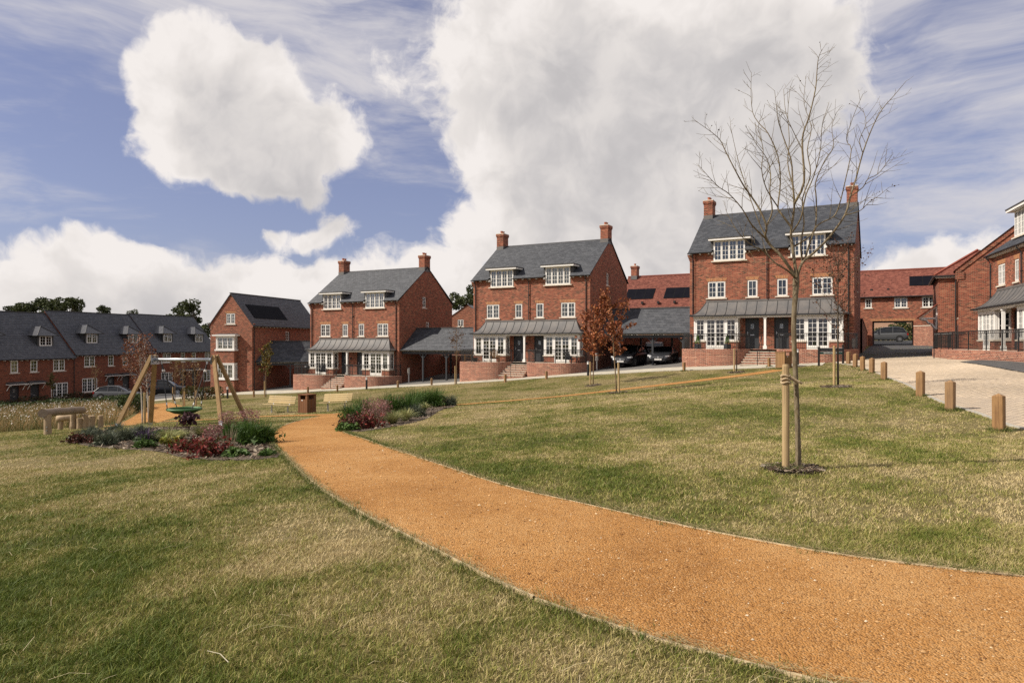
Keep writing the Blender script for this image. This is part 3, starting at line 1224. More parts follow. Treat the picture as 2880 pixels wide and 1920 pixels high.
def slates(name, parent, O, e, s, L, P, mat='slate', w=0.27, g=0.21, holes=(), lift=0.012, clip=None, seed=3, ragged=True):
    """one roof slope laid with single slates. O eave corner, e along the eave, s up the slope (unit vectors)"""
    r = np.random.default_rng(seed)
    O = np.array(O, float)
    e = np.array(e, float)
    s = np.array(s, float)
    n = np.cross(e, s)
    if n[2] < 0:
        n = -n
    rows = int(math.ceil(P / g))
    cols = int(math.ceil(L / w)) + 1
    jj, ii = np.meshgrid(np.arange(rows), np.arange(cols), indexing='ij')
    a0 = ii * w - (jj % 2) * w / 2
    a1 = a0 + w - 0.006
    a0 = np.clip(a0, 0, L)
    a1 = np.clip(a1, 0, L)
    b0 = jj * g + (r.normal(0, 0.004, jj.shape) if ragged else 0)
    b1 = np.minimum(jj * g + g + 0.05, P)
    ok = (a1 - a0 > 0.02)
    mu, mv = (a0 + a1) / 2, jj * g + g / 2
    for (h0, h1, k0, k1) in holes:
        ok &= ~((mu > h0) & (mu < h1) & (mv > k0) & (mv < k1))
    if clip is not None:
        ok &= clip(mu, mv)
    a0, a1, b0, b1 = a0[ok], a1[ok], b0[ok], b1[ok]
    k = len(a0)
    lo = lift + r.normal(0, 0.0025, k)
    P0 = O + a0[:, None] * e + b0[:, None] * s + lo[:, None] * n
    P1 = O + a1[:, None] * e + b0[:, None] * s + lo[:, None] * n
    P2 = O + a1[:, None] * e + b1[:, None] * s + 0.003 * n
    P3 = O + a0[:, None] * e + b1[:, None] * s + 0.003 * n
    Q0 = P0 - n * 0.011
    Q1 = P1 - n * 0.011
    V = np.stack([P0, P1, P2, P3, Q0, Q1], 1).reshape(-1, 3)
    i = np.arange(k)[:, None] * 6
    F1 = i + np.array([[0, 1, 2, 3]])
    F2 = i + np.array([[4, 5, 1, 0]])
    if np.dot(np.cross(e, s), n) < 0:
        F1, F2 = F1[:, ::-1], F2[:, ::-1]
    rv = r.uniform(0, 1, k)
    return nmesh(name, V, np.concatenate([F1, F2]), mat, parent, kind='stuff', rv=np.concatenate([rv, rv * 0.6]))


def gable_wall(m, D, z0, ze, zr, y0=0.0):
    """end wall in local plane, 0..D wide with a pointed top"""
    m.poly((0, 0, z0), (D, 0, z0), (D, 0, ze), (D / 2, 0, zr), (0, 0, ze))
    return m


def chimney(parent, u0, u1, v0, v1, z0, z1, pots=2):
    m = MB()
    m.box(u0, u1, v0, v1, z0, z1 - 0.30)
    m.box(u0 - 0.03, u1 + 0.03, v0 - 0.03, v1 + 0.03, z1 - 0.30, z1 - 0.22)
    m.box(u0 - 0.06, u1 + 0.06, v0 - 0.06, v1 + 0.06, z1 - 0.22, z1 - 0.03)
    c = m.build('chimney', 'brick', parent)
    MB().box(u0 - 0.05, u1 + 0.05, v0 - 0.05, v1 + 0.05, z1 - 0.03, z1 + 0.03).build('cap', 'stone_sill', c)
    MB().box(u0 - 0.012, u1 + 0.012, v0 - 0.012, v1 + 0.012, z0, z0 + 0.42).build('flashing', 'lead', c)
    for k in range(pots):
        cy = v0 + (v1 - v0) * (k + 1) / (pots + 1)
        p = MB().lathe([(0.11, 0), (0.10, 0.18), (0.125, 0.20), (0.125, 0.25), (0.08, 0.25), (0.08, 0.05)], 12, ((u0 + u1) / 2, cy, z1 + 0.03), cap=False)
        p.build('chimney_pot', 'terracotta', c, smooth=False)
    return c


def downpipe(parent, u, ztop, zbot, yoff=-0.3, y=-0.07):
    m = MB()
    m.tube([(u, yoff, ztop), (u, yoff, ztop - 0.06), (u, y, ztop - 0.30), (u, y, zbot)], 0.036, 8)
    for z in np.arange(zbot + 0.6, ztop - 0.5, 1.4):
        m.box(u - 0.05, u + 0.05, y - 0.04, 0.0, z, z + 0.05)
    m.build('downpipe', 'black_metal', parent)


_bracket = None


def eave_line(parent, u0, u1, z, y=-0.30, skip=(), yb=0.0, step=0.62):
    """gutter, and pale rafter feet under it"""
    global _bracket
    m = MB()
    n = 7
    pr = [(y + 0.005 + 0.06 * math.cos(math.pi + math.pi * i / (n - 1)), z + 0.01 + 0.06 * math.sin(math.pi + math.pi * i / (n - 1))) for i in range(n)]
    m.grid([[(u0, p[0], p[1]) for p in pr], [(u1, p[0], p[1]) for p in pr]])
    m.box(u0, u1, y - 0.058, y - 0.045, z + 0.0, z + 0.03)
    m.poly((u0, y - 0.055, z + 0.012), (u1, y - 0.055, z + 0.012), (u1, y + 0.065, z + 0.012), (u0, y + 0.065, z + 0.012))
    m.build('gutter', 'black_metal', parent)
    if _bracket is None:
        _bracket = MB().box(-0.035, 0.035, -0.235, 0.0, -0.10, 0.0).mesh('rafter_foot', 'white_paint')
    k = u0 + 0.25
    while k < u1 - 0.1:
        link('rafter_foot', _bracket, parent, None, (k, 0, z - 0.015))
        k += step
    MB().box(u0, u1, y + 0.06, 0.0, z - 0.012, z + 0.0).build('soffit', 'white_paint', parent)


def front_door(parent, u0, u1, z0, z1, glazed=True, y=0.10, mat='door_grey', light=True):
    w = u1 - u0
    m = MB()
    m.box(u0, u0 + 0.06, y - 0.04, y + 0.05, z0, z1)
    m.box(u1 - 0.06, u1, y - 0.04, y + 0.05, z0, z1)
    m.box(u0 + 0.06, u1 - 0.06, y - 0.04, y + 0.05, z1 - 0.06, z1)
    m.box(u0, u1, y - 0.07, y + 0.05, z0 - 0.03, z0)
    d = MB()
    a, b = u0 + 0.06, u1 - 0.06
    nb = 5
    bw = (b - a) / nb
    for i in range(nb):
        d.box(a + i * bw + 0.003, a + (i + 1) * bw - 0.003, y, y + 0.04, z0, z1 - 0.06)
    d.box(a, b, y + 0.006, y + 0.03, z0, z1 - 0.06)
    o = d.build('door', mat, parent)
    m.build('door_frame', mat, o)
    mid = (a + b) / 2
    if light:
        MB().box(mid - 0.08, mid + 0.08, y - 0.012, y - 0.003, z0 + 1.42, z0 + 1.68).build('pane', 'glass', o)
        MB().box(mid - 0.10, mid + 0.10, y - 0.003, y + 0.002, z0 + 1.40, z0 + 1.70).build('light_surround', 'galvanised', o)
    MB().box(mid - 0.13, mid + 0.13, y - 0.012, y + 0.0, z0 + 0.92, z0 + 0.98).build('letter_slot', 'steel', o)
    h = MB()
    h.box(a + 0.06, a + 0.09, y - 0.01, y, z0 + 0.98, z0 + 1.18)
    h.tube([(a + 0.075, y - 0.005, z0 + 1.08), (a + 0.075, y - 0.05, z0 + 1.08), (a + 0.19, y - 0.05, z0 + 1.08)], 0.010, 6)
    h.build('handle', 'steel', o)
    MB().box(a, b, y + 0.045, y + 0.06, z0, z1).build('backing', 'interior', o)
    return o


def canopy_roof(parent, ua, ub, proj=1.0, z0=2.33, z1=3.30, inset=0.90, seam0=1.30, seam_n=13, seam_step=0.667):
    N = 10

    def zc(t):
        return z0 + (z1 - z0) * (1 - t) ** 2.0 * 0.92 + (z1 - z0) * (1 - t) * 0.08
    m = MB()
    T = [i / N for i in range(N + 1)]
    ul = [ua + inset * (1 - t) for t in T]
    ur = [ub - inset * (1 - t) for t in T]
    m.grid([[(ul[i] + (ur[i] - ul[i]) * k / 8, -proj * T[i], zc(T[i])) for k in range(9)] for i in range(N + 1)])
    m.grid([[(ul[i], -proj * T[i] * k / 4, zc(T[i])) for k in range(5)] for i in range(N + 1)])
    m.grid([[(ur[i], -proj * T[i] * (4 - k) / 4, zc(T[i])) for k in range(5)] for i in range(N + 1)])
    # flat underside
    m.poly((ua, 0, z0 - 0.012), (ub, 0, z0 - 0.012), (ub, -proj, z0 - 0.012), (ua, -proj, z0 - 0.012))
    for f in range(1):
        pass
    c = m.build('canopy_roof', 'lead', parent, smooth=False)
    sm = []
    for k in range(seam_n):
        u = seam0 + k * seam_step
        pts = [(u, -proj * t, zc(t) + 0.012) for t in T if ul[T.index(t)] - 0.02 <= u <= ur[T.index(t)] + 0.02]
        if len(pts) > 2:
            MB().tube(pts, 0.024, 6).build('roll_seam', 'lead_dark', c, smooth=True)
    for side in (ul, ur):
        MB().tube([(side[i], -proj * T[i], zc(T[i]) + 0.01) for i in range(N + 1)], 0.026, 6).build('roll_seam', 'lead_dark', c, smooth=True)
    MB().box(ua + inset - 0.02, ub - inset + 0.02, -0.03, 0.0, z1 - 0.01, z1 + 0.12).build('flashing', 'lead', c)
    g = MB()
    g.box(ua - 0.03, ub + 0.03, -proj - 0.09, -proj + 0.0, z0 - 0.085, z0 + 0.005)
    g.box(ua - 0.05, ua + 0.03, -proj, -0.02, z0 - 0.085, z0 + 0.005)
    g.box(ub - 0.03, ub + 0.05, -proj, -0.02, z0 - 0.085, z0 + 0.005)
    g.build('gutter', 'black_metal', c)
    return c


def bay(parent, u0, u1, fd0, fd1, depth=0.75, zs=0.55, zt=2.08, curtains=('sides', None)):
    """flat-fronted bay with french doors between two lights, returns on both sides"""
    y = -depth
    for (a, b, c, d) in ((u0, fd0, u0, u0 + 0.2), (fd1, u1, u1 - 0.2, u1)):
        m = MB().box(a, b, y, y + 0.20, -0.15, zs - 0.08)
        m.box(c, d, y + 0.2, 0.02, -0.15, zs - 0.08)
        p = m.build('bay_plinth', 'brick', parent)
        s = MB().box(a - (0.06 if a == u0 else -0.02), b + (0.06 if b == u1 else -0.02), y - 0.07, y + 0.2, zs - 0.08, zs)
        s.box(c - (0.06 if a == u0 else 0), d + (0.06 if b == u1 else 0), y + 0.2, 0.0, zs - 0.08, zs)
        s.build('bay_sill', 'stone_sill', p)
    c = MB()
    c.box(u0, u0 + 0.12, y, y + 0.12, zs, zt)
    c.box(u1 - 0.12, u1, y, y + 0.12, zs, zt)
    c.box(fd0 - 0.05, fd0, y + 0.01, y + 0.1, zs, zt)
    c.box(fd1, fd1 + 0.05, y + 0.01, y + 0.1, zs, zt)
    c.box(u0 - 0.02, u1 + 0.02, y - 0.03, y + 0.1, zt, zt + 0.16)
    c.box(u0 - 0.02, u0 + 0.1, y + 0.1, 0.0, zt, zt + 0.16)
    c.box(u1 - 0.1, u1 + 0.02, y + 0.1, 0.0, zt, zt + 0.16)
    c.build('bay_frame', 'white_paint', parent)
    window(parent, (u0 + 0.12, y + 0.01, zs), fd0 - 0.05 - u0 - 0.12, zt - zs, 1, 2, 4, sill=False, curtain=curtains[0])
    window(parent, (fd1 + 0.05, y + 0.01, zs), u1 - 0.12 - fd1 - 0.05, zt - zs, 1, 2, 4, sill=False, curtain=curtains[1])
    window(parent, (fd0, y + 0.015, -0.02), fd1 - fd0, zt + 0.02, 2, 2, 6, sill=False, bottom=0.16, name='french_door')
    # returns
    window(parent, (u1 - 0.01, y + 0.12, zs), depth - 0.12, zt - zs, 1, 2, 4, rz=R(90), sill=False)
    window(parent, (u0 + 0.01, 0.0, zs), depth - 0.12, zt - zs, 1, 2, 4, rz=R(-90), sill=False)
    b = MB()
    b.box(u0 + 0.2, u1 - 0.2, y + 0.2, 0.0, -0.02, -0.005)
    b.build('bay_floor', 'interior', parent)


SEMI_W, SEMI_D = 10.62, 9.04


def build_semi(name, label, eave=6.85, wall_dormer=True, variant=0):
    h = thing(name, label, 'house')
    W, D = SEMI_W, SEMI_D
    zb = -2.0
    pitch_dz = 3.43 / 4.82
    zr = eave + 3.43
    dorms = [(1.68, 3.83), (6.79, 8.94)]
    dz0, dz1 = 6.20, 7.63
    ff = [(1.26, 2.49, 2), (3.98, 4.65, 1), (5.92, 6.59, 1), (8.12, 9.36, 2)]
    holes = [(a, b, 3.58, 4.77) for (a, b, c) in ff] + [(3.84, 4.76, 0.0, 2.12), (5.74, 6.66, 0.0, 2.12), (0.68, 3.3, 0.02, 2.05), (7.18, 9.84, 0.02, 2.05)]
    if wall_dormer:
        holes += [(a - 0.02, b + 0.02, dz0, eave + 0.1) for (a, b) in dorms]
    m = MB()
    wall_holes(m, 0, W, zb, eave, holes)
    m.build('front_wall', 'brick', h)
    # side and back walls
    m = MB()
    sw = [(3.7, 4.33, eave - 0.53, eave + 0.55), (4.3, 4.9, 4.0, 5.0)]
    # right gable: plane x = W, its local u runs along +y
    def gab(m, x, flip, wins):
        us = sorted({0, D / 2, D, *[w[0] for w in wins], *[w[1] for w in wins]})
        zs_all = sorted({*[w[2] for w in wins], *[w[3] for w in wins]})

        def top(v):
            return eave + (zr - eave) * (1 - abs(v - D / 2) / (D / 2))
        for a, b in zip(us[:-1], us[1:]):
            mid = (a + b) / 2
            cuts = [(w[2], w[3]) for w in wins if w[0] < mid < w[1]]
            z = zb
            for (c, d) in sorted(cuts):
                q = [(x, a, z), (x, b, z), (x, b, c), (x, a, c)]
                m.poly(*(q if not flip else q[::-1]))
                z = d
            q = [(x, a, z), (x, b, z), (x, b, top(b)), (x, a, top(a))]
            m.poly(*(q if not flip else q[::-1]))
        for (a, b, c, d) in wins:
            xx = x - 0.11
            for q in ([(x, a, c), (x, a, d), (xx, a, d), (xx, a, c)], [(x, b, d), (x, b, c), (xx, b, c), (xx, b, d)], [(x, a, d), (x, b, d), (xx, b, d), (xx, a, d)], [(x, b, c), (x, a, c), (xx, a, c), (xx, b, c)]):
                m.poly(*q)
    gab(m, W, False, sw)
    m.build('side_wall', 'brick', h)
    m = MB()
    gab(m, 0, True, [])
    m.build('side_wall', 'brick', h)
    m = MB()
    m.poly((W, D, zb), (0, D, zb), (0, D, eave), (W, D, eave))
    m.build('back_wall', 'brick', h)
    for (a, b, c, d) in sw:
        window(h, (W - 0.07, a, c), b - a, d - c, 1, 2, 3, rz=R(90))
    # corner piers stand proud
    for (a, b) in ((0, 0.40), (W - 0.40, W)):
        mm = MB().box(a - (0.012 if a == 0 else 0), b + (0.012 if a > 1 else 0), -0.035, 0.10, zb, eave - 0.55)
        for i in range(5):
            o = 0.028 * (i + 1)
            mm.box(a - (0.012 + o if a == 0 else 0), b + (0.012 + o if a > 1 else 0), -0.035 - o, 0.10, eave - 0.55 + i * 0.09, eave - 0.46 + i * 0.09)
        mm.build('corner_pier', 'brick', h)
    # inside: partition, floors
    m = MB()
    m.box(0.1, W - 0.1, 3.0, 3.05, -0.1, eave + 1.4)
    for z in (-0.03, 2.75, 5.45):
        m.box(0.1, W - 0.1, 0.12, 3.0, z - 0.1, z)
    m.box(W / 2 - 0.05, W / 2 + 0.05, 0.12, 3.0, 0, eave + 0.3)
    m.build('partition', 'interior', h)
    # roof
    sl = math.hypot(4.82, 3.43)
    e = (1, 0, 0)
    s = (0, 4.82 / sl, 3.43 / sl)
    s2 = (0, -4.82 / sl, 3.43 / sl)
    L = W + 0.16

    def v2s(v):
        return (v + 0.30) / 4.82 * sl
    m = MB()
    if wall_dormer:
        rc = [(-0.08, 1.60), (3.92, 6.70), (9.03, W + 0.08)]
        vb = 0.98
        for (a, b) in rc:
            m.poly((a, -0.30, eave), (b, -0.30, eave), (b, vb, eave + (vb + 0.3) * pitch_dz), (a, vb, eave + (vb + 0.3) * pitch_dz))
        m.poly((-0.08, vb, eave + (vb + 0.3) * pitch_dz), (W + 0.08, vb, eave + (vb + 0.3) * pitch_dz), (W + 0.08, 4.52, zr), (-0.08, 4.52, zr))
        hl = [(1.68, 4.00, -1, v2s(vb)), (6.78, 9.11, -1, v2s(vb))]
    else:
        m.poly((-0.08, -0.30, eave), (W + 0.08, -0.30, eave), (W + 0.08, 4.52, zr), (-0.08, 4.52, zr))
        hl = [(1.68, 4.00, v2s(0.75), v2s(2.6)), (6.78, 9.11, v2s(0.75), v2s(2.6))]
    m.poly((W + 0.08, 9.34, eave), (-0.08, 9.34, eave), (-0.08, 4.52, zr), (W + 0.08, 4.52, zr))
    # verge undersides
    for x in (-0.08, W + 0.08):
        m.poly((x, -0.3, eave - 0.05), (x, -0.3, eave), (x, 4.52, zr), (x, 4.52, zr - 0.05))
        m.poly((x, 9.34, eave - 0.05), (x, 9.34, eave), (x, 4.52, zr), (x, 4.52, zr - 0.05))
    rf = m.build('roof', 'underlay', h)
    slates('slate', rf, (-0.08, -0.30, eave + 0.004), e, s, L, sl, 'slate', holes=hl, seed=3 + variant)
    slates('slate', rf, (-0.08, 9.34, eave + 0.004), e, s2, L, sl, 'slate', seed=9)
    rd = MB()
    k = -0.08
    while k < W:
        b = min(k + 0.44, W + 0.08)
        rd.poly((k, 4.52 - 0.14, zr - 0.075), (b, 4.52 - 0.14, zr - 0.075), (b, 4.52, zr + 0.045), (k, 4.52, zr + 0.045))
        rd.poly((k, 4.52, zr + 0.045), (b, 4.52, zr + 0.045), (b, 4.52 + 0.14, zr - 0.075), (k, 4.52 + 0.14, zr - 0.075))
        k += 0.45
    rd.build('ridge', 'lead_dark', rf)
    for u in (0, 1):
        u0 = 0.0 if u == 0 else W - 0.66
        chimney(h, u0 - 0.002, u0 + 0.662, 4.52 - 0.48, 4.52 + 0.48, zr - 0.45, zr + 1.12, 2)
    # dormers
    for (a, b) in dorms:
        yf = 0.0 if wall_dormer else 0.70
        zo = 0.0
        vb = 1.0 if wall_dormer else 2.35
        m = MB()
        for (x0, x1) in ((a - 0.20, a - 0.005), (b + 0.005, b + 0.24)):
            zlo = eave + (yf + 0.3) * pitch_dz - 0.06
            m.poly((x0, yf + 0.03, zlo), (x1, yf + 0.03, zlo), (x1, yf + 0.03, dz1 + 0.02), (x0, yf + 0.03, dz1 + 0.02))
            xo = x0 if x0 < a else x1
            m.poly((xo, yf + 0.03, zlo), (xo, yf + 0.03, dz1 + 0.02), (xo, vb + 0.4, dz1 + 0.02))
        # inner box so that no sky shows through the opening
        m.poly((a - 0.005, yf + 0.03, dz1), (b + 0.005, yf + 0.03, dz1), (b + 0.005, vb + 0.9, dz1 + 0.001), (a - 0.005, vb + 0.9, dz1 + 0.001))
        dm = m.build('dormer', 'lead_dark', h)
        r = MB()
        r.box(a - 0.30, b + 0.42, yf - 0.36, vb + 0.5, dz1 + 0.005, dz1 + 0.13)
        r.build('fascia', 'white_paint', dm)
        r = MB()
        r.box(a - 0.33, b + 0.45, yf - 0.39, vb + 0.52, dz1 + 0.13, dz1 + 0.20)
        r.build('flat_roof', 'lead_dark', dm)
        window(h, (a, yf - 0.035, dz0 + (0.0 if wall_dormer else 0.0)), b - a, dz1 - dz0, 4, 2, 4, curtain=('blind', 'sides')[(a > 5) == bool(variant)], sill_w=0.16)
        if wall_dormer:
            for x in (a - 0.06, b + 0.06):
                MB().box(x - 0.05, x + 0.05, -0.26, -0.02, eave - 0.18, eave - 0.03).build('corbel', 'white_paint', dm)
    # eaves
    if wall_dormer:
        for (a, b) in ((-0.12, 1.62), (3.90, 6.72), (9.01, W + 0.10)):
            eave_line(h, a, b, eave - 0.03)
    else:
        eave_line(h, -0.12, W + 0.12, eave - 0.03, step=0.36)
    # first floor
    cur = ['blind', 'blind', None, 'sides'] if variant == 0 else [None, 'half', None, None]
    for (a, b, c), cu in zip(ff, cur):
        window(h, (a, 0.035, 3.58), b - a, 1.19, c, 2, 3 if c == 2 else 2, curtain=cu)
        arch_lintel(h, a, b, 4.77)
    # ground floor
    front_door(h, 3.84, 4.76, 0, 2.12)
    front_door(h, 5.74, 6.66, 0, 2.12)
    bay(h, 0.47, 3.50, 1.30, 2.63, curtains=('sides', None))
    bay(h, 6.97, 10.03, 7.86, 9.20, curtains=('sides', 'blind' if variant == 0 else None))
    canopy_roof(h, 0.25, 10.37)
    m = MB()
    m.box(3.50, 6.97, -0.92, -0.80, 2.13, 2.25)
    m.box(0.47, 10.03, -0.99, -0.92, 2.19, 2.25)
    m.build('canopy_beam', 'white_paint', h)
    m = MB().box(5.22, 5.36, -0.92, -0.78, 0.0, 2.13)
    m.box(5.17, 5.41, -0.97, -0.73, 0.0, 0.22)
    m.box(5.19, 5.39, -0.95, -0.75, 2.04, 2.12)
    m.build('canopy_post', 'white_paint', h)
    for u in (0.22, 5.29, 10.30):
        downpipe(h, u, eave - 0.08, 3.42 if u == 5.29 else (2.45 if u < 1 else -1.5), y=-0.085)
    # lantern and meter box
    lm = MB().box(5.05, 5.13, -0.10, 0.0, 1.50, 1.56).lathe([(0.05, 0), (0.07, 0.16), (0.02, 0.20)], 6, (5.09, -0.11, 1.38))
    lm.build('wall_lantern', 'black_metal', h)
    return h


def place(o, x, y, z, th):
    o.location = (x, y, z)
    o.rotation_euler = (0, 0, -R(th))
    return o


HOUSE = {'H1': (-19.704, 66.797, -3.041, 26.89), 'H2': (-3.271, 58.398, -1.6, 27.91), 'H3': (12.889, 49.409, -0.454, 29.37)}


def wp(h, u, v, z=0.0):
    """world point of house-local coordinates"""
    x, y, zz, t = HOUSE[h] if isinstance(h, str) else h
    t = R(t)
    return (x + u * math.cos(t) + v * math.sin(t), y - u * math.sin(t) + v * math.cos(t), zz + z)


semi = build_semi('semi_detached_house', 'three-storey red brick pair of houses beside the two copper-leaved trees', variant=0)
place(semi, *HOUSE['H2'])
g = 'matching brick pairs with wide lead canopies'
semi['group'] = g
o = copy_tree(semi)
place(o, *HOUSE['H1'])
o['label'] = 'three-storey red brick pair of houses straight behind the timber benches'
semi3 = build_semi('semi_detached_house', 'three-storey red brick pair of houses behind the bare staked tree and street name board', variant=1)
semi3['group'] = g
place(semi3, *HOUSE['H3'])
H4 = (27.85, 39.7, -0.42, 110.3)
semi4 = build_semi('semi_detached_house', 'brick house with dentilled eaves and lead canopy beside the block paving', eave=5.40, wall_dormer=False, variant=1)
place(semi4, *H4)
# ------------------------------------------------------------------ townhouse with solar panels and two-storey bay
def quad_on(P00, P10, P11, P01, u, v):
    a = Vector(P00) * (1 - u) + Vector(P10) * u
    b = Vector(P01) * (1 - u) + Vector(P11) * u
    return a * (1 - v) + b * v


def solar_array(parent, O, e, s, n_mod, a0, b0, mw, mh, gap=0.02, lift=0.05, holder=None):
    """modules on a roof slope; e along the eave, s up the slope"""
    O, e, s = Vector(O), Vector(e), Vector(s)
    n = e.cross(s)
    if n.z < 0:
        n = -n
    for k in range(n_mod):
        p = O + e * (a0 + k * (mw + gap)) + s * b0
        m = MB()
        top = [p + n * (lift + 0.02), p + e * mw + n * (lift + 0.02), p + e * mw + s * mh + n * (lift + 0.02), p + s * mh + n * (lift + 0.02)]
        bot = [q - n * (lift + 0.015) for q in top]
        m.poly(*top)
        for i in range(4):
            j = (i + 1) % 4
            m.poly(bot[i], bot[j], top[j], top[i])
        o = m.build('solar_panel', 'solar_frame', parent)
        q = MB()
        ins = 0.03
        t2 = [p + e * ins + s * ins, p + e * (mw - ins) + s * ins, p + e * (mw - ins) + s * (mh - ins), p + e * ins + s * (mh - ins)]
        q.poly(*[x + n * (lift + 0.024) for x in t2])
        q.build('cells', 'solar', o)


def gable_front_house():
    h = thing('townhouse', 'narrow brick townhouse with white bays and a solar roof beside the hedge', 'house', (-29.65, 67.13, 0), -R(14))
    W, D = 4.66, 12.3
    zb, ze, zr = -6.2, 1.86, 4.77
    win = (1.77, 2.77, 1.76, 2.82)
    m = MB()
    wall_holes(m, 0, W, zb, 1.70, [(1.0, 3.05, -3.55, -2.15), (1.0, 3.05, -0.72, 0.45)])
    # pointed part with one opening
    a, b, c, d = win

    def top(u):
        return ze + (zr - ze) * (1 - abs(u - W / 2) / (W / 2))
    us = [0, a, W / 2, b, W]
    for x0, x1 in zip(us[:-1], us[1:]):
        mid = (x0 + x1) / 2
        if a < mid < b:
            m.poly((x0, 0, 1.70), (x1, 0, 1.70), (x1, 0, c), (x0, 0, c))
            m.poly((x0, 0, d), (x1, 0, d), (x1, 0, top(x1)), (x0, 0, top(x0)))
        else:
            m.poly((x0, 0, 1.70), (x1, 0, 1.70), (x1, 0, top(x1)), (x0, 0, top(x0)))
    for q in ([(a, 0, c), (a, 0, d), (a, .11, d), (a, .11, c)], [(b, 0, d), (b, 0, c), (b, .11, c), (b, .11, d)], [(a, 0, d), (b, 0, d), (b, .11, d), (a, .11, d)], [(b, 0, c), (a, 0, c), (a, .11, c), (b, .11, c)]):
        m.poly(*q)
    m.build('front_wall', 'brick', h)
    s = MB()
    for q in ([(W, 0, zb), (W, 5.74, zb), (W, 5.74, ze), (W, 0, ze)], [(W, 6.52, zb), (W, D, zb), (W, D, ze), (W, 6.52, ze)], [(W, 5.74, zb), (W, 6.52, zb), (W, 6.52, 0.12), (W, 5.74, 0.12)], [(W, 5.74, 1.12), (W, 6.52, 1.12), (W, 6.52, ze), (W, 5.74, ze)]):
        s.poly(*q)
    s.build('side_wall', 'brick', h)
    MB().poly((0, D, zb), (0, 0, zb), (0, 0, ze), (0, D, ze)).build('side_wall', 'brick', h)
    MB().poly((W, D, zb), (0, D, zb), (0, D, ze), (W / 2, D, zr), (W, D, ze)).build('back_wall', 'brick', h)
    MB().box(0.1, W - 0.1, 2.4, 2.45, zb, 1.75).build('partition', 'interior', h)
    window(h, (W - 0.07, 5.74, 0.12), 0.78, 1.0, 1, 2, 3, rz=R(90), single=False)
    window(h, (a, 0.035, c), b - a, d - c, 2, 2, 3)
    arch_lintel(h, a, b, d, hgt=0.2)
    # kneelers where the gable meets the eaves
    for (x0, x1, sg) in ((-0.0, 0.25, -1), (W - 0.25, W, 1)):
        k = MB()
        for i in range(5):
            o = 0.04 * (i + 1)
            k.box(x0 - (o if sg < 0 else 0), x1 + (o if sg > 0 else 0), -0.02, 0.25, ze - 0.55 + i * 0.1, ze - 0.45 + i * 0.1)
        k.build('kneeler', 'brick', h)
    # roof
    ov = 0.22
    run = W / 2 + ov
    drop = (zr - ze) / (W / 2) * ov
    sl = math.hypot(run, zr - ze + drop)
    m = MB()
    m.poly((W + ov, -0.08, ze - drop), (W + ov, D + 0.08, ze - drop), (W / 2, D + 0.08, zr), (W / 2, -0.08, zr))
    m.poly((-ov, D + 0.08, ze - drop), (-ov, -0.08, ze - drop), (W / 2, -0.08, zr), (W / 2, D + 0.08, zr))
    for sx in (-1, 1):
        m.poly((W / 2, -0.08, zr), (W / 2, -0.08, zr - 0.12), (W / 2 + sx * run, -0.08, ze - drop - 0.12), (W / 2 + sx * run, -0.08, ze - drop))
    rf = m.build('roof', 'underlay', h)
    sv = ((-run) / sl, 0, (zr - ze + drop) / sl)
    slates('slate', rf, (W + ov, -0.08, ze - drop + 0.004), (0, 1, 0), sv, D + 0.16, sl, 'slate_dark', seed=21)
    slates('slate', rf, (-ov, -0.08, ze - drop + 0.004), (0, 1, 0), (run / sl, 0, (zr - ze + drop) / sl), D + 0.16, sl, 'slate_dark', seed=22)
    MB().bar((W / 2, -0.1, zr + 0.02), (W / 2, D + 0.1, zr + 0.02), 0.22, 0.09).build('ridge', 'lead_dark', rf)
    solar_array(h, (W + ov, -0.08, ze - drop), (0, 1, 0), sv, 5, 1.05, 0.95, 1.12, 1.75)
    # eaves on the long side
    g = MB()
    g.tube([(W + ov + 0.05, -0.05, ze - drop - 0.03), (W + ov + 0.05, D, ze - drop - 0.03)], 0.06, 6)
    g.build('gutter', 'black_metal', h)
    fb = MB().box(0, 0.2, -0.04, 0.04, -0.1, 0).mesh('rafter_foot', 'white_paint')
    for k in range(19):
        link('rafter_foot', fb, h, None, (W + 0.0, 0.35 + k * 0.62, ze - drop - 0.06))
    d_ = MB().tube([(W + ov, 0.25, ze - drop - 0.05), (W + 0.08, 0.25, ze - drop - 0.4), (W + 0.08, 0.25, zb + 0.5)], 0.036, 8)
    d_.build('downpipe', 'black_metal', h)
    # two-storey bay
    u0, u1, y = 1.02, 3.04, -0.52
    for (zs, zt, roofed) in ((-3.52, -2.12, False), (-0.70, 0.50, True)):
        f = MB()
        f.box(u0, u0 + 0.14, y, y + 0.14, zs, zt)
        f.box(u1 - 0.14, u1, y, y + 0.14, zs, zt)
        f.box(u0 - 0.01, u1 + 0.01, y - 0.01, 0.0, zt, zt + 0.10)
        bf = f.build('bay_frame', 'white_paint', h)
        MB().box(u0 - 0.10, u1 + 0.10, y - 0.09, 0.0, zs - 0.14, zs).build('bay_sill', 'white_paint', bf)
        window(h, (u0 + 0.14, y + 0.02, zs), u1 - u0 - 0.28, zt - zs, 3, 2, 3, sill=False, single=False)
        window(h, (u1 - 0.02, y + 0.14, zs), -y - 0.14, zt - zs, 1, 2, 3, rz=R(90), sill=False, single=False)
        window(h, (u0 + 0.02, 0.0, zs), -y - 0.14, zt - zs, 1, 2, 3, rz=R(-90), sill=False, single=False)
    MB().box(u0, u1, y, 0.0, -2.02, -0.84).build('bay_panel', 'brick', h)
    MB().box(u0, u1, y, 0.0, zb, -3.66).build('bay_panel', 'brick', h)
    c = MB().box(u0 - 0.28, u1 + 0.28, y - 0.24, 0.0, 0.60, 0.72)
    cap = c.build('bay_cornice', 'white_paint', h)
    r = MB()
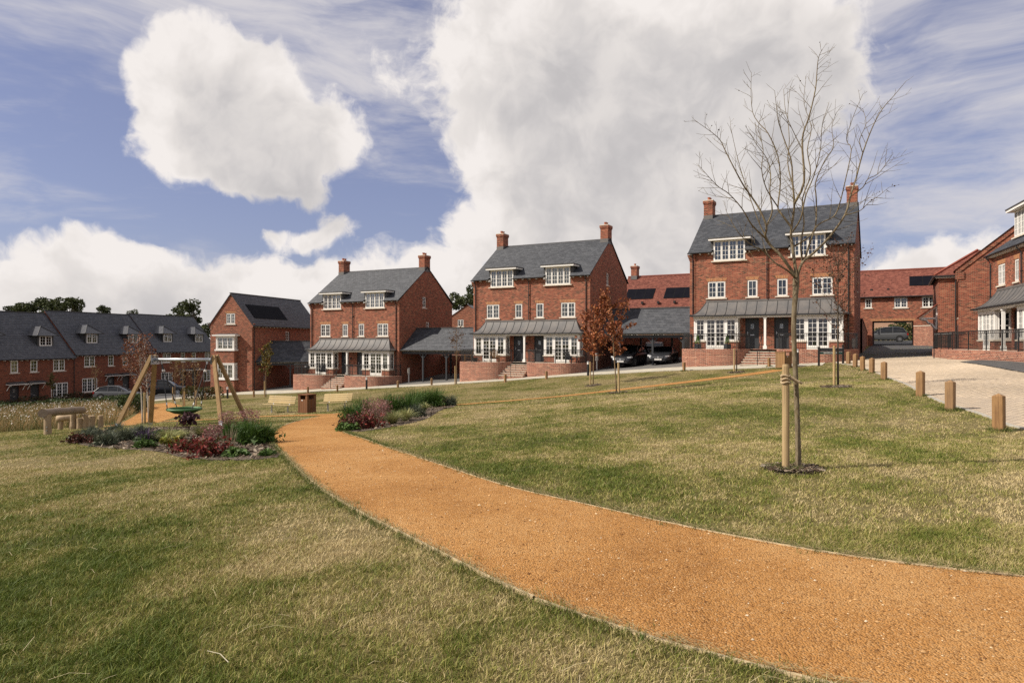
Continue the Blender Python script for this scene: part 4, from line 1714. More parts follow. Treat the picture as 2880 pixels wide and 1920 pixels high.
    r.poly((u0 - 0.28, y - 0.24, 0.722), (u1 + 0.28, y - 0.24, 0.722), (u1, 0.0, 0.84), (u0, 0.0, 0.84))
    r.poly((u1 + 0.28, y - 0.24, 0.722), (u1 + 0.28, 0, 0.722), (u1, 0.0, 0.84))
    r.poly((u0 - 0.28, 0, 0.722), (u0 - 0.28, y - 0.24, 0.722), (u0, 0.0, 0.84))
    r.build('bay_roof', 'lead', h)
    return h


gable_front_house()


# ------------------------------------------------------------------ terrace of dormered houses at the far side
def terrace_block(label):
    """two dwellings; local origin at the left end of the eaves line, x along the front, y to the back, z from the eaves"""
    h = thing('terraced_house', label, 'house', group='terraced pairs with hipped dormers')
    L, half, rise = 12.0, 4.02, 4.62
    zb = -5.6
    ff = [(1.28, 2.74, 2), (4.58, 5.40, 1), (6.72, 7.54, 1), (9.36, 10.80, 2)]
    gf = [(1.0, 3.06), (9.10, 11.18)]
    dr = [(4.50, 5.50), (6.72, 7.72)]
    holes = [(a, b, -1.66, -0.42) for a, b, c in ff] + [(a, b, -4.48, -2.92) for a, b in gf] + [(a, b, -4.98, -2.94) for a, b in dr]
    m = MB()
    wall_holes(m, 0, L, zb, 0.0, holes)
    m.build('front_wall', 'brick_dark', h)
    for x in (0, L):
        q = [(x, 0, zb), (x, 2 * half, zb), (x, 2 * half, 0), (x, half, rise), (x, 0, 0)]
        MB().poly(*(q if x > 0 else q[::-1])).build('side_wall', 'brick_dark', h)
    MB().poly((L, 2 * half, zb), (0, 2 * half, zb), (0, 2 * half, 0), (L, 2 * half, 0)).build('back_wall', 'brick_dark', h)
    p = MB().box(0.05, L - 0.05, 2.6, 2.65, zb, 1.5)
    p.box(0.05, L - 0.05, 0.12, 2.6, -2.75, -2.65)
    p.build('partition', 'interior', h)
    k = rise / half
    ov = 0.28
    m = MB()
    m.poly((-0.02, -ov, -ov * k), (L + 0.02, -ov, -ov * k), (L + 0.02, half, rise), (-0.02, half, rise))
    m.poly((L + 0.02, 2 * half + ov, -ov * k), (-0.02, 2 * half + ov, -ov * k), (-0.02, half, rise), (L + 0.02, half, rise))
    for x in (-0.02, L + 0.02):
        m.poly((x, -ov, -ov * k - 0.06), (x, -ov, -ov * k), (x, half, rise), (x, half, rise - 0.06))
    rf = m.build('roof', 'underlay', h)
    run = half + ov
    sl = math.hypot(run, run * k)
    s = (0, run / sl, run * k / sl)
    dms = [(2.42, 3.88), (8.50, 9.96)]
    slates('slate', rf, (-0.04, -ov, -ov * k + 0.004), (1, 0, 0), s, L + 0.08, sl, 'slate_dark', w=0.30, g=0.24, seed=31)
    MB().bar((-0.05, half, rise + 0.03), (L + 0.05, half, rise + 0.03), 0.22, 0.09).build('ridge', 'lead_dark', rf)
    eave_line(h, 0.0, L, -ov * k - 0.03, y=-ov, step=0.60)
    for a, b, c in ff:
        window(h, (a, 0.035, -1.66), b - a, 1.24, c, 2, 3, single=False)
    for a, b in gf:
        window(h, (a, 0.035, -4.48), b - a, 1.56, 3, 2, 4, single=False)
    for i, (a, b) in enumerate(dr):
        front_door(h, a, b, -4.98, -2.94, light=(i == 0))
        # flat porch hood on curved brackets
        hd = MB().box(a - 0.42, b + 0.42, -0.75, 0.0, -2.82, -2.74)
        hood = hd.build('porch_hood', 'white_paint', h)
        MB().poly((a - 0.45, -0.78, -2.738), (b + 0.45, -0.78, -2.738), (b + 0.45, 0, -2.55), (a - 0.45, 0, -2.55)).build('hood_roof', 'lead_dark', hood)
        for x in (a - 0.34, b + 0.34):
            pts = [(x, -0.62, -2.86), (x, -0.36, -2.93), (x, -0.22, -3.10), (x, -0.10, -3.30), (x, -0.03, -3.36)]
            MB().tube(pts, [0.05, 0.045, 0.04, 0.04, 0.05], 6).build('bracket', 'white_paint', hood)
    for (a, b) in dms:
        yf = 0.86
        z0, z1 = 1.02, 2.12
        d = MB()
        for (x0, x1) in ((a - 0.22, a), (b, b + 0.22)):
            d.box(x0, x1, yf, yf + 0.10, z0 - 0.15, z1)
        for x in (a - 0.22, b + 0.22):
            d.poly((x, yf, z0 - 0.15), (x, yf, z1), (x, z1 / k + 0.1, z1))
        dm = d.build('dormer', 'lead_dark', h)
        window(h, (a, yf - 0.02, z0), b - a, z1 - z0 - 0.02, 2, 2, 3, single=False, sill=False)
        x0, x1, xm = a - 0.55, b + 0.55, (a + b) / 2
        y0 = yf - 0.40
        zt = z1 + 0.98
        yr = y0 + 1.05
        r = MB()
        r.poly((x0, y0, z1), (x1, y0, z1), (xm, yr, zt))
        yb = (z1 / k) + 0.25
        r.poly((x1, y0, z1), (x1, yb, z1), (xm, zt / k + 0.05, zt), (xm, yr, zt))
        r.poly((x0, yb, z1), (x0, y0, z1), (xm, yr, zt), (xm, zt / k + 0.05, zt))
        r.build('hipped_roof', 'slate_plain', dm)
        MB().box(x0, x1, y0 - 0.02, yf + 0.3, z1 - 0.06, z1 - 0.002).build('fascia', 'black_metal', dm)
        for q in ((x0, y0, z1), (x1, y0, z1)):
            MB().tube([(q[0], q[1], q[2] + 0.02), (xm, yr, zt + 0.03)], 0.05, 6).build('hip_cap', 'lead_dark', dm)
    dp = MB().tube([(L - 0.10, -0.07, -0.3), (L - 0.10, -0.07, zb + 0.4)], 0.036, 8)
    dp.build('downpipe', 'black_metal', h)
    return h


def f_slate_plain(t):
    tc = t.new('ShaderNodeTexCoord')
    b = t.new('ShaderNodeTexBrick')
    t.put(b.inputs['Vector'], tc.outputs['UV'])
    b.inputs['Color1'].default_value = (0.045, 0.047, 0.055, 1)
    b.inputs['Color2'].default_value = (0.072, 0.073, 0.080, 1)
    b.inputs['Mortar'].default_value = (0.02, 0.02, 0.024, 1)
    b.inputs['Scale'].default_value = 1.0
    b.inputs['Mortar Size'].default_value = 0.008
    b.inputs['Brick Width'].default_value = 0.28
    b.inputs['Row Height'].default_value = 0.2
    return bsdf(t, b.outputs['Color'], 0.32, 0, 0.5, t.math('SUBTRACT', 1, b.outputs['Fac']), 0.5, 0.01)


_MF['slate_plain'] = f_slate_plain
TE = (-48.1, 75.06)
TA = (math.sin(R(13.5)), math.cos(R(13.5)))
tb = terrace_block('brick terraced pair with its eaves stepped between its two neighbours')
tlabs = ['lowest of the brick terraced pairs with hipped dormers, behind the daisies', 'brick terraced pair with hipped dormers behind the parked grey hatchback', 'highest of the dormered terraced pairs, behind the black estate car']
for i, (off, ez) in enumerate(((-12, -1.42), (0, -1.12), (12, -0.98))):
    o = tb if i == 0 else copy_tree(tb)
    o.location = (TE[0] + TA[0] * off, TE[1] + TA[1] * off, ez)
    o.rotation_euler = (0, 0, R(76.5))
    o['label'] = tlabs[i]


# ------------------------------------------------------------------ coach house with archway, and neighbours
def tiles_roof(name, parent, O, e, s, L, P, seed=5, clip=None):
    return slates(name, parent, O, e, s, L, P, 'clay_tile', w=0.20, g=0.14, seed=seed, lift=0.014, clip=clip)


def coach_house():
    h = thing('coach_house', 'brick coach house with red tiled roof spanning the archway', 'house', (33.0, 65.0, 0), -R(29.4))
    L0, L, D = -7.0, 7.6, 6.4
    zb, ze, zr = -1.4, 4.45, 7.0
    wins = [(0.54, 1.11, 3.22, 4.10, 1), (2.96, 4.02, 3.18, 4.14, 2), (5.18, 6.25, 3.18, 4.16, 2)]
    m = MB()
    wall_holes(m, L0, L, zb, ze, [w[:4] for w in wins] + [(1.15, 4.51, zb, 1.98)])
    m.build('front_wall', 'brick', h)
    p = MB()
    p.box(0.90, 1.15, 0.11, D, zb, 2.2)
    p.box(4.51, 4.76, 0.11, D, zb, 2.2)
    p.build('archway_wall', 'brick_dark', h)
    MB().box(1.15, 4.51, 0.02, D, 1.985, 2.2).build('archway_ceiling', 'lead_dark', h)
    b = MB()
    wall_holes(b, L0, L, zb, ze, [(1.15, 4.51, zb, 1.98)], y=D, depth=0.01)
    b.build('back_wall', 'brick', h)
    for x in (L0, L):
        MB().poly((x, 0, zb), (x, D, zb), (x, D, ze), (x, D / 2, zr), (x, 0, ze)).build('side_wall', 'brick', h)
    MB().box(L0 + 0.1, L - 0.1, 2.0, 2.05, 2.3, ze + 1.0).build('partition', 'interior', h)
    MB().poly((1.0, -0.006, 1.98), (4.66, -0.006, 1.98), (4.66, -0.006, 2.20), (1.0, -0.006, 2.20)).build('lintel', 'brick_arch', h)
    k = (zr - ze) / (D / 2)
    ov = 0.25
    m = MB()
    m.poly((L0, -ov, ze - ov * k), (L, -ov, ze - ov * k), (L, D / 2, zr), (L0, D / 2, zr))
    m.poly((L, D + ov, ze - ov * k), (L0, D + ov, ze - ov * k), (L0, D / 2, zr), (L, D / 2, zr))
    rf = m.build('roof', 'underlay', h)
    run = D / 2 + ov
    sl = math.hypot(run, run * k)
    s = (0, run / sl, run * k / sl)
    tiles_roof('roof_tile', rf, (L0, -ov, ze - ov * k + 0.004), (1, 0, 0), s, L - L0, sl)
    MB().bar((L0, D / 2, zr + 0.03), (L, D / 2, zr + 0.03), 0.24, 0.10).build('ridge', 'clay_plain', rf)
    solar_array(h, (L0, -ov, ze - ov * k), (1, 0, 0), s, 2, 4.20 - L0, 1.55, 1.06, 1.55)
    for u in (1.05, 2.45):
        MB().box(u - 0.09, u + 0.09, 0.55, 0.85, ze + 0.35, ze + 0.62).build('roof_vent', 'black_metal', rf)
    g = MB().tube([(L0, -ov - 0.04, ze - ov * k - 0.04), (L, -ov - 0.04, ze - ov * k - 0.04)], 0.06, 6)
    g.build('gutter', 'black_metal', h)
    for (a, b_, c, d, n) in wins:
        window(h, (a, 0.035, c), b_ - a, d - c, n, 2, 3, single=False)
    return h


simple('clay_plain', (0.22, 0.06, 0.04), (0.28, 0.08, 0.05), 4.0, 0.8)
coach_house()


def curved_garden_wall():
    h = thing('garden_wall', 'curved pinkish brick wall right of the archway', 'wall')
    O = (33.0, 65.0, 0, 29.4)
    pts = [wp(O, 4.60, -0.25), wp(O, 5.2, -0.9), wp(O, 5.9, -1.9), wp(O, 6.2, -3.2), wp(O, 6.1, -4.4)]
    c = smooth_pl([p[:2] for p in pts], 14)
    m = MB()
    k = MB()
    for a, b in zip(c[:-1], c[1:]):
        za = G(*a)
        m.bar((a[0], a[1], 0.20), (b[0], b[1], 0.20), 0.22, 2.5)
        k.bar((a[0], a[1], 1.48), (b[0], b[1], 1.48), 0.28, 0.06)
    m.build('brickwork', 'brick_pink', h)
    k.build('coping', 'stone_sill', h)


curved_garden_wall()


def side_garden_wall():
    """wall running back from the corner of the right-hand pair"""
    h = thing('garden_wall', 'sloping brick wall running back from the pair of houses to the archway', 'wall')
    a = wp('H3', 10.75, 8.8)
    b = wp((33.0, 65.0, 0, 29.4), 0.75, -0.2)
    m = MB()
    m.poly((a[0], a[1], -1.6), (b[0], b[1], -1.6), (b[0], b[1], 0.85), (a[0], a[1], 1.75))
    n = Vector((b[1] - a[1], -(b[0] - a[0]), 0)).normalized() * -0.22
    m.poly((b[0] + n.x, b[1] + n.y, -1.6), (a[0] + n.x, a[1] + n.y, -1.6), (a[0] + n.x, a[1] + n.y, 1.75), (b[0] + n.x, b[1] + n.y, 0.85))
    m.build('brickwork', 'brick', h)
    MB().bar((a[0] + n.x / 2, a[1] + n.y / 2, 1.79), (b[0] + n.x / 2, b[1] + n.y / 2, 0.89), 0.30, 0.07).build('coping', 'brick_coping', h)


side_garden_wall()


def corner_house():
    """brick house with hipped and gabled red roof left of the right-hand house"""
    h = thing('corner_house', 'red-roofed brick house with gallows porch between archway and railings', 'house', (28.1, 45.0, 0), -R(29.4))
    zb = -1.6
    # wing A: hipped, its narrow face towards the green
    A0, A1, AD, ze, zr = 0.0, 7.0, 7.5, 4.38, 6.15
    m = MB().box(A0, A1, 0.0, AD, zb, ze)
    m.build('front_wall', 'brick', h)
    ov = 0.25
    m = MB()
    ym = AD / 2
    hp = 2.6
    e0, e1, f0, f1 = A0 - ov, A1 + ov, -ov, AD + ov
    z = ze - 0.02
    m.poly((e0, f0, z), (e1, f0, z), (e1 - hp, f0 + hp, zr), (e0 + hp, f0 + hp, zr))
    m.poly((e0, f1, z), (e0, f0, z), (e0 + hp, f0 + hp, zr), (e0 + hp, f1 - hp, zr))
    m.poly((e1, f0, z), (e1, f1, z), (e1 - hp, f1 - hp, zr), (e1 - hp, f0 + hp, zr))
    m.poly((e1, f1, z), (e0, f1, z), (e0 + hp, f1 - hp, zr), (e1 - hp, f1 - hp, zr))
    m.poly((e0 + hp, f0 + hp, zr), (e1 - hp, f0 + hp, zr), (e1 - hp, f1 - hp, zr), (e0 + hp, f1 - hp, zr))
    rf = m.build('roof', 'underlay', h)
    run = hp
    sl = math.hypot(run, zr - z)
    kx = run / sl

    def clipA(u, v):
        d = v * kx
        return (u > d) & (u < (A1 + 2 * ov) - d)

    def clipB(u, v):
        d = v * kx
        return (u > d) & (u < (AD + 2 * ov) - d)
    tiles_roof('roof_tile', rf, (e0, f0, z + 0.004), (1, 0, 0), (0, run / sl, (zr - z) / sl), A1 + 2 * ov, sl, 6, clipA)
    tiles_roof('roof_tile', rf, (e0, f0, z + 0.004), (0, 1, 0), (run / sl, 0, (zr - z) / sl), AD + 2 * ov, sl, 7, clipB)
    MB().tube([(e0, f0, z + 0.03), (e0 + hp, f0 + hp, zr + 0.04)], 0.09, 6).build('hip_cap', 'clay_plain', rf)
    MB().box(e0 - 0.05, e1 + 0.05, f0 - 0.06, f0 + 0.06, z - 0.09, z + 0.0).build('gutter', 'black_metal', h)
    MB().box(e0 - 0.06, e0 + 0.06, f0 + 0.06, f1, z - 0.09, z + 0.0).build('gutter', 'black_metal', h)
    MB().box(e0 + 0.08, e1, f0 + 0.10, 0.0, z - 0.16, z - 0.10).build('soffit', 'white_paint', h)
    d = MB()
    for k in range(6):
        d.box(0.05 + k * 0.2, 0.15 + k * 0.2, -0.05, 0.0, ze - 0.30, ze - 0.12)
    d.build('brick_dentil', 'brick', h, kind='stuff')
    # wing B: gable towards the green, steps forward
    u0, u1, y0 = 1.02, 9.0, -1.62
    zeB, zrB = 4.72, 8.1
    mid = (u0 + u1) / 2
    m = MB()
    m.poly((u0, y0, zb), (u1, y0, zb), (u1, y0, zeB), (mid, y0, zrB), (u0, y0, zeB))
    m.build('gable_wall', 'brick', h)
    m = MB()
    wl = [(-1.25, -0.45, 1.3, 3.9)]
    # left flank with one opening, plane x = u0
    m.poly((u0, y0, zb), (u0, y0, zeB), (u0, -1.25, zeB), (u0, -1.25, zb))
    m.poly((u0, -0.45, zb), (u0, -0.45, zeB), (u0, 0.0, zeB), (u0, 0.0, zb))
    m.poly((u0, -1.25, 3.9), (u0, -1.25, zeB), (u0, -0.45, zeB), (u0, -0.45, 3.9))
    m.poly((u0, -1.25, zb), (u0, -1.25, 1.55), (u0, -0.45, 1.55), (u0, -0.45, zb))
    m.build('flank_wall', 'brick', h)
    window(h, (u0 + 0.07, -0.45, 1.55), 0.8, 2.35, 1, 2, 6, rz=R(-90), single=False)
    jb = MB()
    for z_ in (1.6, 2.55):
        jb.tube([(u0 - 0.12, -1.30, z_), (u0 - 0.12, -0.40, z_)], 0.02, 5)
    for k in range(9):
        yy = -1.30 + k * 0.1125
        jb.tube([(u0 - 0.12, yy, 1.6), (u0 - 0.12, yy, 2.55)], 0.01, 4)
    jb.build('juliet_balcony', 'black_metal', h)
    front_door_o = MB().box(u0 - 0.01, u0 + 0.05, -1.3, -0.4, -0.4, 1.1).build('door', 'door_grey', h)
    k = (zrB - zeB) / (mid - u0)
    m = MB()
    m.poly((u0 - 0.2, 4.0, zeB - 0.2 * k), (u0 - 0.2, y0 - 0.12, zeB - 0.2 * k), (mid, y0 - 0.12, zrB), (mid, 4.0, zrB))
    m.poly((u1 + 0.2, y0 - 0.12, zeB - 0.2 * k), (u1 + 0.2, 4.0, zeB - 0.2 * k), (mid, 4.0, zrB), (mid, y0 - 0.12, zrB))
    r2 = m.build('roof', 'underlay', h)
    run = mid - u0 + 0.2
    sl = math.hypot(run, run * k)
    tiles_roof('roof_tile', r2, (u0 - 0.2, y0 - 0.12, zeB - 0.2 * k + 0.004), (0, 1, 0), (run / sl, 0, run * k / sl), 5.6, sl, 8)
    # brick verge band and kneeler
    vb = MB()
    n = 14
    for i in range(n):
        t = i / n
        t2 = (i + 1) / n
        a = (u0 - 0.16 + (mid - u0 + 0.16) * t, zeB - 0.16 * k + (zrB - zeB + 0.16 * k) * t)
        b = (u0 - 0.16 + (mid - u0 + 0.16) * t2, zeB - 0.16 * k + (zrB - zeB + 0.16 * k) * t2)
        vb.poly((a[0], y0 - 0.06, a[1] - 0.36), (b[0], y0 - 0.06, b[1] - 0.36), (b[0], y0 - 0.06, b[1] - 0.02), (a[0], y0 - 0.06, a[1] - 0.02))
        vb.poly((a[0], y0, a[1] - 0.36), (b[0], y0, b[1] - 0.36), (b[0], y0 - 0.06, b[1] - 0.36), (a[0], y0 - 0.06, a[1] - 0.36))
    vb.build('verge_band', 'brick', h)
    kn = MB().box(u0 - 0.17, u0 + 0.3, y0 - 0.06, y0 + 0.3, zeB - 0.75, zeB - 0.30)
    kn.build('kneeler', 'brick', h)
    MB().tube([(u0 - 0.06, -0.06, ze), (u0 - 0.06, -0.06, zb + 0.5)], 0.04, 8).build('downpipe', 'black_metal', h)
    chimney(h, 5.6, 6.2, 2.4, 3.3, 6.6, 9.3, 1)
    # gallows porch on the left flank of wing A
    for yy in (1.2, 2.6):
        br = MB()
        x = 0.0
        br.bar((x - 0.05, yy, 0.85), (x - 0.05, yy, 2.45), 0.09, 0.09, (0, 1, 0))
        br.bar((x - 0.05, yy, 1.62), (x - 0.98, yy, 1.62), 0.09, 0.09)
        br.bar((x - 1.05, yy, 1.60), (x - 0.03, yy, 2.42), 0.10, 0.09)
        br.tube([(x - 0.95, yy, 1.56), (x - 0.62, yy, 1.50), (x - 0.50, yy, 1.32), (x - 0.30, yy, 1.22), (x - 0.07, yy, 0.90)], 0.05, 6)
        br.build('porch_bracket', 'white_paint', h)
    pr = MB()
    pr.bar((-1.16, 1.9, 1.64), (0.0, 1.9, 2.58), 2.0, 0.06)
    pr.build('porch_roof', 'clay_plain', h)
    return h


corner_house()


def red_roof_house():
    """house behind the car port, only its roof and chimney show"""
    h = thing('tiled_house', 'house with red tiled roof and two solar arrays behind the car port', 'house', (13.05, 76.0, 0), -R(28))
    L, half = 17.0, 4.6
    zr, k = 7.25, 0.95
    ze = zr - k * half
    zb = -2.2
    m = MB()
    wall_holes(m, 0, L, zb, ze, [(1.2, 2.4, 0.3, 1.4), (4.0, 5.2, 0.3, 1.4), (8.0, 9.2, 0.3, 1.4)], y=-half)
    m.build('front_wall', 'brick', h)
    for a in (1.2, 4.0, 8.0):
        window(h, (a, -half + 0.035, 0.3), 1.2, 1.1, 2, 2, 3, single=False)
    for x in (0, L):
        MB().poly((x, -half, zb), (x, half, zb), (x, half, ze), (x, 0, zr), (x, -half, ze)).build('side_wall', 'brick', h)
    MB().poly((L, half, zb), (0, half, zb), (0, half, ze), (L, half, ze)).build('back_wall', 'brick', h)
    MB().box(0.1, L - 0.1, -1.6, -1.55, zb, ze).build('partition', 'interior', h)
    m = MB()
    m.poly((-0.1, -half - 0.25, ze - 0.25 * k), (L, -half - 0.25, ze - 0.25 * k), (L, 0, zr), (-0.1, 0, zr))
    m.poly((L, half + 0.25, ze - 0.25 * k), (-0.1, half + 0.25, ze - 0.25 * k), (-0.1, 0, zr), (L, 0, zr))
    rf = m.build('roof', 'underlay', h)
    run = half + 0.25
    sl = math.hypot(run, run * k)
    s = (0, run / sl, run * k / sl)
    tiles_roof('roof_tile', rf, (-0.1, -half - 0.25, ze - 0.25 * k + 0.004), (1, 0, 0), s, L + 0.1, sl, 15)
    MB().bar((-0.1, 0, zr + 0.03), (L, 0, zr + 0.03), 0.24, 0.1).build('ridge', 'clay_plain', rf)
    solar_array(h, (-0.1, -half - 0.25, ze - 0.25 * k), (1, 0, 0), s, 3, 0.55, sl - 3.95, 1.0, 1.7)
    solar_array(h, (-0.1, -half - 0.25, ze - 0.25 * k), (1, 0, 0), s, 3, 4.75, sl - 3.95, 1.0, 1.7)
    for u in (0.9, 2.6, 4.3, 6.0):
        MB().box(u - 0.1, u + 0.1, -3.7, -3.4, zr - 3.42 * k, zr - 3.42 * k + 0.25).build('roof_vent', 'black_metal', rf)
    chimney(h, 0.35, 1.0, -0.45, 0.45, zr - 0.35, zr + 1.15, 1)


red_roof_house()


def back_gable_house():
    h = thing('gabled_house', 'small slate-roofed brick gable seen in the gap between two tall pairs', 'house', (-8.6, 92.6, 0), -R(16))
    W, D, ze, zr, zb = 5.4, 9.0, 3.3, 5.05, -4
    m = MB()
    wall_holes(m, 0, W, zb, ze - 0.2, [(1.3, 2.15, 2.1, 3.05)])
    m.poly((0, 0, ze - 0.2), (W, 0, ze - 0.2), (W, 0, ze), (W / 2, 0, zr), (0, 0, ze))
    m.build('front_wall', 'brick', h)
    window(h, (1.3, 0.03, 2.1), 0.85, 0.95, 2, 1, 3, single=False)
    MB().poly((W, 0, zb), (W, D, zb), (W, D, ze), (W, 0, ze)).build('side_wall', 'brick', h)
    MB().box(0.1, W - 0.1, 1.5, 1.55, zb, ze).build('partition', 'interior', h)
    m = MB()
    m.poly((W + .15, -0.1, ze - .1), (W + .15, D, ze - .1), (W / 2, D, zr), (W / 2, -0.1, zr))
    m.poly((-.15, D, ze - .1), (-.15, -0.1, ze - .1), (W / 2, -0.1, zr), (W / 2, D, zr))
    m.build('roof', 'slate_plain', h)


back_gable_house()


def far_house():
    h = thing('far_house', 'pale brick house with red roof seen through the archway', 'house', (50.0, 99.0, 0), -R(30))
    m = MB()
    wall_holes(m, 0, 9, -1.5, 4.6, [(1.2, 2.2, 0.8, 1.9), (3.6, 4.6, 0.8, 1.9), (1.2, 2.2, 3.0, 4.0), (3.6, 4.6, 3.0, 4.0)])
    m.build('front_wall', 'render_cream', h)
    for (a, z) in ((1.2, 0.8), (3.6, 0.8), (1.2, 3.0), (3.6, 3.0)):
        window(h, (a, 0.03, z), 1.0, 1.05, 2, 2, 3, single=False)
    MB().poly((0, 7, -1.5), (0, 0, -1.5), (0, 0, 4.6), (0, 3.5, 7.2), (0, 7, 4.6)).build('side_wall', 'render_cream', h)
    m = MB()
    m.poly((-.1, -.3, 4.5), (9.1, -.3, 4.5), (9.1, 3.5, 7.3), (-.1, 3.5, 7.3))
    m.poly((9.1, 7.3, 4.5), (-.1, 7.3, 4.5), (-.1, 3.5, 7.3), (9.1, 3.5, 7.3))
    m.build('roof', 'clay_plain', h)
    MB().box(0.1, 8.9, 1.5, 1.55, -1, 4.4).build('partition', 'interior', h)


far_house()


# ------------------------------------------------------------------ car ports
def carport(label, A, B, ze, depth=5.2, rise=2.02, posts=(0.33, 0.98), back=True):
    ax, ay = A
    L = math.hypot(B[0] - ax, B[1] - ay)
    th = math.atan2(B[1] - ay, B[0] - ax)
    h = thing('car_port', label, 'car port', (ax, ay, 0), th, 'slate-roofed car ports between the houses')
    half = depth / 2
    m = MB()
    m.poly((0, 0, ze), (L, 0, ze), (L, half, ze + rise), (0, half, ze + rise))
    m.poly((L, depth, ze), (0, depth, ze), (0, half, ze + rise), (L, half, ze + rise))
    rf = m.build('roof', 'underlay', h)
    sl = math.hypot(half, rise)
    slates('slate', rf, (0, 0, ze + 0.004), (1, 0, 0), (0, half / sl, rise / sl), L, sl, 'slate', w=0.27, g=0.21, seed=41)
    MB().bar((0, half, ze + rise + 0.02), (L, half, ze + rise + 0.02), 0.24, 0.09).build('ridge', 'lead_dark', rf)
    MB().tube([(0, -0.06, ze - 0.02), (L, -0.06, ze - 0.02)], 0.06, 6).build('gutter', 'black_metal', h)
    MB().box(0.05, L - 0.05, 0.10, 0.16, ze - 0.10, ze - 0.04).build('fascia', 'white_paint', h)
    MB().box(0.0, L, 0.24, 0.40, ze - 0.34, ze - 0.12).build('beam', 'door_grey', h)
    MB().box(0.0, L, depth - 0.40, depth - 0.24, ze - 0.30, ze - 0.12).build('beam', 'door_grey', h)
    c, s = math.cos(th), math.sin(th)
    for t in posts:
        for v in (0.32, depth - 0.32):
            u = L * t
            x, y = ax + c * u - s * v, ay + s * u + c * v
            zg = G(x, y)
            p = MB().box(u - 0.07, u + 0.07, v - 0.07, v + 0.07, zg - 0.1, ze - 0.2)
            if v < 1:
                for sg in (-1, 1):
                    p.bar((u, v, ze - 0.75), (u + sg * 0.42, v, ze - 0.30), 0.07, 0.07)
            p.build('post', 'door_grey', h)
    fb = MB().box(-0.035, 0.035, 0, 0.12, -0.08, 0).mesh('rafter_foot', 'white_paint')
    k = 0.3
    while k < L:
        link('rafter_foot', fb, h, None, (k, 0.0, ze - 0.03))
        k += 0.62
    return h


carport('slate car port roof beside the narrow solar townhouse', (-24.97, 66.5), (-19.75, 66.85), -1.92, posts=(0.62,))
carport('slate car port with dark shaded bay between two brick pairs, no cars in it', (-10.2, 62.1), (-3.28, 58.45), -0.72, posts=(0.30, 0.62))
carport('slate car port with parked cars below its black posts', (6.53, 54.2), (13.25, 50.1), 0.67, posts=(0.26, 0.60, 0.90))


def garden_wall_at(label, a, b, z1, mat='brick', gate=None, name='garden_wall', cope=True):
    h = thing(name, label, 'wall')
    zb = min(G(*a), G(*b)) - 0.3
    d = Vector((b[0] - a[0], b[1] - a[1], 0))
    segs = [(0, 1)] if gate is None else [(0, gate[0]), (gate[1], 1)]
    for (t0, t1) in segs:
        p, q = Vector((a[0], a[1], 0)) + d * t0, Vector((a[0], a[1], 0)) + d * t1
        MB().bar((p.x, p.y, (zb + z1) / 2), (q.x, q.y, (zb + z1) / 2), 0.22, z1 - zb).build('brickwork', mat, h)
        if cope:
            MB().bar((p.x, p.y, z1 + 0.035), (q.x, q.y, z1 + 0.035), 0.30, 0.07).build('coping', 'stone_sill', h)
    if gate:
        n = 9
        for k in range(n):
            t = gate[0] + (gate[1] - gate[0]) * (k + 0.04) / n
            t2 = gate[0] + (gate[1] - gate[0]) * (k + 0.96) / n
            p, q = Vector((a[0], a[1], 0)) + d * t, Vector((a[0], a[1], 0)) + d * t2
            MB().bar((p.x, p.y, (zb + z1 - 0.1) / 2), (q.x, q.y, (zb + z1 - 0.1) / 2), 0.04, z1 - zb - 0.1).build('gate_board', 'fence_wood', h)
    return h


simple('fence_wood', (0.30, 0.19, 0.09), (0.24, 0.15, 0.07), 3.0, 0.85, stretch=(1, 1, 0.2))
garden_wall_at('brick garden wall with timber gate behind the parked cars', wp('H2', 10.7, 8.6)[:2], wp('H3', -0.1, 8.3)[:2], 0.42, gate=(0.62, 0.80))
garden_wall_at('brick garden wall at the back of the empty car port', wp('H1', 10.7, 7.0)[:2], wp('H2', -0.1, 7.0)[:2], -1.35)
garden_wall_at('brick garden wall at the back of the car port by the townhouse', (-24.0, 73.5), (-17.5, 73.8), -2.7)
# ------------------------------------------------------------------ raised front terraces with steps and railings
def strip_wall(m, pl, t, z0, z1, inward=1):
    """wall of thickness t along a plan polyline"""
    p = np.asarray(pl, float)
    tg_ = np.gradient(p, axis=0)
    tg_ /= np.linalg.norm(tg_, axis=1, keepdims=True)
    nn = np.stack([-tg_[:, 1], tg_[:, 0]], 1) * t * inward
    q = p + nn
    m.grid([[(a[0], a[1], z0) for a in p], [(a[0], a[1], z1) for a in p], [(a[0], a[1], z1) for a in q], [(a[0], a[1], z0) for a in q]])
    for k in (0, -1):
        m.poly((p[k][0], p[k][1], z0), (q[k][0], q[k][1], z0), (q[k][0], q[k][1], z1), (p[k][0], p[k][1], z1))
    return m


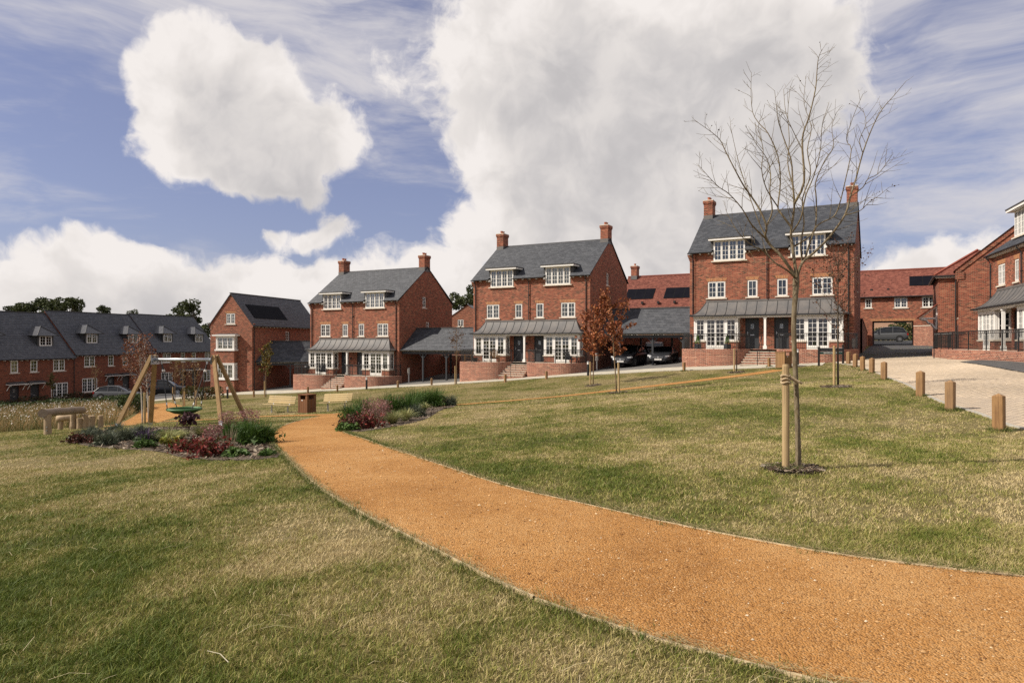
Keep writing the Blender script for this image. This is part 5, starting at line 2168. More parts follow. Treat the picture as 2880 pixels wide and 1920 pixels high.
def railing(parent, pl, z=0.0, h=1.0, spacing=0.115):
    p = np.asarray(pl, float)
    s = np.concatenate([[0], np.cumsum(np.linalg.norm(np.diff(p, axis=0), axis=1))])
    at = lambda d: (float(np.interp(d, s, p[:, 0])), float(np.interp(d, s, p[:, 1])))
    n = max(2, int(s[-1] / 0.25))
    r = MB()
    for zz, rad in ((h, 0.026), (h - 0.13, 0.016), (0.09, 0.016)):
        r.tube([(*at(d), z + zz) for d in np.linspace(0, s[-1], n)], rad, 5)
    r.build('rail', 'black_metal', parent, kind='stuff')
    b = MB()
    for d in np.arange(0.06, s[-1], spacing):
        x, y = at(d)
        b.tube([(x, y, z + 0.09), (x, y, z + h - 0.13)], 0.011, 4, cap=False)
    b.build('baluster', 'black_metal', parent, kind='stuff')
    c = MB()
    for d in np.arange(0.12, s[-1] - 0.05, spacing * 2):
        x, y = at(d)
        x2, y2 = at(d + 0.03)
        dx, dy = x2 - x, y2 - y
        l = math.hypot(dx, dy) or 1
        dx, dy = dx / l * 0.055, dy / l * 0.055
        ring = [(x + dx * math.cos(a), y + dy * math.cos(a), z + h - 0.065 + 0.055 * math.sin(a)) for a in np.linspace(0, 2 * math.pi, 9)]
        c.tube(ring, 0.013, 4, cap=False)
    c.build('ring_band', 'black_metal', parent, kind='stuff')
    k = max(1, int(round(s[-1] / 1.9)))
    for d in np.linspace(0.02, s[-1] - 0.02, k + 1):
        x, y = at(d)
        MB().box(x - 0.02, x + 0.02, y - 0.02, y + 0.02, z, z + h + 0.03).build('post', 'black_metal', parent)


simple('terrace_stone', (0.50, 0.44, 0.35), (0.40, 0.35, 0.28), 2.5, 0.85)
TL = [(0.0, -0.03), (0.0, -1.7), (0.0, -2.2), (0.12, -2.48), (0.45, -2.65), (1.6, -2.68), (2.6, -2.66), (3.3, -2.52), (3.9, -2.15), (4.28, -1.65), (4.42, -1.25)]
TR = [(6.18, -1.25), (6.18, -2.1), (6.26, -2.42), (6.55, -2.62), (7.2, -2.68), (8.6, -2.68), (9.4, -2.58), (10.1, -2.15), (10.6, -1.5), (10.85, -0.8), (10.92, -0.03)]


def terrace(hk, label, rlab, hlab, tl=TL, tr=TR, nsteps=6, zlow=-2.3):
    pos = HOUSE[hk] if isinstance(hk, str) else hk
    t = thing('front_terrace', label, 'terrace', group='raised brick terraces in front of the pairs')
    place(t, *pos)
    L = smooth_pl(tl, 40, 2)
    Rr = smooth_pl(tr, 40, 2)
    for pl in (L, Rr):
        w = strip_wall(MB(), pl, 0.215, zlow, -0.075).build('retaining_wall', 'brick_pink', t)
        cp = np.asarray(pl)
        strip_wall(MB(), cp, 0.225, -0.075, 0.0).build('coping', 'brick_coping', w)
    f = MB()
    f.poly(*[(a[0], a[1], -0.02) for a in list(L) + list(Rr)])
    f.build('floor', 'terrace_stone', t)
    for k in range(nsteps):
        z1 = -0.165 * (k + 1)
        v1 = -1.25 - 0.28 * k
        st = MB().box(4.30 - 0.05 * k, 6.20, v1 - 0.28, v1, zlow, z1 - 0.05).build('step', 'brick_pink', t)
        MB().box(4.28 - 0.05 * k, 6.20, v1 - 0.30, v1, z1 - 0.05, z1).build('tread', 'terrace_stone', st)
    rg = [thing('iron_railing', rlab[i], 'railing', group='black iron railings on the terraces') for i in (0, 1)]
    for o, pl, sg in ((rg[0], L, 1), (rg[1], Rr, 1)):
        place(o, *pos)
        tg_ = np.gradient(pl, axis=0)
        tg_ /= np.linalg.norm(tg_, axis=1, keepdims=True)
        q = pl + np.stack([-tg_[:, 1], tg_[:, 0]], 1) * 0.11
        railing(o, q)
    hr = thing('handrail', hlab, 'handrail', group='black handrails at the terrace steps')
    place(hr, *pos)
    m = MB().tube([(5.15, -1.30, -0.1), (5.15, -1.30, 0.88), (5.15, -2.95, -0.15), (5.15, -2.95, -1.1)], 0.022, 6)
    m.build('rail', 'black_metal', hr)
    MB().tube([(5.15, -2.1, 0.3), (5.15, -2.1, -0.8)], 0.016, 6).build('post', 'black_metal', hr)
    return t


terrace('H1', 'raised curved brick terrace in front of the pair behind the benches',
        ('iron railing with an office-style chair behind it, above the brick terrace', 'iron railing right of the steps on the terrace behind the benches'), 'black handrail at the steps behind the timber benches')
terrace('H2', 'raised curved brick terrace beside the two copper-leaved trees',
        ('iron railing with slatted armchairs behind it', 'iron railing right of the steps with a dark garden seat behind it'), 'black handrail at the steps with slatted armchairs to the left')
terrace('H3', 'raised curved brick terrace with two conifer pots on it',
        ('iron railing with two conifer pots behind it', 'iron railing above the street name board'), 'black handrail at the steps right of the conifer pots')


def low_terrace():
    t = thing('front_terrace', 'low curved brick terrace at the edge of the block paving', 'terrace', group='raised brick terraces in front of the pairs')
    place(t, *H4)
    pl = smooth_pl([(-3.3, -2.3), (-1.5, -2.35), (0.3, -2.35), (0.9, -2.4), (1.8, -2.6), (3.0, -2.6), (5.0, -2.2), (7.0, -1.9), (12.0, -1.7), (20.0, -1.7)], 60, 2)
    w = strip_wall(MB(), pl, 0.22, -1.4, -0.075).build('retaining_wall', 'brick_pink', t)
    strip_wall(MB(), pl, 0.225, -0.075, 0.0).build('coping', 'brick_coping', w)
    f = MB()
    f.poly(*([(a[0], a[1] + 0.1, -0.02) for a in pl] + [(20.0, 0.0, -0.02), (-3.3, -0.3, -0.02)]))
    f.build('floor', 'terrace_stone', t)
    o = thing('iron_railing', 'long iron railing on the low wall by the block paving', 'railing', group='black iron railings on the terraces')
    place(o, *H4)
    railing(o, pl + np.array([0, 0.12]))
    # return towards the door of the corner house
    o2 = thing('iron_railing', 'short iron railing in front of the red-roofed corner house', 'railing', group='black iron railings on the terraces')
    place(o2, *H4)
    railing(o2, smooth_pl([(-3.3, -2.2), (-3.3, -0.9), (-3.2, 0.2)], 10))
    p = MB().tube([(-0.6, -2.75, -0.75), (-0.6, -2.75, 0.35)], 0.03, 6)
    q = thing('handrail_post', 'single black iron post in front of the low terrace wall', 'post')
    place(q, *H4)
    p.build('post', 'black_metal', q)
    MB().lathe([(0.0, 0), (0.045, 0.02), (0.045, 0.05), (0.0, 0.08)], 8, (-0.6, -2.75, 0.35)).build('finial', 'black_metal', q)


low_terrace()

# ------------------------------------------------------------------ timber
def wood_mat(name, c1, c2, axis=2, scale=6.0, rough=0.75):
    st = [14.0, 14.0, 14.0]
    st[axis] = 0.9

    def fn(t):
        tc = t.new('ShaderNodeTexCoord')
        v = t.vmath('MULTIPLY', tc.outputs['Object'], tuple(st))
        n = t.noise(v, 1.6, 6, 0.65, 0.6)
        n2 = t.noise(tc.outputs['Object'], 2.2, 3, 0.5)
        col = t.mix(t.rng(n, 0.32, 0.68), c1, c2)
        col = t.mix(t.rng(n2, 0.4, 0.75, 0, 0.45), col, tuple(x * 0.55 for x in c2))
        n5 = t.noise(t.vmath('MULTIPLY', v, (1.6, 1.6, .5) if axis == 2 else (.5, 1.6, 1.6)), 2.3, 3, .5)
        col = t.mix(t.rng(n5, .66, .72, 0, .75), col, tuple(x * .22 for x in c2))
        oi = t.new('ShaderNodeObjectInfo')
        col = t.mix(t.math('MULTIPLY', oi.outputs['Random'], 0.42), col, tuple((x * .55 + .05) for x in c1))
        return bsdf(t, col, rough, 0, 0.25, n, 0.35, 0.006)
    _MF[name] = fn


wood_mat('oak', (0.33, 0.19, 0.08), (0.19, 0.10, 0.042))
wood_mat('oak_dark', (0.24, 0.10, 0.040), (0.13, 0.055, 0.022))
wood_mat('bin_wood', (0.23, 0.095, 0.034), (0.12, 0.045, 0.017))
wood_mat('pine_v', (0.40, 0.255, 0.105), (0.27, 0.155, 0.058))
wood_mat('pine_x', (0.57, 0.44, 0.23), (0.46, 0.335, 0.16), axis=0)
wood_mat('pale_log', (0.50, 0.37, 0.23), (0.35, 0.24, 0.14), axis=0)
wood_mat('stake_wood', (0.47, 0.335, 0.165), (0.33, 0.215, 0.095))
wood_mat('grey_log', (0.30, 0.225, 0.155), (0.20, 0.145, 0.10), axis=0)

_bol = {}


def bollard(px, py, h, label, group, w=0.19, rz=0.6):
    x, y, z = hit(px, py)
    k = (h, w)
    if k not in _bol:
        m = MB()
        a, c = w / 2, 0.012
        sec = [(-a + c, -a), (a - c, -a), (a, -a + c), (a, a - c), (a - c, a), (-a + c, a), (-a, a - c), (-a, -a + c)]
        m.prism(sec, -0.3, h - 0.055)
        i = len(m.v)
        for q in range(8):
            p, r2 = sec[q], sec[(q + 1) % 8]
            m.poly((p[0], p[1], h - 0.055), (r2[0], r2[1], h - 0.055), (0, 0, h))
        g_ = MB()
        for zz in (h - 0.16,):
            pass
        _bol[k] = m.mesh('timber_bollard', 'oak')
    o = link('timber_bollard', _bol[k], None, None, (x, y, z), rz + rnd.uniform(-0.12, 0.12))
    o.rotation_euler = (rnd.uniform(-0.015, 0.015), rnd.uniform(-0.02, 0.02), o.rotation_euler[2])
    return tag(o, label, 'bollard', group)


gb = 'timber bollards along the block paving'
ORD = ['last', 'seventh', 'sixth', 'fifth', 'fourth', 'third', 'second', 'first']
for (px, py, d) in ((2809.5, 1211.7, 0), (2672.5, 1153.7, 1), (2588.6, 1113.5, 2), (2486, 1068, 3), (2452, 1049.7, 4), (2426, 1042, 5), (2405, 1032, 6), (2386, 1024, 7)):
    bollard(px, py, 0.75, 'timber bollard beside the block paving, %s of the row counted from the street name board' % ORD[d], gb)
gs = 'low timber bollards along the pavement'
for (px, py, w_) in ((578, 1122.6, 'in front of the green and copper hedge'), (714, 1114.6, 'at the corner of the solar townhouse'), (866, 1104, 'below the left part of the terrace behind the benches'), (949, 1099.8, 'at the foot of the steps behind the benches'),
                 (1119, 1088, 'below the right end of the terrace behind the benches'), (1214, 1082, 'in front of the empty car port'), (1421, 1073, 'at the foot of the steps next to the slatted armchairs'), (1537, 1064, 'between the armchair steps and the copper-leaved trees'),
                 (1924, 1041.5, 'at the left corner of the terrace with conifer pots'), (2163, 1030, 'next to the timber bin in front of the steps')):
    bollard(px, py + 1.5, 0.60, 'low timber bollard ' + w_, gs, w=0.15, rz=0.45)


def light_bollard(px, py, where, h=1.0):
    x, y, z = hit(px, py)
    o = thing('light_bollard', 'black light bollard with pale lens ' + where, 'bollard', (x, y, z), 0, 'black light bollards')
    MB().lathe([(0.085, -0.2), (0.085, h - 0.20)], 14).build('column', 'black_metal', o, smooth=False)
    MB().lathe([(0.075, h - 0.20), (0.075, h - 0.06)], 14).build('lens', 'white_paint', o)
    MB().lathe([(0.09, h - 0.06), (0.09, h - 0.03), (0.06, h), (0.0, h + 0.01)], 14).build('cap', 'galvanised', o)


for q in ((640, 1120, 'beside the green and copper hedge'), (1031, 1094, 'in front of the terrace behind the benches'), (1654, 1056, 'beside the copper-leaved trees'), (2243, 1027, 'behind the trunk of the tall bare tree')):
    light_bollard(*q)


# ------------------------------------------------------------------ benches, bins
def bench(px, py, rz, roll, label):
    x, y, z = hit(px, py)
    o = thing('bench', label, 'bench', (x, y, z), rz, 'slatted pine benches on the green')
    o.rotation_euler = (0, roll, rz)
    L = 1.72
    sl = MB().box(-L / 2, L / 2, -0.042, 0.042, -0.019, 0.019).mesh('slat', 'pine_x')
    for k in range(4):
        c = link('slat', sl, o, None, (-0.0, -0.24 + k * 0.105, 0.455 - k * 0.008))
        c.rotation_euler = (R(-4), 0, 0)
        c.name = 'seat_slat'
    for k in range(4):
        c = link('back_slat', sl, o, None, (0.0, 0.16 + k * 0.035, 0.535 + k * 0.10))
        c.rotation_euler = (R(72), 0, 0)
    for s in (-1, 1):
        xx = s * 0.52
        m = MB().tube([(xx, 0.02, -0.15), (xx, 0.02, 0.41)], 0.038, 10)
        m.bar((xx, -0.27, 0.425), (xx, 0.16, 0.405), 0.05, 0.012)
        m.bar((xx, 0.14, 0.41), (xx, 0.30, 0.88), 0.05, 0.012, (0, 1, 0))
        m.build('leg', 'galvanised', o)
    return o


bench(786, 1160.5, R(-20), R(0.5), 'slatted pine bench left of the timber litter bin')
bench(946, 1155, R(-20), R(-3.0), 'slatted pine bench right of the timber litter bin, tilted with the slope')


def timber_bin(px, py, w, h, rz, label, mat='bin_wood'):
    x, y, z = hit(px, py)
    o = thing('litter_bin', label, 'litter bin', (x, y, z), rz, 'square timber litter bins')
    n = 5
    bw = w / n
    full = MB().box(-bw / 2 + 0.004, bw / 2 - 0.004, -0.014, 0.014, 0.03, h - 0.03).mesh('slat', mat)
    short = MB().box(-bw / 2 + 0.004, bw / 2 - 0.004, -0.014, 0.014, 0.03, h - 0.22).mesh('slat', mat)
    for side in range(4):
        a = side * math.pi / 2
        for k in range(n):
            u = -w / 2 + bw * (k + 0.5)
            q = Vector((u, -w / 2, 0))
            c, s = math.cos(a), math.sin(a)
            link('slat', short if (k in (1, 2, 3) and side in (0, 1)) else full, o, None, (c * q.x - s * q.y, s * q.x + c * q.y, 0), a)
    for (sx, sy) in ((-1, -1), (1, -1), (1, 1), (-1, 1)):
        MB().box(sx * w / 2 - 0.03, sx * w / 2 + 0.03, sy * w / 2 - 0.03, sy * w / 2 + 0.03, 0, h - 0.01).build('corner_post', mat, o)
    MB().box(-w / 2 - 0.05, w / 2 + 0.05, -w / 2 - 0.05, w / 2 + 0.05, h - 0.012, h + 0.028).build('lid', mat, o)
    MB().box(-w / 2 + 0.03, w / 2 - 0.03, -w / 2 + 0.03, w / 2 - 0.03, 0.05, h - 0.24).build('liner', 'black_metal', o)
    MB().box(-w / 2 + 0.03, w / 2 - 0.03, w / 2 - 0.1, w / 2 - 0.05, 0.2, h - 0.05).build('back_panel', mat, o)
    MB().box(-0.09, 0.0, -w / 2 - 0.02, -w / 2 - 0.0145, h - 0.29, h - 0.25).build('label_plate', 'white_paint', o)
    return o


timber_bin(863.7, 1160.5, 0.56, 0.92, R(-28), 'square slatted timber litter bin between the two benches')
timber_bin(2204, 1035, 0.60, 0.98, R(30), 'square timber litter bin on the grass in front of the terrace steps', 'oak')


# ------------------------------------------------------------------ basket swing
def swing():
    cx, cy = -11.28, 23.5
    zt = -0.60
    o = thing('basket_swing', 'basket swing on four slanting timber legs with steel crossbeam', 'swing', (cx, cy, G(cx, cy)))
    z0 = G(cx, cy)
    top = zt - z0
    for sx in (-1, 1):
        for sy in (-1, 1):
            bx, by = sx * 1.75, sy * 1.1
            bz = G(cx + bx, cy + by) - z0
            b = Vector((bx, by, bz - 0.05))
            a = Vector((sx * 1.06, sy * 0.10, top + 0.14))
            d = (a - b).normalized()
            leg = MB().bar(b + d * 0.22, a, 0.115, 0.115, (0, 1, 0)).build('leg', 'pine_v', o)
            MB().bar(b - d * 0.1, b + d * 0.26, 0.10, 0.10, (0, 1, 0)).build('foot_bracket', 'galvanised', leg)
        pl = MB()
        x = sx * 1.03
        pl.poly((x, -0.24, top + 0.15), (x, 0.24, top + 0.15), (x - sx * 0.03, 0.30, top - 0.16), (x - sx * 0.03, -0.30, top - 0.16))
        pl.box(min(x, x - sx * 0.015), max(x, x - sx * 0.015), -0.22, 0.22, top - 0.14, top + 0.15)
        p = pl.build('bracket_plate', 'galvanised', o)
        for (yy, zz) in ((-0.15, 0.08), (0.15, 0.08), (-0.17, -0.08), (0.17, -0.08)):
            MB().tube([(x - sx * 0.04, yy, top + zz), (x + sx * 0.12, yy, top + zz)], 0.018, 6).build('bolt', 'black_metal', p)
    MB().tube([(-1.04, 0, top), (1.04, 0, top)], 0.055, 14).build('crossbeam', 'galvanised', o, smooth=True)
    # basket
    bz = -2.30 - z0
    rim = [(0.53 * math.cos(a), 0.53 * math.sin(a), bz) for a in np.linspace(0, 2 * math.pi, 33)]
    MB().tube(rim, 0.045, 8, cap=False).build('basket_rim', 'swing_green', o, smooth=True)
    sh = MB()
    rows = []
    for (r_, z_) in ((0.52, -0.01), (0.46, -0.07), (0.34, -0.13), (0.18, -0.165), (0.02, -0.17)):
        rows.append([(r_ * math.cos(a), r_ * math.sin(a), bz + z_) for a in np.linspace(0, 2 * math.pi, 33)])
    sh.grid(rows)
    sh.build('basket_net', 'swing_green_dark', o, smooth=True)
    for (ax, ay) in ((-0.42, -0.33), (-0.42, 0.33), (0.42, -0.33), (0.42, 0.33)):
        sx = -1 if ax < 0 else 1
        t = Vector((sx * 0.78, 0.0, top - 0.12))
        e = Vector((ax, ay, bz + 0.03))
        MB().tube([t, t.lerp(e, 0.5) + Vector((0, 0, -0.01)), e], 0.016, 6).build('rope', 'black_metal', o)
        for f in (0.14, 0.86):
            q = t.lerp(e, f)
            q2 = t.lerp(e, f + 0.05)
            MB().tube([q, q2], 0.024, 6).build('rope_ferrule', 'white_paint', o)
    for sx in (-1, 1):
        MB().tube([(sx * 0.78, 0, top + 0.0), (sx * 0.78, 0, top - 0.15)], 0.03, 8).build('swivel', 'galvanised', o)


simple('swing_green', (0.035, 0.10, 0.03), (0.075, 0.17, 0.06), 5.0, 0.5)
simple('swing_green_dark', (0.012, 0.04, 0.018), (0.02, 0.06, 0.025), 8.0, 0.6)
swing()


# ------------------------------------------------------------------ play logs
def log_mesh(m, a, b, r0, r1, seed, n=14, ns=9):
    rr = random.Random(seed)
    a, b = Vector(a), Vector(b)
    pts = []
    rad = []
    for k in range(ns):
        t = k / (ns - 1)
        pts.append(a.lerp(b, t) + Vector((0, rr.uniform(-.012, .012), rr.uniform(-.015, .015))))
        rad.append((r0 + (r1 - r0) * t) * rr.uniform(0.95, 1.05))
    return m.tube(pts, rad, n)


def play_logs():
    f = Vector(hit(134, 1222))
    b = Vector(hit(206, 1208))
    o = thing('balance_log', 'thick balance log on two upright posts beside the daisies', 'play log', f)
    d = b - f
    top = 0.66
    m = log_mesh(MB(), (-0.06, -0.12, top), (d.x + 0.16, d.y + 0.25, top + d.z + 0.02), 0.13, 0.12, 3)
    m.build('log', 'grey_log', o, smooth=False)
    p = log_mesh(MB(), (0, 0, -0.2), (0, 0, top - 0.05), 0.105, 0.10, 4, 12, 6).build('post', 'pale_log_v', o)
    for zz in (0.14, 0.24):
        MB().tube([(0.04, -0.09, zz), (0.05, -0.12, zz)], 0.022, 8).build('bolt', 'steel', p)
    log_mesh(MB(), (d.x, d.y, d.z - 0.2), (d.x, d.y, d.z + top - 0.05), 0.105, 0.10, 5, 12, 6).build('post', 'pale_log_v', o)
    f2 = Vector(hit(177, 1209))
    o = thing('log_seat', 'short pale log seat under the end of the balance log', 'play log', f2)
    log_mesh(MB(), (-0.16, -0.1, 0.43), (0.36, 0.1, 0.47), 0.115, 0.12, 6, 14, 5).build('log', 'pale_log', o, smooth=True)
    for (x, y) in ((-0.06, -0.04), (0.27, 0.08)):
        log_mesh(MB(), (x, y, -0.2), (x, y, 0.38), 0.09, 0.085, 7, 12, 5).build('post', 'pale_log_v', o)
    for (px, py, h, r_) in ((224, 1207, 0.40, 0.105), (240, 1206, 0.50, 0.10), (248, 1204, 0.46, 0.09), (258, 1206, 0.47, 0.105), (283, 1203.5, 0.44, 0.09)):
        q = hit(px, py)
        s = log_mesh(MB(), (0, 0, -0.2), (0, 0, h), r_, r_ * 0.97, int(px), 14, 4).build('stepping_post', 'pale_log_v', None, loc=q)
        tag(s, 'upright round stepping post, %s counted from the log seat' % {224: 'first', 240: 'second and tallest', 248: 'third, set back', 258: 'fourth', 283: 'last, standing apart'}[px], 'stepping post', 'stepping posts of the log trail')


wood_mat('pale_log_v', (0.44, 0.32, 0.19), (0.29, 0.20, 0.115))
play_logs()


# ------------------------------------------------------------------ street name board
def text_mesh(txt, size, mat, name='lettering', extrude=0.003):
    cu = bpy.data.curves.new(name, 'FONT')
    cu.body = txt
    cu.size = size
    cu.align_x = 'CENTER'
    cu.align_y = 'CENTER'
    cu.extrude = extrude
    ob = bpy.data.objects.new(name + '_tmp', cu)
    COL.objects.link(ob)
    dg = bpy.context.evaluated_depsgraph_get()
    me = bpy.data.meshes.new_from_object(ob.evaluated_get(dg))
    bpy.data.objects.remove(ob)
    me.materials.clear()
    me.materials.append(M(mat))
    return me


simple('sign_green', (0.015, 0.06, 0.055), (0.018, 0.07, 0.062), 3.0, 0.4)


def name_board():
    a = Vector(hit(2303, 1029))
    b = Vector(hit(2371, 1023.5))
    o = thing('street_name_board', 'black street name board on two posts in front of the terrace wall', 'sign', a)
    d = b - a
    L = math.hypot(d.x, d.y)
    o.rotation_euler = (0, 0, math.atan2(d.y, d.x))
    for x in (0, L):
        MB().box(x - 0.05, x + 0.05, -0.04, 0.04, -0.3 + (d.z if x else 0), 1.14 + d.z * (x / L)).build('post', 'black_metal', o)
    bd = MB().box(0.05, L - 0.05, -0.025, 0.015, 0.86, 1.08)
    bd.build('top_rail', 'door_grey', o)
    MB().box(0.05, L - 0.05, -0.03, -0.0255, 1.062, 1.085).build('trim', 'white_paint', o)
    pl = MB().box(0.05, L - 0.05, -0.03, 0.01, 0.70, 0.845).build('name_plate', 'sign_green', o)
    MB().box(0.05, L - 0.05, -0.034, -0.0305, 0.838, 0.850).build('trim', 'white_paint', o)
    t = link('lettering', text_mesh('BINSELLA LANE', 0.125, 'white_paint'), pl, None, (L / 2, -0.0335, 0.772))
    t.rotation_euler = (R(90), 0, 0)
    return o


name_board()


# ------------------------------------------------------------------ charging posts
def charge_post(px, py, label, h=1.35):
    x, y, z = hit(px, py)
    o = thing('charging_post', label, 'charging post', (x, y, z), 0.5, 'slim charging posts by the car ports')
    MB().box(-0.04, 0.04, -0.03, 0.03, -0.1, h * 0.6).build('post', 'galvanised', o)
    MB().box(-0.085, 0.085, -0.06, 0.06, h * 0.58, h).build('charger_box', 'box_grey', o)


simple('box_grey', (0.36, 0.34, 0.31), None, 3.0, 0.6)
charge_post(1149.6, 1076, 'slim charging post beside the empty car port')
charge_post(1678.5, 1042, 'slim charging post behind the copper-leaved trees')
charge_post(2401, 1011, 'slim charging post at the corner by the archway road')
charge_post(741, 1094, 'slim charging post by the car port of the solar townhouse')


# ------------------------------------------------------------------ things on the terraces
def on_terrace(hk, u, v):
    return wp(hk, u, v, -0.02)


def conifer_pot(hk, u, v, label):
    x, y, z = on_terrace(hk, u, v)
    o = thing('conifer_pot', label, 'plant pot', (x, y, z), 0.5, 'conifer pots on the terrace')
    MB().box(-0.17, 0.17, -0.17, 0.17, 0, 0.36).build('pot', 'door_grey', o)
    n = 900
    hh = rng.uniform(0, 1, n) ** 0.8
    a = rng.uniform(0, 2 * math.pi, n)
    r_ = (0.19 * (1 - hh) + 0.015) * rng.uniform(0.55, 1.08, n)
    P = np.stack([r_ * np.cos(a), r_ * np.sin(a), 0.38 + hh * 0.66], 1)
    V, Fc, C = leaf_cards(P, 0.045, (0.10, 0.20, 0.02), 0.35)
    nmesh('foliage', V, Fc, 'veg', o, col=C)


def leaf_cards(P, size, colr, var=0.3, up=0.0, aspect=1.0, shade=None):
    """one small quad per point, random orientation; returns V, F, C"""
    n = len(P)
    a = rng.normal(0, 1, (n, 3))
    a[:, 2] = a[:, 2] * (1 - up) + up * 1.5
    a /= np.linalg.norm(a, axis=1, keepdims=True)
    b = np.cross(a, rng.normal(0, 1, (n, 3)))
    b /= np.linalg.norm(b, axis=1, keepdims=True) + 1e-9
    s = (size * rng.uniform(0.6, 1.35, n))[:, None] if not hasattr(size, '__len__') else np.asarray(size)[:, None]
    a = a * s * 0.5 * aspect
    b = b * s * 0.5
    V = np.stack([P - a, P + b * 0.9, P + a, P - b * 0.9], 1).reshape(-1, 3)
    Fc = np.arange(n * 4).reshape(-1, 4)
    c = np.asarray(colr, float)
    if c.ndim == 1:
        c = np.repeat(c[None], n, 0)
    c = c * rng.uniform(1 - var, 1 + var, (n, 1)) * rng.uniform(0.92, 1.08, (n, 3))
    return V, Fc, np.repeat(np.clip(c, 0, 1), 4, 0)


conifer_pot('H3', 0.95, -1.55, 'small conifer in a square grey pot left of the french doors')
conifer_pot('H3', 2.95, -1.55, 'small conifer in a square grey pot right of the french doors')


def slat_chair(hk, u, v, rz, label, mat='oak'):
    x, y, z = on_terrace(hk, u, v)
    o = thing('garden_chair', label, 'chair', (x, y, z), rz - R(28), 'slatted garden chairs')
    for k in range(6):
        a = (k - 2.5) * 0.10
        MB().bar((a * 0.9, 0.22, 0.30), (a * 1.25, 0.48, 1.0 - abs(a) * 0.35), 0.075, 0.02, (0, 1, 0)).build('back_slat', mat, o)
        MB().box(-0.28, 0.28, -0.30 + k * 0.09, -0.225 + k * 0.09, 0.36 - k * 0.02, 0.38 - k * 0.02).build('seat_slat', mat, o)
    for s in (-1, 1):
        MB().box(s * 0.36 - 0.06, s * 0.36 + 0.06, -0.36, 0.36, 0.55, 0.57).build('armrest', mat, o)
        for yy in (-0.30, 0.24):
            MB().box(s * 0.33 - 0.025, s * 0.33 + 0.025, yy, yy + 0.07, 0.0, 0.55).build('leg', mat, o)


slat_chair('H2', 0.55, -1.85, R(-60), 'slatted timber armchair at the left end of the terrace, back to the car port')
slat_chair('H2', 3.05, -1.75, R(40), 'slatted timber armchair right of the french doors on the terrace')
slat_chair('H2', 9.7, -1.6, R(75), 'dark garden seat at the right end of the terrace behind the railing', 'door_grey')
slat_chair('H1', 3.3, -1.8, R(60), 'dark metal-framed chair on the terrace beside the steps', 'door_grey')


def barbecue(hk, u, v, label):
    x, y, z = on_terrace(hk, u, v)
    o = thing('barbecue', label, 'barbecue', (x, y, z), 0)
    MB().lathe([(0.02, 0.45), (0.22, 0.52), (0.28, 0.66), (0.28, 0.68), (0.22, 0.82), (0.05, 0.88)], 14).build('kettle', 'black_metal', o, smooth=True)
    for k in range(3):
        a = k * 2.1
        MB().tube([(0.15 * math.cos(a), 0.15 * math.sin(a), 0.5), (0.3 * math.cos(a), 0.3 * math.sin(a), 0)], 0.015, 6).build('leg', 'black_metal', o)


barbecue('H1', 1.15, -1.7, 'black round kettle barbecue in front of the french doors')
MBX = MB().lathe([(0.16, 0.0), (0.24, 0.30), (0.25, 0.34), (0.22, 0.34), (0.16, 0.1)], 14)
po = MBX.build('planter_tub', 'black_metal', None, loc=on_terrace('H2', 1.25, -1.85))
tag(po, 'round black tub between the slatted armchairs on the terrace', 'tub')


# ------------------------------------------------------------------ cars
def car_paint(name, c, rough=0.28):
    simple(name, c, tuple(x * 0.95 for x in c), 1.0, rough, metal=0.1, spec=0.35, coat=0.25)


car_paint('paint_black', (0.008, 0.008, 0.010))
car_paint('paint_grey', (0.085, 0.088, 0.092))
car_paint('paint_dark', (0.030, 0.031, 0.035))
car_paint('paint_silver', (0.28, 0.29, 0.29))
simple('car_glass', (0.006, 0.007, 0.008), None, 1.0, 0.05, spec=0.6)
simple('tyre', (0.015, 0.015, 0.015), None, 8.0, 0.9)
simple('head_lamp', (0.60, 0.60, 0.60), None, 2.0, 0.12, spec=0.7)
simple('tail_lamp', (0.30, 0.012, 0.012), None, 2.0, 0.2)
simple('plate_yellow', (0.60, 0.42, 0.05), None, 2.0, 0.5)

CARS = {
    #        L     W     H     top line of the lower body (fraction from the rear, z), roof line (fraction, z)
    'hatch': (4.25, 1.78, 1.47, [(0, .60), (.02, .95), (.12, .98), (.70, .94), (.80, .88), (.93, .76), (.985, .60), (1, .45)], [(.03, .97), (.13, 1.36), (.26, 1.46), (.46, 1.47), (.55, 1.40), (.72, .95)]),
    'suv': (4.45, 1.84, 1.68, [(0, .65), (.02, 1.08), (.12, 1.10), (.70, 1.05), (.80, 1.00), (.94, .88), (.985, .70), (1, .5)], [(.025, 1.10), (.10, 1.55), (.22, 1.67), (.48, 1.68), (.57, 1.60), (.72, 1.06)]),
    'estate': (4.55, 1.80, 1.46, [(0, .60), (.02, .95), (.12, .96), (.70, .93), (.80, .88), (.93, .78), (.985, .60), (1, .45)], [(.03, .97), (.10, 1.38), (.22, 1.46), (.48, 1.46), (.56, 1.40), (.71, .94)]),
    'mpv': (4.45, 1.82, 1.64, [(0, .62), (.02, 1.00), (.12, 1.04), (.74, .98), (.84, .92), (.94, .80), (.985, .62), (1, .45)], [(.03, 1.02), (.10, 1.50), (.22, 1.63), (.48, 1.64), (.60, 1.54), (.80, .98)]),
    'coupe': (4.15, 1.81, 1.30, [(0, .58), (.02, .90), (.14, .96), (.62, .92), (.75, .88), (.92, .76), (.985, .58), (1, .42)], [(.14, .96), (.30, 1.24), (.40, 1.30), (.50, 1.29), (.56, 1.22), (.68, .92)]),
}


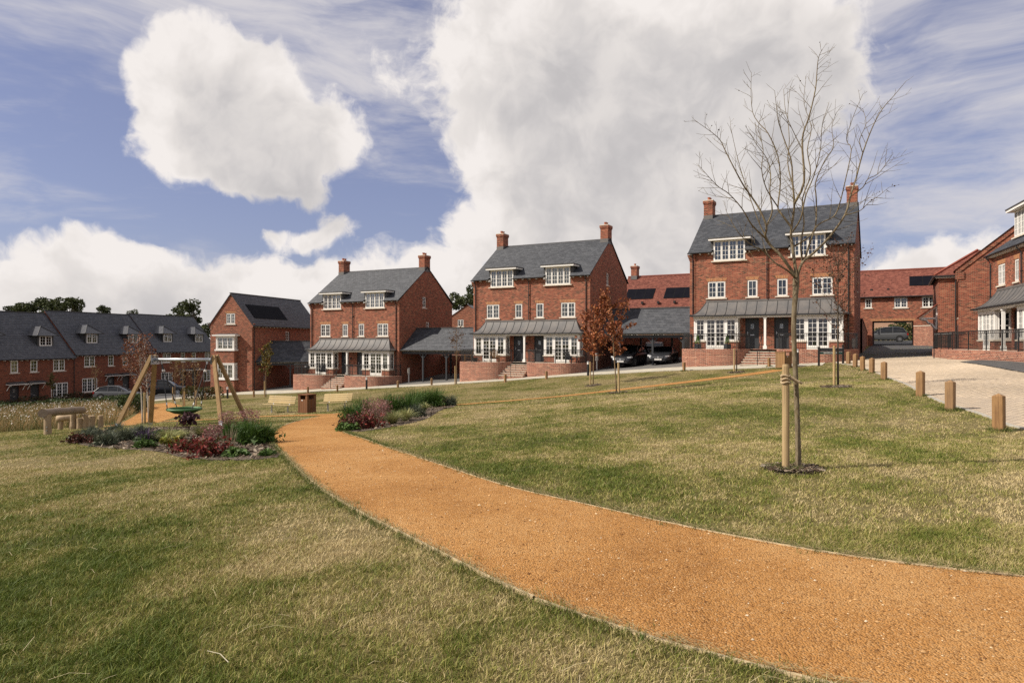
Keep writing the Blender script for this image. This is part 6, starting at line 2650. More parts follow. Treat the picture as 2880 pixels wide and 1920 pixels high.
def car(kind, paint, loc, rz, label, plate='', rear_plate=False):
    L, W, H, top, roof = CARS[kind]
    o = thing('parked_car', label, 'car', loc, rz)
    w = W / 2
    fr = [0, .01, .03, .08, .14, .2, .3, .4, .5, .6, .68, .74, .8, .86, .92, .96, .985, 1.0]
    tx, tz = [p[0] for p in top], [p[1] for p in top]
    rows = []
    for f in fr:
        x = (f - 0.5) * L
        zt = float(np.interp(f, tx, tz))
        k = float(np.interp(f, [0, .02, .08, .2, .8, .92, .975, 1], [.84, .92, .98, 1, 1, .97, .86, .66]))
        zb = float(np.interp(f, [0, .06, .14, .86, .94, 1], [.38, .26, .20, .20, .24, .30]))
        ww = w * k
        zm = zb + (zt - zb) * 0.5
        half = [(0, zb), (ww * .90, zb), (ww * .985, zb + 0.10), (ww, zm), (ww * .985, zb + (zt - zb) * .78), (ww * .93, zt - 0.035), (ww * .80, zt), (0, zt + 0.012 * (1 if f > .7 else 0))]
        loop = [(x, y, z) for (y, z) in half] + [(x, -y, z) for (y, z) in half[-2:0:-1]]
        rows.append(loop)
    m = MB()
    m.grid(rows, close=True)
    m.poly(*rows[0])
    m.poly(*rows[-1][::-1])
    body = m.build('body', paint, o, smooth=True)
    # glass house and roof
    rx = [p[0] for p in roof]
    rz_ = [p[1] for p in roof]
    fs = sorted(set(rx + [.18, .33, .4, .64]))
    fs = [f for f in fs if rx[0] <= f <= rx[-1]]
    g = MB()
    grow = []
    for f in fs:
        x = (f - 0.5) * L
        zr_ = float(np.interp(f, rx, rz_))
        zt = float(np.interp(f, tx, tz)) - 0.02
        t = (zr_ - zt) / (H - 0.95)
        wr = w * (0.86 - 0.14 * max(0, min(1, t)))
        grow.append([(x, w * .88, zt), (x, wr, zr_ - 0.03), (x, wr * .8, zr_), (x, 0, zr_ + 0.012), (x, -wr * .8, zr_), (x, -wr, zr_ - 0.03), (x, -w * .88, zt)])
    g.grid(grow)
    g.build('glazing', 'car_glass', o, smooth=True)
    # painted roof skin and pillars slightly proud
    rf = MB()
    top_i = [i for i, f in enumerate(fs) if roof[1][0] - 1e-6 <= f <= roof[-2][0] + 1e-6]
    rf.grid([[(p[0], p[1] * 1.012, p[2] + 0.012) for p in grow[i][1:6]] for i in top_i])
    rf.build('roof_panel', paint, o, smooth=True)
    for s in (1, -1):
        ix = 0 if s > 0 else -1
        side = [Vector(r[ix]) for r in grow]
        upp = [Vector(r[1 if s > 0 else 5]) for r in grow]
        pil = MB()
        pil.tube([side[0], upp[1]], [.05, .035], 6)
        pil.tube([side[-1], upp[-2]], [.035, .03], 6)
        for fm in (.36, .55) if kind != 'coupe' else (.36,):
            i = min(range(len(fs)), key=lambda q: abs(fs[q] - fm))
            pil.tube([side[i] + Vector((0, s * .006, 0)), upp[i] + Vector((0, s * .006, 0))], .035, 6)
        pil.tube([p + Vector((0, s * 0.008, 0.0)) for p in upp[1:-1]], .022, 6)
        pil.build('pillar', paint, body)
        mx = (np.interp(.66, [0, 1], [-.5, .5])) * L
        MB().lathe([(0.02, -0.06), (0.075, -0.04), (0.085, 0.02), (0.05, 0.07)], 8, (mx, s * (w + 0.08), float(np.interp(.66, tx, tz)) + 0.05)).build('mirror', paint, o, smooth=True)
        for fw in (.185, .815):
            x = (fw - .5) * L
            R0 = 0.325 if kind != 'suv' else 0.36
            y0 = s * (w - 0.20)
            y1 = s * (w + 0.012)
            arch = MB().tube([(x, s * (w - 0.26), R0 + 0.02), (x, s * (w + 0.006), R0 + 0.02)], R0 + 0.06, 20).build('wheel_arch', 'tyre', o)
            ty = MB()
            seg = 22
            prof = [(R0 - .11, y1 - s * .01), (R0 - .03, y1), (R0, y1 - s * .03), (R0, y0 + s * .03), (R0 - .04, y0)]
            ty.grid([[(x + r_ * math.cos(2 * math.pi * j / seg), y, R0 + r_ * math.sin(2 * math.pi * j / seg)) for j in range(seg + 1)] for (r_, y) in prof])
            wh = ty.build('wheel', 'tyre', o, smooth=True)
            rim = MB()
            for q in range(10):
                a = 2 * math.pi * q / 10
                c0, s0 = math.cos(a), math.sin(a)
                rim.bar((x + .05 * c0, y1 - s * .02, R0 + .05 * s0), (x + (R0 - .12) * c0, y1 - s * .02, R0 + (R0 - .12) * s0), .045, .03, (0, 1, 0))
            rim.tube([(x, y1 - s * .03, R0), (x, y1 - s * .005, R0)], .06, 12)
            rim.grid([[(x + r_ * math.cos(2 * math.pi * j / seg), y1 - s * dy, R0 + r_ * math.sin(2 * math.pi * j / seg)) for j in range(seg + 1)] for (r_, dy) in ((R0 - .10, .004), (R0 - .13, .012))])
            rim.build('rim', 'steel', wh)
    # lamps, grille, plates
    zf = float(np.interp(.965, tx, tz))
    xf = .5 * L
    for s in (1, -1):
        hm = MB()
        pts = [(.965, .86, -.06), (.925, .95, -.10), (.905, .965, -.20), (.955, .90, -.20), (.985, .62, -.22), (.988, .56, -.13)]
        poly_ = []
        for (f, k, dz) in pts:
            kk = float(np.interp(f, [0, .02, .08, .2, .8, .92, .975, 1], [.84, .92, .98, 1, 1, .97, .86, .66]))
            poly_.append(((f - .5) * L + .03, s * min(w * k, w * kk + .012), float(np.interp(.93, tx, tz)) + dz + 0.02))
        hm.poly(*(poly_ if s > 0 else poly_[::-1]))
        c_ = Vector((0, 0, 0))
        for p in poly_:
            c_ += Vector(p)
        c_ /= len(poly_)
        hm.lathe([(0.0, -.05), (.07, -.03), (.07, .03), (.0, .05)], 10, tuple(c_ + Vector((-.02, 0, 0))))
        hm.build('headlight', 'head_lamp', o)
        tm = MB().box(-.5 * L - .012, -.5 * L + .14, min(s * w * .62, s * w * .945), max(s * w * .62, s * w * .945), float(np.interp(.02, tx, tz)) - .24, float(np.interp(.02, tx, tz)) - .05)
        tm.build('tail_light', 'tail_lamp', o)
    zg = float(np.interp(1, tx, tz))
    MB().box(xf - .10, xf + .012, -w * .42, w * .42, zg - .02, zg + .16).build('grille', 'black_metal', o)
    gr = MB()
    for zz in (zg + .03, zg + .075, zg + .12):
        gr.box(xf + .013, xf + .02, -w * .40, w * .40, zz, zz + .014)
    gr.tube([(xf + .013, 0, zg + .08), (xf + .035, 0, zg + .08)], .075, 14)
    gr.build('grille_bars', 'steel', o)
    MB().box(xf - .12, xf + .006, -w * .55, w * .55, zg - .18, zg - .06).build('air_intake', 'black_metal', o)
    pf = MB().box(xf + .007, xf + .02, -.26, .26, zg - .13, zg - .02).build('number_plate', 'white_paint', o)
    pr = MB().box(-.5 * L - .02, -.5 * L - .003, -.26, .26, .62, .73).build('number_plate', 'plate_yellow', o)
    if plate:
        t = link('lettering', text_mesh(plate, .085, 'black_metal', extrude=.001), pf, None, (xf + .022, 0, zg - .075))
        t.rotation_euler = (R(90), 0, R(90))
    return o


def car_at(kind, paint, P, head, label, **k):
    z = G(P[0], P[1]) + 0.015
    return car(kind, paint, (P[0], P[1], z), head, label, **k)


hd = R(-90 - 29)
# two cars under the car port, noses towards the street, two behind it
car_at('suv', 'paint_black', wp('H2', 13.0, 2.6)[:2], hd, 'black car nose-out under the car port behind the staked copper-leaved tree', plate='RE22 WHB')
car_at('coupe', 'paint_dark', wp('H2', 15.75, 2.4)[:2], hd + R(6), 'low dark coupe nose-out under the car port beside the brick terrace', plate='HY15 HEA')
car_at('estate', 'paint_silver', wp('H2', 13.55, 8.0)[:2], hd + R(192), 'silver estate car parked tail-on behind the car port')
car_at('hatch', 'paint_dark', wp('H2', 17.5, 7.6)[:2], hd + R(10), 'dark hatchback parked behind the low coupe')
car_at('mpv', 'paint_grey', (41.3, 75.6), R(180 - 28), 'grey people carrier seen through the archway')
car_at('hatch', 'paint_grey', (-40.7, 70.6), R(10), 'grey hatchback parked in front of the terraced houses')
car_at('suv', 'paint_black', (-38.2, 75.5), R(10), 'black estate car parked by the hedge in front of the terraced houses')
# ------------------------------------------------------------------ trees
def bark_mat(name, c1, c2, c3):
    def fn(t):
        tc = t.new('ShaderNodeTexCoord')
        o = tc.outputs['Object']
        n = t.noise(t.vmath('MULTIPLY', o, (1, 1, 0.35)), 26.0, 5, 0.7)
        n2 = t.noise(o, 5.0, 4, 0.6)
        col = t.mix(t.rng(n, 0.35, 0.65), c1, c2)
        col = t.mix(t.rng(n2, 0.55, 0.72, 0, 0.8), col, c3)
        return bsdf(t, col, 0.85, 0, 0.2, n, 0.6, 0.008)
    _MF[name] = fn


bark_mat('bark_cherry', (0.115, 0.085, 0.050), (0.21, 0.17, 0.11), (0.16, 0.125, 0.030))
bark_mat('bark_brown', (0.16, 0.105, 0.060), (0.24, 0.17, 0.10), (0.12, 0.085, 0.05))
bark_mat('bark_birch', (0.56, 0.52, 0.45), (0.42, 0.37, 0.31), (0.08, 0.06, 0.05))
bark_mat('bark_dark', (0.06, 0.045, 0.032), (0.10, 0.08, 0.058), (0.05, 0.04, 0.03))


def branch_tubes(m, pl, r0, r1, n=5):
    k = len(pl)
    m.tube(pl, [r0 + (r1 - r0) * (i / (k - 1)) ** 0.8 for i in range(k)], n, cap=False)


def twig(m, p, d, length, r, rr, depth=1, tips=None, up=0.25):
    """a wandering shoot with side shoots"""
    pts = [Vector(p)]
    d = Vector(d).normalized()
    k = max(4, int(length / 0.12))
    for i in range(k):
        d = (d + Vector((rr.uniform(-.16, .16), rr.uniform(-.16, .16), rr.uniform(-.06, .10) + up * 0.12))).normalized()
        pts.append(pts[-1] + d * (length / k))
    branch_tubes(m, pts, r, max(0.0014, r * 0.3), 4)
    if tips is not None:
        tips += pts[1:]
    if depth > 0:
        for i in range(1, k):
            if rr.random() < 0.42:
                dd = (pts[i + 1] - pts[i]).normalized() if i + 1 < len(pts) else d
                sd_ = dd.orthogonal()
                sd_.rotate(Matrix.Rotation(rr.uniform(0, 6.283), 3, dd))
                nd = (dd + sd_ * rr.uniform(.55, .95)).normalized()
                twig(m, pts[i], nd, length * rr.uniform(.28, .5), r * .55, rr, depth - 1, tips, up)
    return pts


def big_bare_tree():
    x0, y0, z0 = hit(2246, 1318)
    o = thing('bare_tree', 'tall bare young tree tied to a round stake on the lawn', 'tree', (x0, y0, z0))
    D = y0
    rr = random.Random(5)

    def W(zx, zy, dy=0.0):
        px, py = 1940 + zx * 640 / 1394, 100 + zy * 640 / 1394
        Y = D + dy
        return Vector(((px - CX) / F_PX * Y - x0, dy, (CY - py) / F_PX * Y - z0))
    # trunk
    tp = [(0, 0, -0.1)]
    for (px, py) in ((2246, 1318), (2245, 1260), (2243, 1190), (2240, 1110), (2237, 1045), (2234, 980), (2232, 920), (2234, 870), (2237, 830), (2239, 795), (2240, 770)):
        tp.append(((px - CX) / F_PX * D - x0, 0, (CY - py) / F_PX * D - z0))
    tm = MB().tube(tp, [0.050, 0.040, 0.036, 0.034, 0.033, 0.033, 0.033, 0.032, 0.033, 0.036, 0.044, 0.036], 14)
    tm.build('trunk', 'bark_cherry', o, smooth=True)
    limbs = [
        ([(650, 1490), (600, 1440), (520, 1390), (455, 1320), (380, 1285), (300, 1210), (240, 1110), (220, 1065)], .026, -.35),
        ([(645, 1470), (560, 1350), (500, 1290), (462, 1235), (470, 1170), (430, 1070), (380, 990), (330, 920), (265, 800), (215, 700), (185, 640), (130, 590), (30, 520)], .038, -.25),
        ([(462, 1240), (380, 1160), (320, 1060), (240, 970), (180, 930), (120, 870), (55, 795)], .022, -.45),
        ([(470, 1165), (505, 1075), (490, 960), (495, 850), (470, 750), (410, 670), (370, 600)], .020, .15),
        ([(655, 1480), (630, 1300), (620, 1200), (640, 1050), (630, 900), (620, 760), (565, 600), (540, 500), (520, 340)], .040, .05),
        ([(620, 1170), (560, 1090), (540, 1050), (555, 900), (540, 740), (480, 600), (430, 545), (385, 470), (375, 330), (378, 230)], .026, .35),
        ([(640, 1030), (700, 900), (690, 700), (695, 600), (730, 500), (770, 330), (780, 210), (788, 140), (806, 95)], .030, -.1),
        ([(660, 1470), (690, 1390), (760, 1330), (850, 1240), (950, 1100), (985, 980), (1020, 870), (1060, 720), (1120, 560), (1180, 450), (1250, 370), (1325, 280)], .036, -.15),
        ([(700, 1385), (760, 1200), (800, 1150), (880, 1110), (915, 1040), (950, 900), (990, 700), (960, 640), (1000, 500), (1060, 360)], .024, .4),
        ([(640, 1290), (720, 1240), (770, 1170), (775, 1000), (770, 900), (830, 760), (880, 680), (870, 560), (900, 470)], .024, .3),
        ([(985, 985), (1060, 930), (1090, 880), (1150, 850), (1200, 790), (1240, 730)], .014, -.3),
        ([(950, 1100), (1040, 1075), (1100, 1020), (1160, 980), (1220, 930)], .012, .2),
        ([(630, 1200), (680, 1120), (710, 980), (760, 860), (800, 700), (810, 560), (850, 420)], .022, -.4),
        ([(625, 900), (600, 780), (610, 640), (600, 480), (615, 320)], .016, .45),
        ([(500, 1290), (440, 1180), (400, 1080), (330, 880), (290, 740), (250, 560)], .018, .3),
        ([(540, 1050), (470, 940), (440, 820), (450, 700), (420, 560), (445, 490)], .016, -.3),
        ([(690, 700), (640, 600), (590, 480), (575, 330)], .012, .2),
        ([(1060, 720), (1040, 640), (1080, 540), (1060, 450)], .010, .1),
        ([(690, 1390), (680, 1270), (700, 1150), (690, 1000), (740, 850), (720, 700), (745, 560), (700, 420), (710, 280)], .024, .5),
    ]
    lm = MB()
    tips = []
    for (pl, r, dep) in limbs:
        n = len(pl)
        pts = [W(a, b, dep * (i / (n - 1)) ** 0.8 + 0.05 * math.sin(i * 1.7 + r * 100)) for i, (a, b) in enumerate(pl)]
        # resample for soft curves
        sm = []
        for i in range(n - 1):
            p0, p1, p2, p3 = pts[max(i - 1, 0)], pts[i], pts[i + 1], pts[min(i + 2, n - 1)]
            for q in range(3):
                t = q / 3
                sm.append(0.5 * ((2 * p1) + (p2 - p0) * t + (2 * p0 - 5 * p1 + 4 * p2 - p3) * t * t + (3 * p1 - p0 - 3 * p2 + p3) * t ** 3))
        sm.append(pts[-1])
        branch_tubes(lm, sm, r * 0.58, 0.0024, 6)
        k = len(sm)
        for i in range(int(k * .30), k):
            if rr.random() < 0.80:
                dd = (sm[min(i + 1, k - 1)] - sm[i - 1]).normalized()
                sd_ = dd.orthogonal()
                sd_.rotate(Matrix.Rotation(rr.uniform(0, 6.283), 3, dd))
                f = 1 - i / k
                twig(lm, sm[i], (dd + sd_ * rr.uniform(.5, 1.0)), rr.uniform(.07, .20) + .50 * f, 0.0022 + .0042 * f, rr, 1, tips)
    lm.build('branches', 'bark_cherry', o, smooth=True)
    P = np.array([tuple(tips[rr.randrange(len(tips))]) for _ in range(60)])
    V, Fc, C = leaf_cards(P, 0.022, (0.05, 0.03, 0.02), 0.3)
    nmesh('leaves', V, Fc, 'veg', o, col=C)
    return (x0, y0, z0)


big_bare_tree()


def stake(px, py, h, r, label, lean=(0, 0)):
    x, y, z = hit(px, py)
    o = thing('tree_stake', label, 'stake', (x, y, z), 0, 'round timber tree stakes')
    MB().tube([(0, 0, -0.2), (lean[0] * .5, lean[1] * .5, h * .5), (lean[0], lean[1], h - 0.03), (lean[0], lean[1], h)], [r, r * .98, r * .96, r * .82], 14).build('pole', 'stake_wood', o, smooth=False)
    return o, (x, y, z)


st, sp = stake(2210, 1323, 1.40, 0.048, 'thick round timber stake with a rope tie beside the tall bare tree')
# rope tie round stake and trunk
tie = MB()
for k in range(3):
    zz = 1.16 + 0.045 * k
    tie.tube([(0.056 * math.cos(a), 0.056 * math.sin(a), zz + 0.01 * math.sin(3 * a + k)) for a in np.linspace(0, 2 * math.pi, 17)], 0.014, 6, cap=False)
tie.tube([(0.05, -0.05, 1.24), (0.10, -0.06, 1.20), (0.15, -0.07, 1.17), (0.19, -0.065, 1.15)], 0.014, 6)
tie.tube([(0.05, 0.05, 1.22), (0.10, 0.06, 1.20), (0.16, 0.06, 1.17), (0.19, 0.05, 1.15)], 0.013, 6)
simple('rope', (0.42, 0.32, 0.20), (0.30, 0.22, 0.13), 20.0, 0.9, bstr=0.4)
tie.build('tie', 'rope', st)


def young_tree(name, px, py, h, clear, spread, label, leaf=None, leaf_n=0, leaf_size=0.07, bark='bark_brown', seed=1, limbs=9, r=0.032, lean=0.0, cat='tree', group=None, up=0.5, form='oval', twd=1):
    x, y, z = hit(px, py)
    o = thing(name, label, cat, (x, y, z), 0, group)
    rr = random.Random(seed)
    tr = [Vector((lean * t * h, 0.02 * math.sin(5 * t + seed), h * t * (0.93))) for t in (np.linspace(0, 1, 9))]
    tr[0].z = -0.1
    t = MB().tube(tr, [r * (1.0 - 0.85 * i / 8) + 0.004 for i in range(9)], 8)
    t.build('trunk', bark, o, smooth=True)
    m = MB()
    tips = []
    for k in range(limbs):
        f = clear / h + (0.90 - clear / h) * (k + rr.random() * .6) / limbs
        i = min(7, int(f * 8))
        p = tr[i].lerp(tr[i + 1], f * 8 - i)
        a = k * 2.399 + rr.uniform(-.4, .4)
        q = (f - clear / h) / (1 - clear / h)
        ln = spread * (math.sin(math.pi * (0.18 + 0.75 * q)) if form == 'oval' else (1.05 - 0.75 * q)) * rr.uniform(.8, 1.15)
        d = Vector((math.cos(a), math.sin(a), up + .9 * q))
        twig(m, p, d, ln * 1.25, r * .34 * (1 - .5 * q), rr, twd, tips, up=.4)
    m.build('branches', bark, o, smooth=True)
    if leaf_n:
        idx = [rr.randrange(len(tips)) for _ in range(leaf_n)]
        P = np.array([tuple(tips[i]) for i in idx]) + rng.normal(0, 0.05, (leaf_n, 3))
        base = np.array(leaf)[rng.integers(0, len(leaf), leaf_n)]
        V, Fc, C = leaf_cards(P, leaf_size, base, 0.3, aspect=1.5)
        nmesh('crown', V, Fc, 'veg', o, col=C)
    return o


COPPER = [(0.24, 0.075, 0.030), (0.31, 0.10, 0.04), (0.15, 0.045, 0.02), (0.38, 0.15, 0.06)]
young_tree('copper_tree', 1734, 1104, 5.1, 2.0, .95, 'slim tree with dense copper leaves, tied to the taller stake', COPPER, 1600, .10, seed=4, limbs=18, lean=-.06, up=.25, group='copper-leaved young trees', twd=1)
stake(1741, 1105, 1.45, 0.05, 'round stake at the foot of the slimmer copper-leaved tree', (-.03, 0))
young_tree('copper_tree', 1668, 1083, 4.7, 1.9, 1.15, 'broader tree with copper leaves standing beside the light bollard', COPPER, 1500, .105, seed=9, limbs=18, lean=.02, up=.15, group='copper-leaved young trees', twd=1)
stake(1660, 1083.5, 1.45, 0.04, 'thin stake at the foot of the broader copper-leaved tree')
young_tree('young_tree', 2357, 1086, 5.2, 1.9, 1.35, 'thin young tree with sparse dark brown leaves beside the bollard row', [(0.09, 0.04, 0.022), (0.06, 0.03, 0.018), (0.12, 0.055, 0.03)], 1100, .05, seed=12, limbs=24, r=.036, bark='bark_dark', up=.8, twd=2)
stake(2346, 1086.5, 1.42, 0.045, 'round pale stake beside the thin tree near the bollard row')
young_tree('young_tree', 2072, 1046, 3.2, 1.5, .85, 'small bare tree with fan of twigs in front of the conifer pots', seed=21, limbs=14, r=.034, bark='bark_dark', up=1.0, twd=2)
stake(2065, 1047, 1.45, 0.05, 'round stake beside the small bare tree in front of the terrace wall')
young_tree('young_tree', 1284, 1080, 4.6, 1.9, .95, 'thin bare tree with a few brown leaves at the corner of the brick terrace', [(0.12, 0.06, 0.03), (0.09, 0.045, 0.022)], 300, .08, seed=33, limbs=18, r=.036, up=.8, twd=2)
stake(1280, 1081, 1.45, .045, 'round stake beside the thin tree at the terrace corner')
young_tree('young_tree', 748, 1116, 4.8, 1.9, .85, 'small upright tree with yellowing green leaves in front of the car port', [(0.13, 0.12, 0.03), (0.20, 0.15, 0.035), (0.09, 0.085, 0.022), (0.22, 0.12, 0.03)], 650, .13, seed=41, limbs=17, r=.036, up=.9, twd=2)
stake(744, 1117, 1.4, .05, 'round stake beside the yellowing tree in front of the car port')
RUST = [(0.17, 0.06, 0.028), (0.12, 0.045, 0.022), (0.22, 0.085, 0.04)]
young_tree('birch_tree', 400, 1194, 3.8, 1.3, .75, 'white-stemmed birch with sparse rusty leaves left of its twin', RUST, 1300, .055, bark='bark_birch', seed=51, limbs=20, r=.03, lean=-.03, up=.7, group='white-stemmed birches')
young_tree('birch_tree', 418, 1191, 3.6, 1.3, .65, 'white-stemmed birch with sparse rusty leaves behind the swing leg', RUST, 1000, .055, bark='bark_birch', seed=57, limbs=20, r=.028, lean=-.045, up=.7, group='white-stemmed birches')
stake(407, 1194, 1.25, .045, 'dark round stake between the birch stems')
stake(421, 1190, 1.2, .04, 'dark round stake behind the swing leg')
for i, (px, py, h, sp_, n, lab) in enumerate(((268, 1126, 3.8, .7, 150, 'thin leafless tree in front of the grey hatchback'), (6, 1142, 3.1, .6, 600, 'small yellow-brown leaved tree in front of the nearest terraced door'),
                                       (146, 1134, 3.2, .55, 600, 'small olive-leaved tree in front of the terraced house windows'), (492, 1130, 4.2, .7, 200, 'thin rusty-leaved tree in front of the black estate car'),
                                       (515, 1152, 3.6, .9, 90, 'bare staked tree behind the green swing basket'), (548, 1150, 3.8, .9, 110, 'bare staked tree beside the hedge behind the swing'))):
    lf = [(0.15, 0.085, 0.035), (0.11, 0.07, 0.03), (0.19, 0.11, 0.04)] if i != 2 else [(0.12, 0.095, 0.03), (0.09, 0.075, 0.025)]
    young_tree('street_tree', px, py, h, h * .42, sp_, lab, lf, n, .10, seed=60 + i, limbs=16, r=.034, up=.8, twd=2, group='young street trees by the terraced houses')
for (px, py, lab) in ((486, 1131, 'stake beside the thin rusty-leaved tree'), (519, 1154, 'pale stake beside the bare tree behind the swing basket'), (552, 1151, 'pale stake beside the bare tree next to the hedge'), (3, 1143, 'stake beside the yellow-brown leaved tree')):
    stake(px, py, 1.35, .05, lab)


# mulch rings at the tree feet
def chips(name, pts_fn, n, z_off, size, cols, parent=None, flat=.25):
    X, Y = pts_fn(n)
    Z = ground(X, Y) + z_off + rng.uniform(0, .02, len(X))
    n = len(X)
    a = rng.uniform(0, 2 * math.pi, n)
    L = size * rng.uniform(.5, 1.8, n)
    w = L * rng.uniform(.15, .4, n)
    tilt = rng.normal(0, flat, n)
    d = np.stack([np.cos(a), np.sin(a), tilt], 1) * L[:, None] / 2
    s = np.stack([-np.sin(a), np.cos(a), rng.normal(0, flat * 1.5, n)], 1) * w[:, None] / 2
    P = np.stack([X, Y, Z], 1)
    V = np.stack([P - d - s, P + d - s * .6, P + d + s, P - d + s * .7], 1).reshape(-1, 3)
    c = np.array(cols)[rng.integers(0, len(cols), n)] * rng.uniform(.7, 1.25, (n, 1))
    return nmesh(name, V, np.arange(4 * n).reshape(-1, 4), 'vcol', parent, col=np.repeat(c, 4, 0), kind='stuff')


CHIP = [(0.085, 0.055, 0.035), (0.13, 0.09, 0.06), (0.05, 0.034, 0.022), (0.22, 0.17, 0.12), (0.30, 0.25, 0.19)]
RINGS = []


def mulch_ring(px, py, r, n, size):
    x, y, z = hit(px, py)
    RINGS.append((x, y, r))
    th = np.linspace(0, 2 * math.pi, 25)
    rr_ = r * (1 + .12 * np.sin(3 * th + 1) + .06 * np.sin(7 * th))
    m = MB()
    rim = [(x + rr_[i] * math.cos(th[i]), y + rr_[i] * math.sin(th[i]), G(x + rr_[i] * math.cos(th[i]), y + rr_[i] * math.sin(th[i])) + .006) for i in range(24)]
    mid = [(x + .5 * (p[0] - x), y + .5 * (p[1] - y), p[2] + .035) for p in rim]
    for i in range(24):
        j = (i + 1) % 24
        m.poly(rim[i], rim[j], mid[j], mid[i])
        m.poly(mid[i], mid[j], (x, y, z + .05))
    o = m.build('mulch', 'mulch', None, kind='stuff')

    def f(n):
        a = rng.uniform(0, 2 * math.pi, n)
        q = r * 1.05 * np.sqrt(rng.uniform(0, 1, n))
        return x + q * np.cos(a), y + q * np.sin(a)
    chips('mulch', f, n, .035, size, CHIP, o)


simple('mulch', (0.060, 0.042, 0.028), (0.11, 0.080, 0.055), 14.0, .95, bstr=.8, bdist=.03)
mulch_ring(2228, 1322, .36, 800, .055)
mulch_ring(2352, 1088, .5, 240, .08)
for q in ((1734, 1105), (1668, 1084), (2070, 1047)):
    mulch_ring(q[0], q[1], .5, 120, .1)


# ------------------------------------------------------------------ planting beds
def bed(pts, n, name='planting_bed'):
    pl = smooth_pl(hits(pts + [pts[0]]), 60, 2)
    c = pl.mean(0)
    o = sheet(name, pl, pl * .02 + c * .98, 8, .012, 'mulch', kind='structure')
    lo, hi = pl.min(0), pl.max(0)

    def f(n):
        X = rng.uniform(lo[0], hi[0], n * 3)
        Y = rng.uniform(lo[1], hi[1], n * 3)
        k = inside(pl, X, Y)
        return X[k][:n], Y[k][:n]
    chips('bark_mulch', f, n, .014, .075, CHIP, o, .35)
    return pl


BED_L = [(195, 1243), (215, 1222), (300, 1208), (430, 1203), (560, 1200), (690, 1196), (770, 1205), (765, 1225), (770, 1250), (798, 1285), (740, 1293), (640, 1296), (560, 1293), (495, 1285), (470, 1272), (400, 1266), (310, 1262), (230, 1252)]
BED_R = [(955, 1212), (968, 1195), (975, 1175), (1000, 1160), (1060, 1150), (1150, 1143), (1215, 1137), (1284, 1136), (1288, 1142), (1240, 1152), (1215, 1170), (1190, 1182), (1120, 1198), (1040, 1212), (975, 1217)]
bed_l = bed(BED_L, 5200)
bed_r = bed(BED_R, 3000)


def leaf_dome(o, n, rx, rz, col, size, var=.35, hollow=.35, aspect=1.6, z0=.03, up=.2, name='foliage', lump=.2):
    a = rng.uniform(0, 2 * math.pi, n)
    t = rng.uniform(0, 1, n) ** .6
    el = np.arcsin(rng.uniform(0, 1, n))
    r_ = (hollow + (1 - hollow) * t) * (1 + lump * np.sin(a * 3 + rng.uniform(0, 6)) * np.cos(el) + lump * .6 * np.sin(a * 7 + el * 5))
    P = np.stack([rx * r_ * np.cos(a) * np.cos(el), rx * r_ * np.sin(a) * np.cos(el), z0 + rz * r_ * np.sin(el)], 1)
    c = np.array(col)
    if c.ndim == 2:
        c = c[rng.integers(0, len(c), n)]
    V, Fc, C = leaf_cards(P, size, c, var, up, aspect)
    nmesh(name, V, Fc, 'veg', o, col=C)


def blades(o, n, h, spread, col, w=.012, var=.3, droop=.6, name='blades', base=.08):
    """arching strap leaves from the crown of a tuft"""
    a = rng.uniform(0, 2 * math.pi, n)
    L = h * rng.uniform(.6, 1.15, n)
    out = spread * rng.uniform(.15, 1.0, n)
    b0 = rng.uniform(0, base, n)
    segs = 4
    rows = []
    tw = a + math.pi / 2 + rng.normal(0, .4, n)
    for k in range(segs + 1):
        t = k / segs
        r_ = b0 + out * t ** 1.3
        z = L * (t - droop * .55 * t ** 2.4 * (out / spread))
        ww = w * (1 - t) ** .6 * .5 + .0006
        cx, cy = r_ * np.cos(a), r_ * np.sin(a)
        rows.append((np.stack([cx - ww * np.cos(tw), cy - ww * np.sin(tw), z], 1), np.stack([cx + ww * np.cos(tw), cy + ww * np.sin(tw), z], 1)))
    V = np.stack([q for r2 in rows for q in r2], 1)          # n, 2*(segs+1), 3
    m = 2 * (segs + 1)
    i = np.arange(n)[:, None] * m
    Fc = np.concatenate([i + np.array([[2 * k, 2 * k + 1, 2 * k + 3, 2 * k + 2]]) for k in range(segs)], 0)
    c = np.array(col)
    if c.ndim == 2:
        c = c[rng.integers(0, len(c), n)]
    else:
        c = np.repeat(c[None], n, 0)
    c = c * rng.uniform(1 - var, 1 + var, (n, 1))
    nmesh(name, V.reshape(-1, 3), Fc, 'veg', o, col=np.repeat(c, m, 0))


def stems(o, n, h, spread, r=.004, col='bark_brown', name='stem'):
    m = MB()
    tips = []
    for k in range(n):
        a = rnd.uniform(0, 6.283)
        s = spread * rnd.uniform(.2, 1)
        hh = h * rnd.uniform(.75, 1.05)
        p = [(0.02 * math.cos(a), .02 * math.sin(a), -.02), (s * .35 * math.cos(a), s * .35 * math.sin(a), hh * .5), (s * math.cos(a), s * math.sin(a), hh)]
        m.tube(p, [r, r * .8, r * .5], 4)
        tips.append(p[-1])
    m.build(name, col, o)
    return tips


VE = {
    'lavender': dict(lab='grey-green lavender mound'), 'heather': 0}


